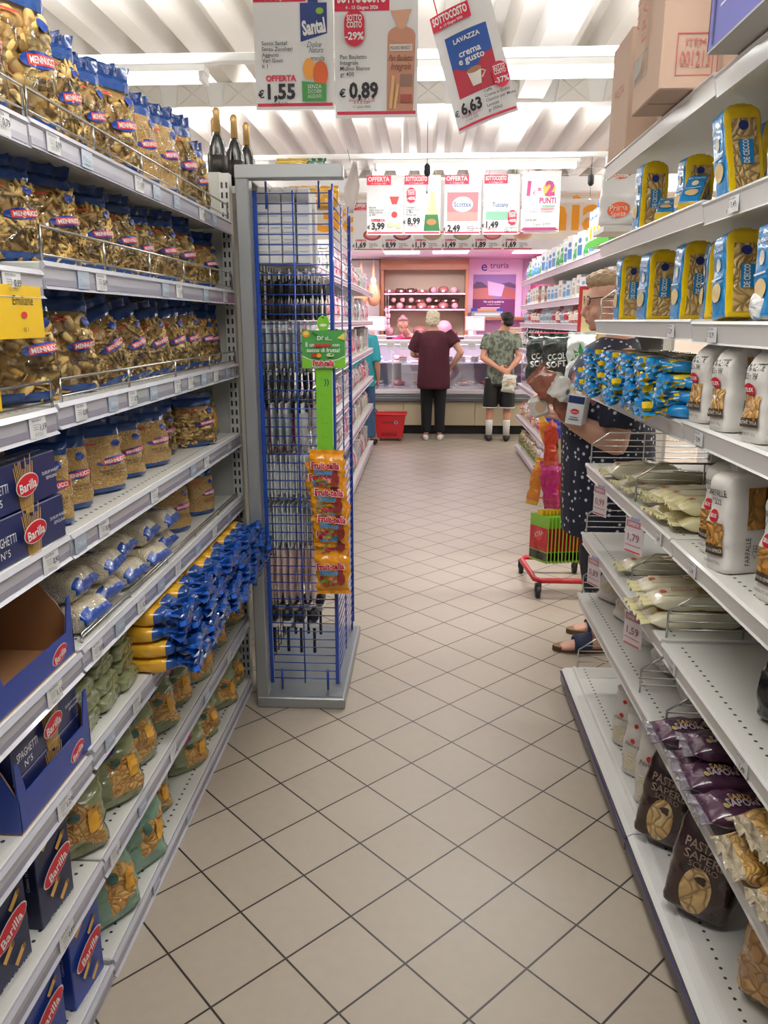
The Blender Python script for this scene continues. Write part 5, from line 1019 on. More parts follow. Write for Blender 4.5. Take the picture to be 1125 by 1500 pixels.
def b_thin():
    r_ = root('sachet'); o = MB(); o.box((-.075, -.003, -.22), (.075, .003, -.02), film('8cc63a', .3), bev=.002); o.box((-.07, -.0045, -.17), (.07, .0045, -.07), film('c8202c')); o.box((-.07, -.0042, -.21), (.07, .0042, -.175), film('2c2a18'))
    art(o, face((0, -.0045, 0), (1, 0, 0), (0, 0, 1)), [('e', 0, -.1, .03, .03, mt('e04a4a')), ('t', 'XTRA', 0, -.1, .02, WHITE, {'rot': 20})]); o.build('pouch', r_); o = MB(); o.box((-.02, -.0035, -.02), (.02, .0035, 0), film('e8c22a')); o.build('header', r_); return r_
for i in range(12): place('thin', b_thin, (.655+i*.021, 4.22+.004*i, .475), R(-55), 'thin red and green sachet in the dense row at the bottom of the red stand', 'sachet', 'red and green sachets', szv=(1.0, 1, 1.35))

# ------------------------------------------------------------------ price banners
PAPER = mt('efeff1', .5, 0, .1); PKR = mt('cf1f45', .45); GT = mt('55585e', .6)
def prod_juice(x, z, s):
    B_ = mt('233a7c', .4)
    return [('q', [(x-.075*s, z), (x+.065*s, z), (x+.075*s, z+.34*s), (x-.075*s, z+.34*s)], mt('eceef0')), ('q', [(x-.075*s, z+.22*s), (x+.075*s, z+.25*s), (x+.075*s, z+.36*s), (x-.075*s, z+.36*s)], B_), ('r', x-.03*s, z+.36*s, x+.025*s, z+.39*s, B_), ('t', 'Santal', x, z+.275*s, .05*s, WHITE, {'b': .04, 'rot': 8, 'w': .13*s}), ('e', x+.035*s, z+.33*s, .022*s, .012*s, mt('8dbb3c')),
            ('t', 'Dolce', x, z+.21*s, .02*s, GT, {'sl': .3}), ('t', 'Natura', x+.01*s, z+.19*s, .02*s, GT, {'sl': .3}), ('t', 'arancia', x+.02*s, z+.16*s, .018*s, INK), ('e', x-.03*s, z+.12*s, .035*s, .04*s, mt('eda34c')), ('e', x+.035*s, z+.10*s, .042*s, .05*s, mt('d9612c')), ('q', [(x-.07*s, z), (x+.065*s, z), (x+.068*s, z+.065*s), (x-.072*s, z+.075*s)], mt('3f9145')),
            ('t', 'SENZA', x, z+.055*s, .014*s, WHITE), ('t', 'ZUCCHERI', x, z+.037*s, .014*s, WHITE), ('t', 'AGGIUNTI', x, z+.018*s, .014*s, WHITE)]
def prod_bread(x, z, s):
    Bc = mt('c98f77', .5)
    return [('q', [(x-.07*s, z), (x+.065*s, z), (x+.075*s, z+.28*s), (x-.065*s, z+.28*s)], Bc), ('e', x+.005*s, z+.28*s, .068*s, .03*s, Bc), ('q', [(x-.012*s, z+.30*s), (x+.018*s, z+.30*s), (x+.055*s, z+.37*s), (x-.05*s, z+.365*s)], mt('d9a78c')), ('q', [(x-.055*s, z+.22*s), (x+.06*s, z+.22*s), (x+.06*s, z+.245*s), (x-.055*s, z+.245*s)], mt('e9ddd6')), ('t', 'MULINO BIANCO', x, z+.232*s, .013*s, INK, {'w': .1*s}),
            ('t', 'Pan Bauletto', x, z+.195*s, .022*s, mt('5a3a2c'), {'sl': .3, 'w': .12*s}), ('t', 'Integrale', x, z+.165*s, .026*s, mt('5a3a2c'), {'sl': .3, 'w': .1*s}), ('r', x, z+.09*s, x+.06*s, z+.135*s, mt('8a6a5c')), ('l', [(x-.05*s, z+.01), (x-.035*s, z+.13*s)], .012*s, mt('d9b27a')), ('l', [(x-.03*s, z+.01), (x-.01*s, z+.1*s)], .010*s, mt('d9b27a')), ('r', x-.0*s, z+.03*s, x+.06*s, z+.06*s, mt('9a4a3c'))]
def prod_coffee(x, z, s):
    return [('q', [(x-.11*s, z), (x+.11*s, z), (x+.11*s, z+.30*s), (x-.11*s, z+.30*s)], mt('1d4fa3', .4)), ('q', [(x-.11*s, z), (x+.11*s, z), (x+.11*s, z+.17*s), (x-.11*s, z+.14*s)], mt('b4213c', .4)), ('e', x-.02*s, z+.16*s, .07*s, .045*s, mt('1d4fa3', .4)), ('t', 'LAVAZZA', x, z+.265*s, .022*s, WHITE, {'b': .03}), ('t', 'crema', x, z+.20*s, .032*s, WHITE, {'b': .02}), ('t', 'e gusto', x, z+.165*s, .032*s, WHITE, {'b': .02}),
            ('q', [(x-.025*s, z+.03*s), (x+.02*s, z+.03*s), (x+.035*s, z+.105*s), (x-.04*s, z+.105*s)], mt('f2ede6')), ('e', x, z+.105*s, .038*s, .014*s, mt('b07c5a')), ('l', [(x+.035*s, z+.09*s), (x+.052*s, z+.08*s), (x+.03*s, z+.055*s)], .007*s, mt('f2ede6'))]
def prod_gen(c1, c2, c3, shape, txt=''):
    def f(x, z, s):
        if shape == 'cone': return [('p', [(x-.055*s, z), (x+.06*s, z), (x+.02*s, z+.26*s), (x-.005*s, z+.26*s)], mt(c1)), ('q', [(x-.055*s, z), (x+.06*s, z), (x+.045*s, z+.11*s), (x-.045*s, z+.11*s)], mt(c2)), ('e', x, z+.06*s, .035*s, .02*s, mt(c3))]
        if shape == 'bag': return [('e', x, z+.05*s, .065*s, .05*s, mt(c1)), ('q', [(x-.05*s, z+.04*s), (x+.05*s, z+.04*s), (x+.02*s, z+.2*s), (x-.02*s, z+.2*s)], mt(c1)), ('q', [(x-.02*s, z+.2*s), (x+.02*s, z+.2*s), (x+.04*s, z+.26*s), (x-.04*s, z+.26*s)], mt(c2)), ('e', x, z+.12*s, .025*s, .025*s, mt(c2)), ('e', x-.03*s, z+.04*s, .025*s, .022*s, mt(c3)), ('e', x+.03*s, z+.035*s, .025*s, .022*s, mt(c3))]
        return [('r', x-.15*s, z, x+.15*s, z+.26*s, mt(c1)), ('r', x-.15*s, z, x+.15*s, z+.08*s, mt(c2)), ('e', x, z+.15*s, .1*s, .07*s, mt(c3)), ('t', txt, x, z+.15*s, .045*s, mt('33507a'), {'b': .02, 'w': .17*s})]
    return f
def kx(ops, cx_, k):
    f = lambda x: cx_+(x-cx_)*k; out = []
    for op in ops:
        op = list(op)
        if op[0] == 'e': op[1] = f(op[1]); op[3] *= k
        elif op[0] == 'r': op[1] = f(op[1]); op[3] = f(op[3])
        elif op[0] == 't': op[2] = f(op[2]); d = dict(op[6]) if len(op) > 6 else {}; d['w'] = d.get('w', .1)*k; op = op[:6]+[d]
        else: op[1] = [(f(a), b_) for a, b_ in op[1]]
        out.append(tuple(op))
    return out
def banner(lbl, x0, x1, Y, z0, head, price, desc, prod, badge=None, rz=0, roll=0, big=True, H_=.60, deep=True, curl=0, wz=3.06):
    w_ = x1-x0; s = w_/.41; t = thing('price_banner', lbl, 'banner', ((x0+x1)/2, Y, z0), R(rz)); t.rotation_euler = (0, -R(roll), R(rz))
    mb = MB(); n = 8
    def P(x, z, off): c = curl*((x/w_)**2-.25); return V((x, c-off*1.4, z))
    vs = [P(-w_/2+w_*i/n, zz, 0) for zz in (0, H_) for i in range(n+1)]; m_ = len(vs); vs += [v+V((0, .0012, 0)) for v in vs]
    fs = [(i, i+1, n+2+i, n+1+i) for i in range(n)]; fs += [tuple(a+m_ for a in f[::-1]) for f in fs[:]]
    fs += [(0, m_, m_+n+1, n+1), (n, 2*n+1, m_+2*n+1, m_+n)]; mb.add(vs, fs, PAPER)
    ops = [('r', -w_/2+.008*s, .015*s, w_/2-.008*s, .03*s, PKR, n)]
    if head: ops += [('r', -w_/2+.002, H_-.10*s, -w_/2+.27*s, H_-.003, PKR, 5), ('t', head, -w_/2+.135*s, H_-.04*s, .045*s, WHITE, {'b': .04, 'w': .24*s, 'fill': 1}), ('t', '4 - 13 Giugno 2026', -w_/2+.135*s, H_-.085*s, .015*s, WHITE, {'b': .02, 'w': .16*s})]
    if price:
        px, pz = price[1], price[2]; ops += [('t', '€', px-.106*s, pz-.012*s, .035*s, INK, {'b': .02}), ('t', price[0], px, pz, .068*s, INK, {'b': .035, 'w': .145*s})]
        if price[3]: ops += [('t', price[3], px, pz+.062*s, .026*s, PKR, {'b': .04})]
        ops += [('t', 'al lt € '+price[0], px-.01, pz-.055*s, .013*s, GT)]
        if badge: ops += [('t', 'invece di € 1,25', px-.01, pz-.045*s, .014*s, PKR), ('t', 'n° pezzi 4000', px-.01, pz-.075*s, .011*s, GT)]
    for i, (tx, dx, dz) in enumerate(desc): ops.append(('t', tx, dx, dz, .018*s, mt('3b3d44'), {'a': 'l', 'b': .01}))
    if badge: bx, bz = badge[:2]; ops += [('e', bx, bz+.03*s, .05*s, .05*s, PKR), ('e', bx, bz-.03*s, .05*s, .05*s, PKR), ('r', bx-.05*s, bz-.03*s, bx+.05*s, bz+.03*s, PKR), ('t', 'SOTTO', bx, bz+.045*s, .026*s, WHITE, {'b': .03, 'w': .075*s}), ('t', 'COSTO', bx, bz+.015*s, .026*s, WHITE, {'b': .03, 'w': .075*s}), ('t', badge[2], bx, bz-.035*s, .032*s, WHITE, {'b': .03})]
    if badge and len(badge) > 3: a = art(mb, P, prod+ops[:0]); art(mb, P, ops, 8)
    else: art(mb, P, ops); art(mb, P, prod, 3)
    mb.build('sheet', t); o = MB()
    for sx in (-1, 1): o.tube([(sx*w_*.36, 0, H_-.01), (sx*w_*.36, 0, wz-z0)], .0035, RED if sx < 0 else mt('b7cf3a'), 5)
    o.build('ribbon', t); return t
banner('large hanging banner with a juice carton priced 1,55', -.899, -.488, 4.40, 2.575, 'OFFERTA', ('1,55', -.07, .085, 'OFFERTA'), [(a, -.165, .31-i*.027) for i, a in enumerate(['Succo Santal', 'Senza Zuccheri', 'Aggiunti', 'Vari Gusti', 'lt 1'])], wz=3.27, prod=kx(prod_juice(.105, .035, 1.27), .105, .72))
banner('large hanging banner with a brown loaf bag priced 0,89', -.482, -.056, 4.40, 2.53, 'SOTTOCOSTO', ('0,89', -.065, .13, ''), [(a, -.185, .285-i*.027) for i, a in enumerate(['Pan Bauletto', 'Integrale', 'Mulino Bianco', 'gr 400'])], wz=3.27, prod=kx(prod_bread(.125, .03, 1.27), .125, .8), badge=(-.11, .415, '-29%'))
b3 = banner('tilted hanging banner with a blue and red coffee pack priced 6,63', .155, .475, 4.40, 2.50, 'SOTTOCOSTO', ('6,63', -.06, .10, ''), [(a, .02, .14-i*.024) for i, a in enumerate(['Caffè', 'Crema e Gusto', 'Classico per Moka', 'Lavazza', 'gr 250x2'])], prod_coffee(.0, .155, 1.0), (.12, .19, '-37%', 1), rz=-14, roll=17, H_=.58, curl=.10, wz=3.30)
HD = lambda lines: [(a, -.17, .28-i*.025) for i, a in enumerate(lines)]
banner('deli banner with a bag of onions priced 3,99', -.642, -.249, 8.8, 2.40, 'OFFERTA', ('3,99', -.075, .09, 'OFFERTA'), HD(['Biscotti', 'Segni Intesi Soy', 'Senza Lattosio', 'gr 500']), prod_gen('e9e6e2', 'c43a3a', 'c9d8b0', 'bag')(.10, .05, 1.3))
banner('deli banner with a tall cheese wedge priced 8,99', -.241, .146, 8.8, 2.40, 'SOTTOCOSTO', ('8,99', -.09, .14, ''), HD(['Parmigiano', 'Reggiano Dop', '22 Mesi', 'Parmareggio']), prod_gen('e8cf9a', '2c6b3c', 'c8784a', 'cone')(.10, .04, 1.5), (-.12, .40, '-40%'))
banner('deli banner with a red Scottex paper pack priced 2,49', .189, .575, 8.8, 2.40, 'OFFERTA', ('2,49', -.09, .065, ''), [(a, .05, .085-i*.02) for i, a in enumerate(['Scottex', 'Wonder Blocco', '2 rotoli'])], prod_gen('e0737a', 'e8908a', 'f0eef2', 'box', 'Scottex')(.0, .14, 1.1))
banner('deli banner with a grey and green Tuscany pack priced 1,49', .603, .98, 8.8, 2.40, 'SOTTOCOSTO', ('1,49', -.09, .10, ''), [(a, .04, .07-i*.02) for i, a in enumerate(['Carta igienica', 'Foxy', '4 Maxi Rotoli'])], prod_gen('c9cccb', '7fae96', 'd5d8d6', 'box', 'Tuscany')(-.01, .15, 1.0), (.12, .17, '-40%'))
PU = mt('a0356c', .5); t = banner('deli banner reading 1 euro equals 2 punti', 1.0, 1.40, 8.75, 2.42, '', None, [], [('e', .08, .42, .065, .075, mt('f0b45a')), ('t', '1', -.13, .43, .13, PU, {'b': .05, 'rot': -4}), ('t', '€', -.07, .385, .04, PU), ('t', '=', -.02, .42, .05, PU, {'b': .03}), ('t', '2', .09, .43, .13, PU, {'b': .05}), ('t', 'PUNTI', .07, .31, .055, PU, {'b': .03, 'w': .17}),
      ('r', .01, .25, .15, .265, mt('7fb89a')), ('r', .0, .222, .14, .24, mt('d98a94')), ('r', .0, .2, .13, .215, mt('e0b4aa')), ('t', 'SOLO QUI', -.09, .23, .02, PU), ('t', 'RISPARMI', -.09, .20, .02, PU), ('t', 'Carta più', -.1, .12, .022, INK, {'b': .02}), ('t', 'Super EMMI', .02, .075, .026, GT), ('r', -.18, .012, .17, .042, PU)])
for i in range(5): banner('banner in the row half hidden behind the five deli banners, %s from the blue rack' % NTH[i], -.62+.44*i, -.22+.44*i, 9.7, 2.50, 'OFFERTA', (['1,39', '0,89', '1,39', '2,19', '1,39'][i], .06, .07, ''), [], [], wz=3.14)
for i, (p_, c_) in enumerate([('1,69', 'a83a44'), ('8,99', '6a3a48'), ('1,19', 'a8b07a'), ('1,49', '7a9a5a'), ('1,89', 'b8606a'), ('1,69', 'd8b080')]):
    banner('lowest row banner hanging before the deli canopy, %s from the hams, priced %s' % (NTH[i], p_), -.965+.395*i, -.585+.395*i, 10.75, 2.40, 'OFFERTA', (p_, -.09, .075, 'OFFERTA'), [(a, .02, .09-i_*.022) for i_, a in enumerate(['Prosciutto', 'cotto scelto', 'al kg'])], [('e', .06, .20, .12, .07, mt(c_)), ('e', .06, .205, .09, .05, mt('d08a8c'))])
for (y, z, l) in ((4.4, 3.272, 'thin steel wire carrying the three large banners'), (8.8, 3.062, 'thin steel wire carrying the five deli banners'), (9.7, 3.142, 'thin steel wire carrying the half hidden banners'), (10.75, 3.062, 'thin steel wire carrying the lowest banners')):
    t = thing('banner_wire', l, 'wire', (0, y, z)); o = MB(); o.tube([(-6, 0, 0), (6, 0, 0)], .0035, CHROME, 5); o.build('wire', t)
    for x in (-3, 3.2): o = MB(); o.tube([(x, 0, 0), (x, 0, 3.58-z)], .003, CHROME, 5); o.build('drop_wire', t)
# small hanging sensors
for (x, y, z, l) in ((.62, 7.58, 2.78, 'small black hanging hook capsule beneath the loaf banner'), (1.62, 8.3, 2.80, 'small black hanging capsule right of the banners')):
    t = thing('hanging_sensor', l, 'sensor', (x if x > 1 else -.0, y, z)); o = MB(); o.loft([(0, 0, 0, .015, .015), (0, 0, .02, .03, .03), (0, 0, .09, .03, .03), (0, 0, .11, .012, .012)], BLACK, 12); o.build('body', t); o = MB(); o.tube([(0, 0, .11), (0, 0, .585 if x < 1 else .27)], .003, BLACK, 5); o.tube([(0, 0, 0), (0, 0, -.12)], .002, BLACK, 5); o.ball((0, 0, -.13), .012, .012, .02, CHROME, 8, 6); o.build('cord', t)

# ------------------------------------------------------------------ the deli
WOOD = mt('9c6a44', .45, 0, .1, .05, 12); DW = mt('e6dfe2', .35, 0, .2); LAV = mt('dccbe2', .5)
t = thing('deli_counter', 'long glass deli counter with beige panels and dark bumper', 'deli counter', (0, 0, 0)); x0, x1 = -2.2, 2.6
o = MB(); o.box((x0, 10.55, .0), (x1, 11.3, .13), mt('17171a', .5)); o.build('plinth', t)
for i in range(5): a = x0+i*.96; o = MB(); o.box((a+.002, 10.42, .13), (a+.958, 11.3, .45), mt('bfb094', .4), bev=.004); o.build('base_panel', t)
o = MB(); o.box((x0, 10.37, .45), (x1, 10.5, .545), mt('5d5f66', .4), bev=.012); o.tube([(x0, 10.37, .5), (x1, 10.37, .5)], .006, mt('8a8c92'), 6); o.build('bumper', t)
o = MB(); o.box((x0, 10.38, .55), (x1, 10.5, .61), DW, bev=.008); o.build('front_rail', t)
o = MB(); o.box((x0, 10.5, .5), (x1, 11.25, .62), DW); o.build('display_deck', t)
o = MB(); o.box((x0, 11.22, .62), (x1, 11.27, 1.2), mt('b9b2bd', .3, .5)); o.build('rear_wall', t)
o = MB(); o.box((x0, 10.8, .93), (x1, 11.2, .942), mt('e3dbe6', .2)); o.build('middle_shelf', t)
o = MB(); o.prism([(10.40, .61), (10.405, .61), (10.565, 1.2), (10.56, 1.2)], 'x', x0, x1, glassy('f4f2f8', .10)); o.build('front_glass', t)
o = MB(); o.box((x0, 10.54, 1.2), (x1, 11.15, 1.245), DW, bev=.006); o.build('counter_top', t)
o = MB(); o.box((x0+.02, 10.6, 1.188), (x1-.02, 10.64, 1.199), mt('ffeefc', .4, emit=3.5)); o.build('light_strip', t)
for x in (-1.2, -.43, .25, 1.3, 2.1): o = MB(); o.tube([(x, 10.56, .62), (x, 10.60, 1.2)], .012, CHROME, 8); o.build('glass_post', t)
MEAT = [('b5434a', 'd98a8c'), ('d9a09a', 'e8c4bc'), ('8e2f38', 'c06a70'), ('e6cfc4', 'c98a80'), ('caa06a', 'e0c08a')]
def b_meat(i, tray=True):
    def f():
        a, b_ = MEAT[i]; r_ = root('meat_tray'); o = MB(); o.box((-.13, -.10, 0), (.13, .10, .018), mt('e9e7ea', .3), bev=.006); o.build('tray', r_); o = MB()
        rr = random.Random(i)
        for k_ in range(7): o.ball((rr.uniform(-.07, .07), rr.uniform(-.05, .05), .035+.006*k_), .055, .045, .018, mt(a if k_ % 2 else b_, .35, 0, .3), 10, 6)
        o.build('meat_slices', r_); return r_
    return f
rd = random.Random(8); k = 0
for x in [-1.0+.31*i for i in range(11)]:
    for (y, z) in ((10.66, .621), (10.98, .621), (10.98, .943)):
        i = rd.randrange(5); place(('meat', i), b_meat(i), (x+rd.uniform(-.02, .02), y, z), R(rd.uniform(-8, 8)), 'tray of sliced %s inside the deli counter' % ['red ham', 'pale ham', 'dark salami', 'fatty bacon', 'cheese'][i], 'meat tray', '%s trays in the deli counter' % ['ham', 'pale ham', 'salami', 'bacon', 'cheese'][i])
for i, x in enumerate([-.85, -.3, .33, .50, .68, .86, 1.04, 1.22, 1.4]):
    def b_tag2():
        r_ = root('price_tag'); o = MB(); o.box((-.055, -.001, 0), (.055, .001, .08), WHITE); art(o, face((0, -.001, 0), (1, 0, 0), (0, 0, 1)), [('t', '9,90', 0, .035, .03, INK), ('r', -.04, .06, .04, .07, PKR)]); o.build('card', r_); o = MB(); o.box((-.01, -.002, 0), (.01, .008, .012), CHROME); o.build('clip', r_); return r_
    place('ptag', b_tag2, (x, 10.80, .945), 0, 'small white price tag standing on the middle deli shelf', 'price tag', 'price tags in the counter')
t = thing('white_box', 'white box on the deli counter before the serving person', 'box', (-.17, 10.7, .80)); o = MB(); o.box((-.15, -.06, .0), (.15, .12, .13), DW, bev=.008); o.build('body', t); o = MB(); o.box((-.15, .0, -.175), (.15, .05, .0), DW); o.build('stand', t)
for i, x in enumerate((-.46, -.28, -.10, .15, .62, .84)):
    t = thing('paper_notice', 'white paper notice on the counter top edge, %s from the blue rack' % NTH[i], 'notice', (x, 10.53, 1.13)); o = MB(); o.box((-.055, -.001, 0), (.055, .001, .1), WHITE); art(o, face((0, -.001, 0), (1, 0, 0), (0, 0, 1)), [('r', -.04, .08-.015*k_, .04, .085-.015*k_, mt('b9a9c0')) for k_ in range(4)]); o.build('sheet', t)
# canopy with lights
t = thing('deli_canopy', 'pale lit canopy over the deli counter', 'canopy', (0, 0, 0)); o = MB(); o.box((-2.4, 10.95, 2.46), (1.95, 13.15, 2.50), mt('efe9f2', .5)); o.build('soffit', t)
o = MB(); o.box((-2.4, 10.92, 2.42), (1.95, 10.95, 2.56), DW); o.build('fascia', t)
for x in (-1.6, -.35, .35, 1.5): o = MB(); o.box((x-.25, 11.3, 2.452), (x+.25, 11.9, 2.461), mt('fdf0ff', .4, emit=4)); o.build('light_panel', t)
o = MB(); o.box((-3, 12.985, 0), (2.1, 13.05, 2.46), LAV); struct(o.build('wall_deli'))
o = MB(); o.box((1.68, 11.0, 0), (1.74, 12.98, 2.46), mt('d43c84', .5)); struct(o.build('wall_side'))
# salami cabinet
t = thing('salami_cabinet', 'open wooden cabinet with shelves of cured meats behind the counter', 'cabinet', (0, 0, 0))
o = MB(); o.box((-.70, 12.9, .9), (.66, 12.95, 2.42), mt('bcb294', .6)); o.build('back_panel', t)
for x in (-.70, .62): o = MB(); o.box((x, 12.55, .9), (x+.045, 12.9, 2.42), WOOD); o.build('side_panel', t)
o = MB(); o.box((-.70, 12.53, 2.27), (.665, 12.56, 2.43), WOOD); o.build('fascia', t)
for z in (1.92, 1.68, 1.27): o = MB(); o.box((-.655, 12.56, z-.02), (.62, 12.9, z), mt('e4d6e4', .3)); o.build('shelf', t)
def b_sal(i):
    def f():
        r_ = root('cured_meat'); c1 = ['8a4a44', 'a8685f', '5e3028', 'b98a80', '94504c'][i]; o = MB()
        if i in (0, 3): o.tube([(0, -.10, .05), (0, .10, .05)], .05, mt(c1, .4), 16)
        elif i == 1: o.ball((0, 0, .055), .085, .09, .055, mt(c1, .4, 0, .3))
        elif i == 2: o.loft([(-.1, 0, .02, .01, .02), (-.06, 0, .04, .03, .04), (.04, 0, .04, .035, .04), (.09, 0, .05, .03, .02)], mt(c1, .5), 12)
        else: o.box((-.09, -.06, 0), (.09, .06, .055), mt(c1, .4), bev=.02)
        o.build('meat', r_); o = MB()
        if i in (0, 3): o.tube([(0, -.103, .05), (0, -.100, .05)], .044, mt('d49a9e', .35), 16)
        else: o.box((-.02, -.092, .02), (.02, -.088, .05), WHITE)
        o.build('cut_face' if i in (0, 3) else 'paper_label', r_); return r_
    return f
rd = random.Random(17); SN = ['salami log with cut face', 'pink wrapped ham', 'dark cured sausage', 'mortadella log with cut face', 'block of cooked ham']
for z, sc_, rows in ((1.921, 1, 1), (1.681, 1, 1), (1.681, .8, 2), (1.271, 1.35, 1)):
    x = -.57 if rows == 1 else -.50
    while x < .55:
        i = rd.randrange(5); place(('sal', i), b_sal(i), (x, 12.72, z+(.10 if rows == 2 else 0)), R(rd.uniform(-10, 10)), '%s on the %s cabinet shelf' % (SN[i], 'top' if z > 1.9 else 'middle' if z > 1.6 else 'lower'), 'cured meat', '%s, %s' % (SN[i], 'top' if z > 1.9 else 'middle' if z > 1.6 else 'lower'), sc=sc_); x += .17*sc_ if z > 1.3 else .24
t = thing('mortadella', 'very large round mortadella with pale pink cut face on the lower cabinet shelf', 'cured meat', (.30, 12.62, 1.39)); o = MB(); o.tube([(0, 0, 0), (0, .22, 0)], .12, mt('c97a88', .4), 24); o.build('body', t); o = MB(); o.tube([(0, -.003, 0), (0, 0, 0)], .116, mt('e8a2b0', .35), 24); o.build('cut_face', t)
for i, x in enumerate((-.62, -.66)):
    t = thing('sausage_string', 'string of small white salamis hanging at the cabinet post, %s' % ['right', 'left'][i], 'sausages', (x+.04, 12.5, 1.38)); 
    for j in range(4): o = MB(); o.ball((.01*(j % 2), 0, .28-j*.085), .022, .022, .045, mt('d9b4bf', .5), 10, 7); o.build('sausage', t)
    o = MB(); o.tube([(0, 0, .3), (0, 0, .62)], .002, WHITE, 4); o.build('string', t)
def b_ham():
    r_ = root('hanging_ham'); o = MB(); o.loft([(0, 0, -.62, .02, .02), (0, 0, -.60, .07, .06), (0, 0, -.5, .105, .08), (.0, 0, -.38, .095, .075), (-.0, 0, -.28, .05, .045), (0, 0, -.2, .028, .026), (.0, 0, -.08, .024, .022), (0, 0, 0, .012, .012)], mt('c79468', .45, 0, .3, .3, 12), 18); o.build('meat', r_)
    o = MB(); o.loft([(0, 0, -.27, .05, .047), (0, 0, -.2, .032, .03)], WHITE, 14); o.build('paper_band', r_); o = MB(); o.tube([(0, 0, 0), (0, 0, .10)], .003, WHITE, 4); o.build('cord', r_); return r_
for i, (x, y) in enumerate(((-.80, 12.3), (-.98, 12.2), (-1.2, 12.3))): place('ham', b_ham, (x, y, 2.34), R(20*i), 'whole cured ham hanging left of the cabinet, %s' % ['first from the cabinet', 'second from the cabinet', 'third from the cabinet'][i], 'ham')
t = thing('wall_panel', 'pale panel with wooden edge behind the hanging hams', 'panel', (0, 0, 0)); o = MB(); o.box((-2.0, 12.9, .9), (-.74, 12.97, 2.44), mt('e9e2de', .5)); o.build('board', t); o = MB(); o.box((-.745, 12.88, .9), (-.715, 12.95, 2.44), WOOD); o.build('edge_strip', t)
# etruria poster and ledge
t = thing('poster', 'tall white poster headed etruria with a tuscan town picture', 'poster', (1.10, 12.955, 1.56)); o = MB(); o.box((-.44, 0, 0), (.44, .02, .90), mt('ece2f2', .4)); VB = mt('5a5fae')
art(o, face((0, 0, 0), (1, 0, 0), (0, 0, 1)), [('r', -.34, .0, .34, .28, mt('7a3a72')), ('r', -.34, .28, .34, .66, mt('9c8fc4')), ('p', [(-.34, .42), (-.25, .52), (-.10, .5), (-.02, .36), (.0, .28), (-.34, .28)], mt('c4867a')), ('p', [(.34, .42), (.2, .48), (.14, .42), (.08, .3), (.34, .28)], mt('b8766a')), ('p', [(-.34, .5), (-.28, .55), (-.2, .54), (-.14, .5), (-.1, .46), (-.34, .44)], mt('6a5a78')), ('p', [(.34, .5), (.24, .54), (.12, .52), (.08, .5), (.34, .44)], mt('6a5a78')), ('q', [(-.09, .34), (.12, .32), (.16, .5), (-.11, .56)], mt('e6dcf4')),
     ('t', 'Per noi la qualità ha', 0, .24, .028, WHITE, {'b': .03, 'w': .6}), ('t', 'un sapore toscano', 0, .2, .02, WHITE), ('t', 'e', -.17, .79, .15, VB, {'b': .01}), ('t', 'truria', .07, .80, .09, VB), ('t', 'GASTRONOMIA', 0, .71, .018, mt('b89ac8'))]); o.build('board', t)
o = MB(); o.box((-.44, -.004, .9), (.44, .02, .91), WOOD); o.build('top_edge', t)
t = thing('wall_ledge', 'narrow wooden ledge beneath the etruria poster', 'ledge', (0, 0, 0)); o = MB(); o.box((.66, 12.72, 1.515), (1.66, 12.955, 1.555), WOOD); o.build('board', t)
o = MB(); o.box((.8, 12.9, 1.40), (.84, 12.955, 1.515), WOOD); o.build('bracket', t)
t = thing('product_box', 'long blue and green boxed product on the wooden ledge', 'box', (.98, 12.80, 1.556)); o = MB(); o.box((-.25, -.05, 0), (.25, .05, .09), mt('8fa59a', .4)); o.box((-.25, -.051, .09), (.25, .05, .14), mt('30489a', .4)); art(o, face((0, -.052, 0), (1, 0, 0), (0, 0, 1)), [('r', -.15, .1, .15, .13, OR_), ('r', -.2, .03, .2, .06, mt('cfdcc8'))]); o.build('body', t); o = MB(); o.box((-.1, -.04, .14), (.2, .04, .15), WHITE); o.build('lid', t)
# back worktop and machines
t = thing('back_worktop', 'grey worktop along the deli back wall', 'worktop', (0, 0, 0)); o = MB(); o.box((-2, 12.45, .86), (1.66, 12.975, .9), mt('a79cae', .4)); o.build('top', t); o = MB(); o.box((-2, 12.5, 0), (1.66, 12.975, .86), mt('8a7f92', .5)); o.build('front', t)
for i, (x, y, l) in enumerate(((-.72, 11.55, 'deli scale with lit screen beside the teal shirt'), (.72, 11.5, 'deli scale with lit screen beside the boy\'s head'))):
    t = thing('deli_scale', l, 'scale', (x, y, 1.246 if 0 else 1.0)); o = MB(); o.box((-.15, -.12, .22), (.15, .15, .30), DW, bev=.01); o.box((-.05, -.05, 0), (.05, .1, .22), DW); o.build('body', t); o = MB(); o.box((-.02, .05, .30), (.02, .08, .4), DW); o.box((-.14, .02, .36), (.14, .06, .56), DW, bev=.006); o.build('monitor', t); o = MB(); o.box((-.12, .016, .385), (.12, .0195, .535), mt('eafcff', .3, emit=.7)); o.build('screen', t)
    o = MB(); o.box((-.2, -.15, -.02), (.2, .2, 0), DW); o.box((-.18, .1, -1.0), (.18, .18, -.02), DW); o.build('pedestal', t)
t = thing('apron', 'white apron hanging at the right post of the cabinet', 'apron', (.72, 12.6, 1.25)); o = MB(); o.loft([(0, 0, .3, .01, .01), (0.01, 0, .22, .04, .02), (.0, 0, .05, .06, .025), (.0, 0, -.1, .05, .02)], WHITE, 12); o.build('cloth', t); o = MB(); o.tube([(0, 0, .28), (0, .25, .34)], .004, WHITE, 5); o.build('loop', t)
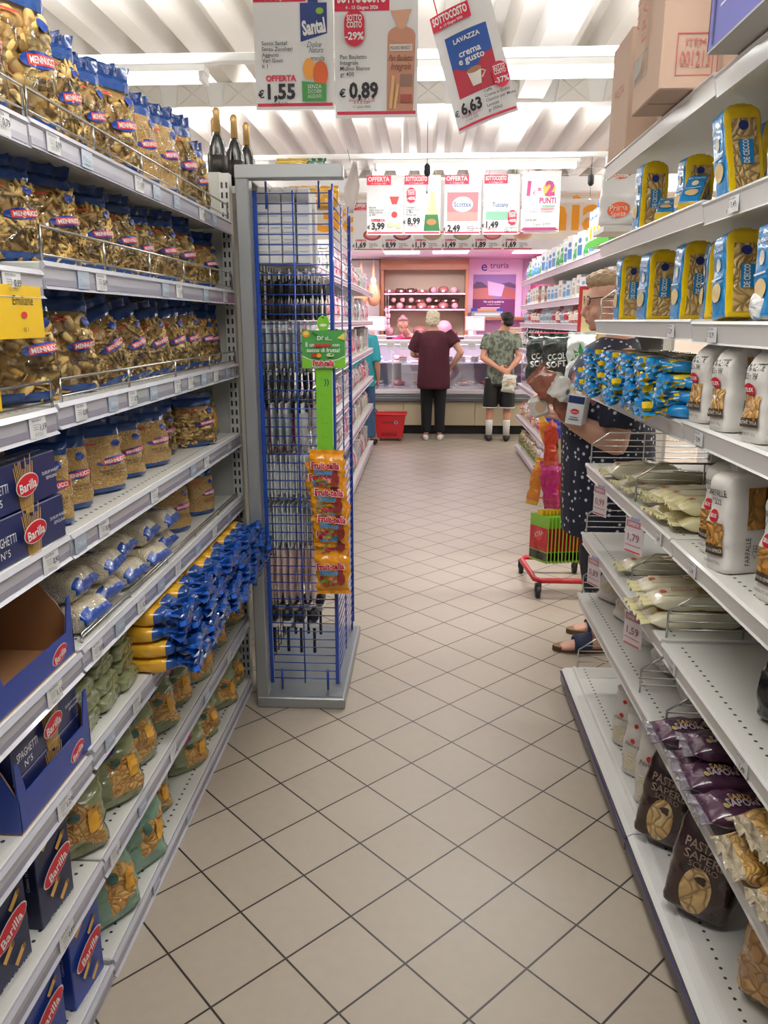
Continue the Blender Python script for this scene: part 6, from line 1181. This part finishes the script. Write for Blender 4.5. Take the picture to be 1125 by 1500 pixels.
for i, (x, y, z, c1, l) in enumerate(((1.35, 11.6, 1.246, 'd9c4cc', 'clear tub of pink food at the right end of the counter'), (1.5, 11.05, 1.246, 'e2d2d8', 'white tray box at the right end of the counter'), (1.22, 11.05, 1.246, 'c9a98a', 'brown wrapped parcel at the right end of the counter'))):
    t = thing('food_tub', l, 'tub', (x, 11.0, z)); o = MB(); o.box((-.1, -.07, 0), (.1, .07, .09+.03*i), mt(c1, .3, 0, .5), bev=.012); o.build('tub', t); o = MB(); o.box((-.105, -.075, .09+.03*i), (.105, .075, .105+.03*i), DW, bev=.004); o.build('lid', t)
# ------------------------------------------------------------------ people
def blob(name, parent, mb, voxel, m, smooth=3):
    o = fixn(mb.build('tmp')); md = o.modifiers.new('r', 'REMESH'); md.mode = 'VOXEL'; md.voxel_size = voxel; md.use_smooth_shade = True
    s = o.modifiers.new('s', 'SMOOTH'); s.iterations = smooth; s.factor = .5
    bpy.context.view_layer.update(); dg = bpy.context.evaluated_depsgraph_get(); me = D.meshes.new_from_object(o.evaluated_get(dg)); old = o.data
    D.objects.remove(o); D.meshes.remove(old); me.materials.clear(); me.materials.append(m)
    me.polygons.foreach_set('use_smooth', [True]*len(me.polygons)); me.polygons.foreach_set('material_index', [0]*len(me.polygons)); me.name = name
    r_ = D.objects.new(name, me); C.objects.link(r_)
    if parent: r_.parent = parent
    return r_
X_ = mt('ffffff')
def limb(mb, pts, n=12): mb.loft(pts, X_, n); [mb.ball(p[:3], p[3]*.98, p[3]*.98, p[3]*.98, X_, 10, 7) for p in (pts[0], pts[-1])]
def head(mb, c, f=1, nod=0, yaw=0):
    Rm = Matrix.Rotation(yaw, 3, 'Z') @ Matrix.Rotation(nod, 3, 'X')
    def b(p, r, rr=None): mb.ball(V(c)+Rm @ (V(p)*f), r[0]*f, r[1]*f, r[2]*f, X_, 16, 12, Rm)
    b((0, .012, .03), (.074, .092, .088)); b((0, -.025, -.045), (.056, .062, .062)); b((0, -.064, -.088), (.022, .018, .016)); b((0, -.055, .02), (.055, .035, .05))
    for s in (-1, 1): b((s*.073, .01, -.012), (.008, .018, .030)); b((s*.036, -.062, -.032), (.022, .018, .022)); b((s*.028, -.078, .022), (.018, .012, .008))
    q = [V(c)+Rm @ (V(p)*f) for p in ((0, -.080, .012), (0, -.094, -.012), (0, -.104, -.030), (0, -.092, -.040))]
    mb.loft([(*q[0], .008*f, .008*f), (*q[1], .011*f, .010*f), (*q[2], .015*f, .012*f), (*q[3], .012*f, .010*f)], X_, 8)
    for z in (-.056, -.067): b((0, -.083, z), (.024, .011, .006))
    return lambda p: V(c)+Rm @ (V(p)*f)
def hand(mb, w_, d, up, s=1, curl=.5, f=1, side=1):
    """w_ wrist, d forward direction, up back-of-hand normal, curl 0..1, side sign of the thumb"""
    w_ = V(w_); d = V(d).normalized(); up = (V(up)-d*V(up).dot(d)).normalized(); r_ = d.cross(up)*side
    mb.loft([(*(w_-d*.01), .024*f, .017*f), (*(w_+d*.03*f), .034*f, .015*f), (*(w_+d*.075*f), .038*f, .013*f), (*(w_+d*.09*f), .034*f, .010*f)], X_, 12, ref=tuple(r_))
    for i, (o_, L) in enumerate(((.027, .072), (.009, .080), (-.009, .075), (-.026, .058))):
        p = w_+d*.082*f+r_*o_*f; q = [p]; a = 0
        for k_, t_ in enumerate((.42, .32, .26)):
            a += curl*(.9 if k_ == 0 else 1.1); dd = d*math.cos(a)-up*math.sin(a)+r_*(o_*1.5); q.append(q[-1]+dd.normalized()*L*t_*f)
        mb.loft([(*q[0], .0095*f, .0095*f), (*q[1], .0092*f, .0092*f), (*q[2], .0085*f, .0085*f), (*q[3], .0068*f, .0068*f)], X_, 8); mb.ball(q[3], .0068*f, .0068*f, .0068*f, X_, 8, 6)
    p = w_+d*.025*f+r_*.026*f; q = [p, p+(d*.5+r_*.8-up*.25).normalized()*.035*f]; q.append(q[-1]+(d*.9+r_*.25-up*.4).normalized()*.03*f); q.append(q[-1]+(d*1-up*.5).normalized()*.022*f)
    mb.loft([(*q[0], .014*f, .014*f), (*q[1], .0115*f, .0115*f), (*q[2], .0105*f, .0105*f), (*q[3], .008*f, .008*f)], X_, 8); mb.ball(q[3], .008*f, .008*f, .008*f, X_, 8, 6)
def person(label, loc, rz, P):
    t = thing('person', label, 'person', loc, rz, None); g = P.get('g', 1); vx = P.get('vx', .008); sk = mt(P.get('skin', 'cf9c84'), .5, 0, 0)
    mb = MB(); hd = P['head']; nk = P['neck']
    Fh = head(mb, hd, P.get('hf', 1), P.get('nod', 0), P.get('yaw', 0))
    mb.loft([(nk[0], nk[1], nk[2]-.04, .085*g, .06), (nk[0], nk[1], nk[2], .055, .052), (*(V(hd)+V((0, .015, -.05))), .052, .052)], X_, 14)
    T = P['torso']; mb.loft([(x, y, z, rx*.93, ry*.93) for x, y, z, rx, ry in T], X_, 20)
    for s, A in ((1, P['armL']), (-1, P['armR'])):
        sh, el, wr = A['sh'], A['el'], A['wr']; a = P.get('af', 1)
        limb(mb, [(*sh, .05*a, .05*a), (*(V(sh).lerp(V(el), .5)), .046*a, .046*a), (*el, .038*a, .038*a)]); e2 = V(el).lerp(V(wr), .3); limb(mb, [(*el, .038*a, .038*a), (*e2, .041*a, .041*a), (*(V(el).lerp(V(wr), .75)), .030*a, .030*a), (*wr, .024, .021)])
        hand(mb, wr, A['hd'], A['up'], curl=A.get('curl', .5), side=A.get('side', 1), f=P.get('hand', 1))
    for L in P['legs']:
        hp, kn, an, toe = L; limb(mb, [(*hp, .082*g, .082*g), (*(V(hp).lerp(V(kn), .5)), .07*g, .07*g), (*kn, .053*g, .053*g)]); limb(mb, [(*kn, .052*g, .052*g), (*(V(kn).lerp(V(an), .3)), .054*g, .054*g), (*(V(kn).lerp(V(an), .75)), .036, .036), (*an, .032, .034)])
        d = (V(toe)-V(an)); d.z = 0; d.normalize(); h_ = V(an)-d*.035; mb.loft([(h_.x, h_.y, .035, .028, .03), (an[0], an[1], .04, .034, .035), (*(V((an[0], an[1], .033))+d*.08), .040, .028), (*(V((an[0], an[1], .024))+d*.14), .042, .018), (*(V((an[0], an[1], .018))+d*.175), .032, .012)], X_, 12)
    blob('body', t, mb, vx, sk)
    return t, Fh
def cloth(name, t, m, secs=(), limbs=(), vx=.010, smooth=4):
    mb = MB()
    if secs: mb.loft(secs, X_, 22)
    for l in limbs: mb.loft(l, X_, 14)
    return blob(name, t, mb, vx, m, smooth)
def slv(A, a, b_, r0, r1): s, e = V(A['sh']), V(A['el']); p = s.lerp(e, a); m_ = s.lerp(e, (a+b_)/2); q = s.lerp(e, b_); return [(*p, r0*.8, r0*.8), (*m_, (r0+r1)/2, (r0+r1)/2), (*q, r1, r1)]
def hairball(t, Fh, f, parts, m, amp, nm='hair', vx=.005, sc=60):
    mb = MB()
    for p, r in parts: mb.ball(Fh(p), r[0]*f, r[1]*f, r[2]*f, X_, 16, 12)
    o = blob(nm, t, mb, vx, m, 1)
    for v in o.data.vertices:
        n = mnoise.noise(v.co*sc); v.co += v.normal*n*amp
    return o
def glasses(t, Fh, m, z=.018):
    mb = MB()
    for s in (-1, 1):
        pts = [tuple(Fh((s*.034+.023*math.cos(a*PI/8), -.088+.004*abs(math.cos(a*PI/8)), z+.017*math.sin(a*PI/8)))) for a in range(16)]; mb.tube(pts, .002, m, 5, closed=True)
        mb.tube([tuple(Fh((s*.057, -.082, z+.006))), tuple(Fh((s*.078, -.03, z+.006))), tuple(Fh((s*.08, .015, z)))], .0025, m, 5)
    mb.tube([tuple(Fh((-.012, -.094, z+.004))), tuple(Fh((.012, -.094, z+.004)))], .002, m, 5)
    return mb.build('glasses', t)
def eyes(t, Fh):
    for s in (-1, 1):
        mb = MB(); c = Fh((s*.031, -.0735, .014)); mb.ball(c, .0105, .0105, .0085, WHITE, 12, 8); c2 = Fh((s*.031, -.083, .014)); mb.ball(c2, .004, .003, .004, mt('3a2a20', .3), 10, 6); mb.build('eye', t)
    mb = MB(); mb.ball(Fh((0, -.0905, -.0605)), .020, .004, .005, mt('b5605c', .5), 12, 6); mb.build('lips', t)

# polka dot dress
m_, nt, b = newmat('dotted_cloth'); tc = nt.nodes.new('ShaderNodeTexCoord'); vo = nt.nodes.new('ShaderNodeTexVoronoi'); vo.inputs['Scale'].default_value = 34; vo.inputs['Randomness'].default_value = .75
mr = nt.nodes.new('ShaderNodeMapRange'); mr.inputs[1].default_value = .27; mr.inputs[2].default_value = .24; mx = nt.nodes.new('ShaderNodeMix'); mx.data_type = 'RGBA'; mx.inputs[6].default_value = rgb('1b2034'); mx.inputs[7].default_value = rgb('d4d6dc')
nt.links.new(tc.outputs['Object'], vo.inputs['Vector']); nt.links.new(vo.outputs['Distance'], mr.inputs[0]); nt.links.new(mr.outputs[0], mx.inputs[0]); nt.links.new(mx.outputs[2], b.inputs['Base Color']); b.inputs['Roughness'].default_value = .8
DOTS = m_
# --- the woman beyond the right shelves, seen from her left side, facing the aisle
aL = dict(sh=(.19, .02, 1.33), el=(.255, -.02, 1.0), wr=(.17, -.235, 1.105), hd=(-.35, -.9, .25), up=(.5, -.2, .9), curl=.35, side=1)
aR = dict(sh=(-.19, .02, 1.33), el=(-.25, -.08, 1.02), wr=(-.08, -.27, 1.16), hd=(.75, -.6, .15), up=(-.2, -.5, .8), curl=.45, side=-1)
TW = [(0, .02, .78, .20, .17), (0, .02, .88, .215, .185), (0, -.005, 1.0, .20, .175), (0, -.02, 1.14, .19, .165), (0, -.015, 1.25, .20, .155), (0, .01, 1.35, .19, .115), (0, .03, 1.42, .11, .075), (0, .03, 1.45, .06, .05)]
w_, Fh = person('person in navy white-dotted dress and glasses cradling groceries in her arms', (.825, 3.50, 0), R(-90), dict(head=(0, -.035, 1.575), hf=1.08, neck=(0, .02, 1.44), nod=.10, torso=TW, armL=aL, armR=aR, af=1.28, g=1.15, vx=.0065, skin='d3a089',
    legs=[((.10, .02, .80), (.105, -.03, .46), (.10, .0, .085), (.11, -.2, .02)), ((-.10, .04, .80), (-.105, .03, .46), (-.11, .10, .085), (-.12, -.1, .02))]))
cloth('dress', w_, DOTS, [(0, .02, .56, .25, .195), (0, .02, .57, .255, .20), (0, .01, .70, .25, .20), (0, .01, .84, .24, .205), (0, -.0, 1.0, .235, .205), (0, -.02, 1.14, .225, .195), (0, -.01, 1.26, .225, .175), (0, .01, 1.36, .20, .13), (0, .03, 1.41, .12, .085), (0, .03, 1.43, .085, .07)],
      [slv(aL, -.1, .82, .085, .088), slv(aR, -.1, .82, .085, .088)], .008)
LW = [[((.10, .02, .78), (.105, -.03, .46), (.10, -.005, .27))], [((-.10, .04, .78), (-.105, .03, .46), (-.11, .08, .27))]]
cloth('trousers', w_, mt('2c2e36', .8), (), [[(*l[0][0], .11, .11), (*l[0][1], .088, .088), (*(V(l[0][1]).lerp(V(l[0][2]), .5)), .08, .08), (*l[0][2], .066, .066)] for l in LW], .009)
for l in LW: o = MB(); q = V(l[0][2]); o.loft([(q.x, q.y, q.z-.03, .068, .068), (q.x, q.y, q.z+.05, .078, .078)], mt('6a6d72', .8), 18); o.build('trouser_cuff', w_)
HAIR = mt('a88f6c', .55, 0, 0, .7, 90)
hairball(w_, Fh, 1.08, [((0, .045, .05), (.078, .085, .075)), ((0, .0, .085), (.072, .085, .045)), ((0, .085, .0), (.06, .045, .06)), ((0, -.05, .098), (.05, .035, .022)), ((.06, .04, .02), (.022, .05, .05)), ((-.06, .04, .02), (.022, .05, .05))], HAIR, .006)
glasses(w_, Fh, BLACK); eyes(w_, Fh)
for (ax, ay) in ((.10, .0), (-.11, .10)):
    s = MB(); out = [(ax+.045*math.cos(a*PI/10)*(1 if math.sin(a*PI/10) < 0 else .85), ay-.065+.145*math.sin(a*PI/10)*1.0) for a in range(20)]; s.prism(out, 'z', .0, .022, mt('5c4433', .8)); s.prism([(x, y) for x, y in out], 'z', .022, .026, mt('8a6a50', .8)); s.build('sandal_sole', w_)
    s = MB(); n = 12; vs = []; 
    for j, (yy, hh, ww) in enumerate(((-.035, .075, .05), (-.075, .068, .052), (-.115, .052, .052))):
        for i in range(n+1): a = PI*i/n; vs.append((ax+ww*math.cos(a), ay+yy, .015+hh*math.sin(a)**.7))
    s.add(vs, [(j*(n+1)+i, j*(n+1)+i+1, (j+1)*(n+1)+i+1, (j+1)*(n+1)+i) for j in range(2) for i in range(n)], mt('22304f', .6), True); ob = s.build('sandal_strap', w_); md = ob.modifiers.new('s', 'SOLIDIFY'); md.thickness = .004
# groceries in her arms
def W(lx, ly, lz): return (.825+ly, 3.50-lx, lz)
def held(name, lbl, cat, mb_fn, loc, rot, extra=None):
    t = thing(name, lbl, cat, loc); t.rotation_euler = tuple(R(a) for a in rot); mb_fn(t); return t
def f_milk(t):
    o = MB(); o.box((-.035, -.045, 0), (.035, .045, .12), mt('e9eaec', .35), bev=.003); NV = mt('24305e', .4)
    for F_ in (face((-.035, 0, 0), (0, -1, 0), (0, 0, 1)), face((0, -.045, 0), (1, 0, 0), (0, 0, 1))): art(o, F_, [('r', -.033, .088, .033, .118, NV), ('e', 0, .07, .02, .015, WHITE), ('e', 0, .055, .018, .011, RED), ('t', 'Latte', 0, .055, .009, WHITE), ('r', -.02, .02, .02, .024, GT), ('r', -.015, .03, .015, .033, GT)])
    o.build('carton', t); o = MB(); o.cyl((0, -.02, .12), (0, -.02, .135), .014, WHITE, 14); o.build('cap', t)
held('milk_carton', 'small white and navy milk carton with red oval held against her arm', 'milk carton', f_milk, (.63, 3.245, 1.085), (0, 6, -25))
def f_soft(c1, w, d, h, nm='pouch', seed=3, bands=None, ops=None):
    def f(t):
        mb = sack(w, d, h, lambda v, a: bands[int(v*len(bands)*.999)] if bands else c1, prof=PILL, p=2.5, seed=seed, amp=.007)
        if ops: art(mb, mb.S('f'), ops)
        mb.build(nm, t); seal(w, h-.003, .015, bands[-1] if bands else c1, t, seed, .004)
    return f
BAGB = film('8d5340', .5)
held('brown_packet', 'brown packet pointing out of the crook of her arms', 'packet', f_soft(BAGB, .11, .03, .27, seed=5), (.66, 3.30, 1.10), (0, -46, 0))
held('meat_pack', 'pink sliced meat pack lying on top of her groceries', 'packet', f_soft(film('c98f8a', .6), .10, .04, .15, seed=7, ops=[('q', [(-.03, .03), (.03, .03), (.03, .08), (-.03, .08)], mt('e8c8b8'))]), (.74, 3.31, 1.20), (12, -70, 8))
held('cheese_wrap', 'white printed wrapper lying on the brown packet', 'packet', f_soft(film('e6e2da', .5), .09, .03, .13, seed=8, ops=[('e', 0, .07, .012, .01, mt('58606a')), ('e', .02, .04, .01, .01, mt('e8a83a'))]), (.645, 3.265, 1.185), (8, -62, 5))
held('food_tray_pack', 'white wrapped tray at the tips of her fingers', 'tray', lambda t: (lambda o: (o.box((-.05, -.03, 0), (.05, .03, .10), mt('e3ded4', .25, 0, .8), bev=.015), art(o, face((0, -.03, 0), (1, 0, 0), (0, 0, 1)), [('e', 0, .05, .03, .03, mt('c9a98a'))]), o.build('tray', t), seal(.09, .098, .01, CLEARF, t, 2)))(MB()), (.50, 3.33, 1.105), (0, -18, 10)).scale = (.8, .8, .85)
# --- customer in maroon at the deli
aL = dict(sh=(.185, 0, 1.33), el=(.27, -.06, 1.09), wr=(.20, -.27, 1.05), hd=(-.1, -1, .1), up=(.3, 0, 1), curl=.5, side=1)
aR = dict(sh=(-.185, 0, 1.33), el=(-.34, .05, 1.12), wr=(-.235, -.05, .945), hd=(.25, -.55, -.55), up=(-.8, 0, -.2), curl=.4, side=-1)
TW2 = [(0, .0, .82, .155, .12), (0, .0, .92, .165, .125), (0, 0, 1.06, .15, .115), (0, 0, 1.2, .165, .12), (0, 0, 1.32, .175, .105), (0, .0, 1.38, .10, .07), (0, 0, 1.40, .06, .05)]
c_, Fh = person('person in loose maroon top and black trousers with short white-blond hair, hand on hip', (.115, 9.98, 0), R(178), dict(head=(0.02, -.02, 1.50), neck=(0, .0, 1.39), nod=.12, torso=TW2, armL=aL, armR=aR, g=.9, af=1.05, vx=.008,
    legs=[((.085, .0, .84), (.085, -.02, .46), (.085, .03, .085), (.12, -.15, .02)), ((-.085, .0, .84), (-.085, -.02, .46), (-.085, .03, .085), (-.11, -.15, .02))]))
MAR = mt('430f1f', .85, 0, 0, .3, 30)
cloth('blouse', c_, MAR, [(0, .0, .66, .20, .15), (0, .0, .70, .215, .16), (0, .0, .9, .205, .155), (0, 0, 1.06, .195, .15), (0, 0, 1.2, .20, .15), (0, 0, 1.3, .20, .13), (0, 0, 1.355, .155, .095), (0, 0, 1.385, .08, .065)], [slv(aL, -.15, .8, .085, .09), slv(aR, -.15, .55, .085, .08)], .011)
cloth('trousers', c_, mt('0b0b10', .9), [(0, 0, .72, .17, .13), (0, 0, .9, .17, .13)], [[(s*.085, 0, .84, .10, .10), (s*.085, -.02, .46, .075, .075), (s*.085, .02, .10, .062, .066)] for s in (-1, 1)], .010)
for s in (-1, 1):
    o = MB(); o.loft([(s*.088, .085, .03, .030, .03), (s*.09, .03, .04, .040, .042), (s*.098, -.06, .035, .044, .032), (s*.108, -.15, .028, .040, .024), (s*.11, -.185, .022, .022, .014)], mt('e6e2df', .5), 14); o.build('sneaker', c_)
hairball(c_, Fh, 1, [((0, .045, .03), (.085, .075, .085)), ((0, 0, .075), (.082, .09, .055)), ((0, .07, -.02), (.065, .04, .055)), ((.065, .02, .0), (.02, .04, .045)), ((-.065, .02, .0), (.02, .04, .045))], mt('e6dcc0', .6, 0, 0, .8, 110), .016, sc=55)
eyes(c_, Fh)
# --- boy with his hands behind his back
aL = dict(sh=(.17, 0, 1.31), el=(.225, .06, 1.05), wr=(.03, .17, .93), hd=(-.9, .15, -.35), up=(0, 1, .2), curl=.5, side=-1)
aR = dict(sh=(-.17, 0, 1.31), el=(-.225, .06, 1.05), wr=(-.09, .18, .90), hd=(.2, .1, -1), up=(0, 1, 0), curl=.7, side=1)
TW3 = [(0, .0, .82, .15, .11), (0, .0, .95, .15, .11), (0, 0, 1.1, .15, .11), (0, 0, 1.22, .165, .115), (0, 0, 1.31, .165, .095), (0, .0, 1.37, .09, .065), (0, 0, 1.39, .055, .05)]
by, Fh = person('person in grey-green patterned T-shirt and black shorts, hands behind back', (.955, 9.95, 0), R(176), dict(head=(-.06, -.01, 1.485), neck=(-.02, 0, 1.38), nod=.1, yaw=.35, torso=TW3, armL=aL, armR=aR, g=.92, af=1.02, vx=.008, skin='c98f74',
    legs=[((.095, .0, .82), (.115, -.01, .46), (.12, .02, .085), (.15, -.15, .02)), ((-.095, .0, .82), (-.10, -.01, .46), (-.10, .02, .085), (-.12, -.15, .02))]))
m_, nt, b = newmat('mottled_cloth'); tc = nt.nodes.new('ShaderNodeTexCoord'); nz = nt.nodes.new('ShaderNodeTexNoise'); nz.inputs['Scale'].default_value = 22; nz.inputs['Detail'].default_value = 4; cr = nt.nodes.new('ShaderNodeValToRGB')
cr.color_ramp.elements[0].position = .42; cr.color_ramp.elements[0].color = rgb('4f554c'); cr.color_ramp.elements[1].position = .58; cr.color_ramp.elements[1].color = rgb('7f8674')
nt.links.new(tc.outputs['Object'], nz.inputs['Vector']); nt.links.new(nz.outputs['Fac'], cr.inputs[0]); nt.links.new(cr.outputs[0], b.inputs['Base Color']); b.inputs['Roughness'].default_value = .85
cloth('t_shirt', by, m_, [(0, .0, .73, .17, .125), (0, 0, .76, .175, .13), (0, .0, .95, .17, .13), (0, 0, 1.1, .17, .13), (0, 0, 1.22, .185, .135), (0, 0, 1.31, .18, .11), (0, 0, 1.365, .11, .075), (0, 0, 1.385, .075, .06)], [slv(aL, -.1, .62, .07, .072), slv(aR, -.1, .62, .07, .072)], .010)
cloth('shorts', by, BLACK, [(0, 0, .70, .165, .12), (0, 0, .88, .16, .12)], [[(.095, 0, .8, .10, .10), (.115, 0, .42, .095, .095)], [(-.095, 0, .8, .10, .10), (-.10, 0, .42, .095, .095)]], .010)
for s, x in ((1, .115), (-1, -.10)):
    o = MB(); o.loft([(x, 0, .425, .096, .096), (x, 0, .437, .098, .098)], WHITE, 18); o.build('hem_stripe', by)
for x in (.12, -.10):
    o = MB(); o.loft([(x, .02, .075, .04, .04), (x, .015, .26, .046, .046), (x, .015, .27, .043, .043)], mt('e9e7e4', .8), 14); o.build('sock', by)
    o = MB(); o.loft([(x, .085, .03, .030, .03), (x, .03, .045, .042, .045), (x*1.08, -.06, .04, .047, .036), (x*1.18, -.15, .03, .042, .026), (x*1.2, -.19, .022, .024, .015)], BLACK, 14); o.build('shoe', by)
hairball(by, Fh, 1, [((0, .03, .05), (.080, .085, .075)), ((0, -.03, .085), (.07, .06, .04)), ((0, .06, -.01), (.066, .045, .05))], mt('1c1815', .6, 0, 0, .5, 120), .005); glasses(by, Fh, BLACK); eyes(by, Fh)
held('paper_bag', 'crumpled white bag of snacks held behind the back of the boy in shorts', 'bag', f_soft(mt('d9d6c8', .6, 0, 0, .5, 25), .20, .06, .25, seed=14, ops=[('e', .02, .15, .04, .025, mt('d9b27a')), ('e', -.03, .10, .03, .02, mt('8a9a6a')), ('t', 'snack', 0, .2, .02, INK)]), (1.035, 9.745, .635), (0, 6, -10)).scale = (.85, .85, .85)
# --- serving person
aL = dict(sh=(.17, 0, 1.22), el=(.24, -.14, 1.04), wr=(.05, -.30, 1.02), hd=(-.8, -.5, 0), up=(0, 0, 1), curl=.5, side=1)
aR = dict(sh=(-.17, 0, 1.22), el=(-.26, -.14, 1.04), wr=(-.10, -.32, 1.04), hd=(.6, -.6, 0), up=(0, 0, 1), curl=.5, side=-1)
TW4 = [(0, .12, .80, .165, .13), (0, .12, .92, .165, .13), (0, .08, 1.06, .16, .125), (0, .03, 1.18, .17, .12), (0, -.02, 1.27, .15, .1), (0, -.05, 1.31, .07, .06)]
cl, Fh = person('person in magenta shirt bending over behind the deli counter', (-.26, 11.62, 0), 0, dict(head=(-.06, -.15, 1.43), neck=(0, -.06, 1.31), nod=.30, yaw=.15, torso=TW4, armL=aL, armR=aR, vx=.008, legs=[((.09, .12, .82), (.09, .1, .46), (.09, .13, .085), (.1, -.05, .02)), ((-.09, .12, .82), (-.09, .1, .46), (-.09, .13, .085), (-.1, -.05, .02))]))
MG_ = mt('c81f62', .7); cloth('shirt', cl, MG_, [(0, .12, .76, .18, .145), (0, .12, .92, .18, .145), (0, .08, 1.06, .175, .14), (0, .03, 1.18, .185, .135), (0, -.02, 1.26, .165, .115), (0, -.045, 1.30, .09, .075)], [slv(aL, -.1, .95, .072, .062), slv(aR, -.1, .95, .072, .062)], .010)
cloth('trousers', cl, BLACK, [(0, .12, .74, .17, .135), (0, .12, .86, .17, .135)], [[(s*.09, .12, .8, .1, .1), (s*.09, .1, .46, .075, .075), (s*.09, .12, .1, .06, .06)] for s in (-1, 1)], .011)
for s in (-1, 1): o = MB(); o.loft([(s*.09, .19, .03, .03, .03), (s*.09, .12, .04, .042, .04), (s*.1, .0, .03, .04, .025), (s*.1, -.05, .02, .025, .015)], BLACK, 12); o.build('shoe', cl)
hairball(cl, Fh, 1, [((0, .03, .05), (.080, .085, .075)), ((0, .07, .11), (.035, .035, .03)), ((0, .0, .085), (.07, .06, .035))], mt('8a5a5c', .6, 0, 0, .5, 100), .006); glasses(cl, Fh, BLACK); eyes(cl, Fh)
# --- person in teal at the end of the left shelving
aL = dict(sh=(.16, 0, 1.30), el=(.20, .03, 1.03), wr=(.21, -.12, .84), hd=(0, -.5, -1), up=(1, 0, 0), curl=.6, side=1)
aR = dict(sh=(-.16, 0, 1.30), el=(-.205, .04, 1.02), wr=(-.215, -.04, .80), hd=(0, -.3, -1), up=(-1, 0, 0), curl=.6, side=-1)
te, Fh = person('person in teal top and blue jeans half hidden by the far left shelving', (-.785, 9.50, 0), R(180), dict(head=(0, -.01, 1.48), neck=(0, 0, 1.37), torso=TW3, armL=aL, armR=aR, g=.92, vx=.009, legs=[((.09, .0, .82), (.10, -.01, .46), (.11, .02, .085), (.12, -.15, .02)), ((-.09, .0, .82), (-.12, -.01, .46), (-.15, .02, .085), (-.17, -.15, .02))]))
cloth('top', te, mt('2a9aa8', .7), [(0, .0, .72, .19, .14), (0, .0, .95, .18, .135), (0, 0, 1.1, .175, .13), (0, 0, 1.22, .18, .13), (0, 0, 1.31, .17, .105), (0, 0, 1.37, .08, .065)], [slv(aL, -.1, 1, .065, .06), slv(aR, -.1, 1, .065, .06)], .011)
cloth('jeans', te, mt('3a5578', .85), [(0, 0, .72, .165, .12), (0, 0, .86, .165, .12)], [[(s*.09, 0, .8, .095, .095), (s*.11, -.01, .46, .075, .075), (s*.13, .02, .10, .065, .065)] for s in (-1, 1)], .011)
for x in (.11, -.15): o = MB(); o.loft([(x, .085, .03, .030, .03), (x, .03, .045, .042, .045), (x*1.1, -.06, .04, .047, .036), (x*1.15, -.16, .03, .035, .02)], BLACK, 12); o.build('shoe', te)
hairball(te, Fh, 1, [((0, .03, .04), (.085, .085, .085)), ((0, .07, -.08), (.07, .04, .12)), ((0, .075, -.18), (.07, .03, .1))], mt('221a18', .6), .005)
# red wheeled basket
t = thing('wheeled_basket', 'red plastic wheeled basket before the deli counter', 'basket', (-.44, 9.95, 0)); RB_ = mt('d0222c', .4, 0, .3)
def rect(w, d, z, r=.03): 
    return [(x*(w-r)+r*math.cos(a), y*(d-r)+r*math.sin(a), z) for x, y, a0 in ((1, 1, 0), (-1, 1, PI/2), (-1, -1, PI), (1, -1, 3*PI/2)) for a in (a0, a0+PI/4, a0+PI/2)]
o = MB(); A = rect(.165, .12, .04); B = rect(.205, .15, .345); A2 = rect(.160, .115, .045); B2 = rect(.200, .145, .345); n = 12
o.add(A+B+A2+B2, [(i, (i+1) % n, n+(i+1) % n, n+i) for i in range(n)]+[(2*n+i, 3*n+i, 3*n+(i+1) % n, 2*n+(i+1) % n) for i in range(n)]+[(n+i, n+(i+1) % n, 3*n+(i+1) % n, 3*n+i) for i in range(n)]+[tuple(range(n))[::-1], tuple(2*n+i for i in range(n))], RB_)
FB = face((0, -.12, .04), (1, 0, 0), (0, -.1, .995)); DKR = mt('7a1218', .6)
art(o, FB, [('l', [(x*.012-.09, .19), (x*.012-.084, .215)], .004, DKR) for x in range(12)]+[('e', .085, .205, .022, .02, WHITE), ('e', .085, .205, .015, .014, mt('3a4aa0'))]+[('r', -.10+.02*i, .03, -.09+.02*i, .07, DKR) for i in range(10)]); o.build('tub', t)
o = MB(); o.tube(rect(.212, .157, .345), .011, RB_, 8, closed=True); o.build('rim', t)
for sx in (-1, 1):
    for sy in (-1, 1): o = MB(); o.tube([(sx*.12-.008, sy*.09, .022), (sx*.12+.008, sy*.09, .022)], .022, mt('55504e'), 12); o.box((sx*.12-.01, sy*.09-.01, .022), (sx*.12+.01, sy*.09+.01, .045), RB_); o.build('wheel', t)
o = MB(); o.tube([(-.19, -.05, .34), (-.16, -.02, .37), (-.30, .0, .50)], .008, BLACK, 6); o.build('pull_handle', t)
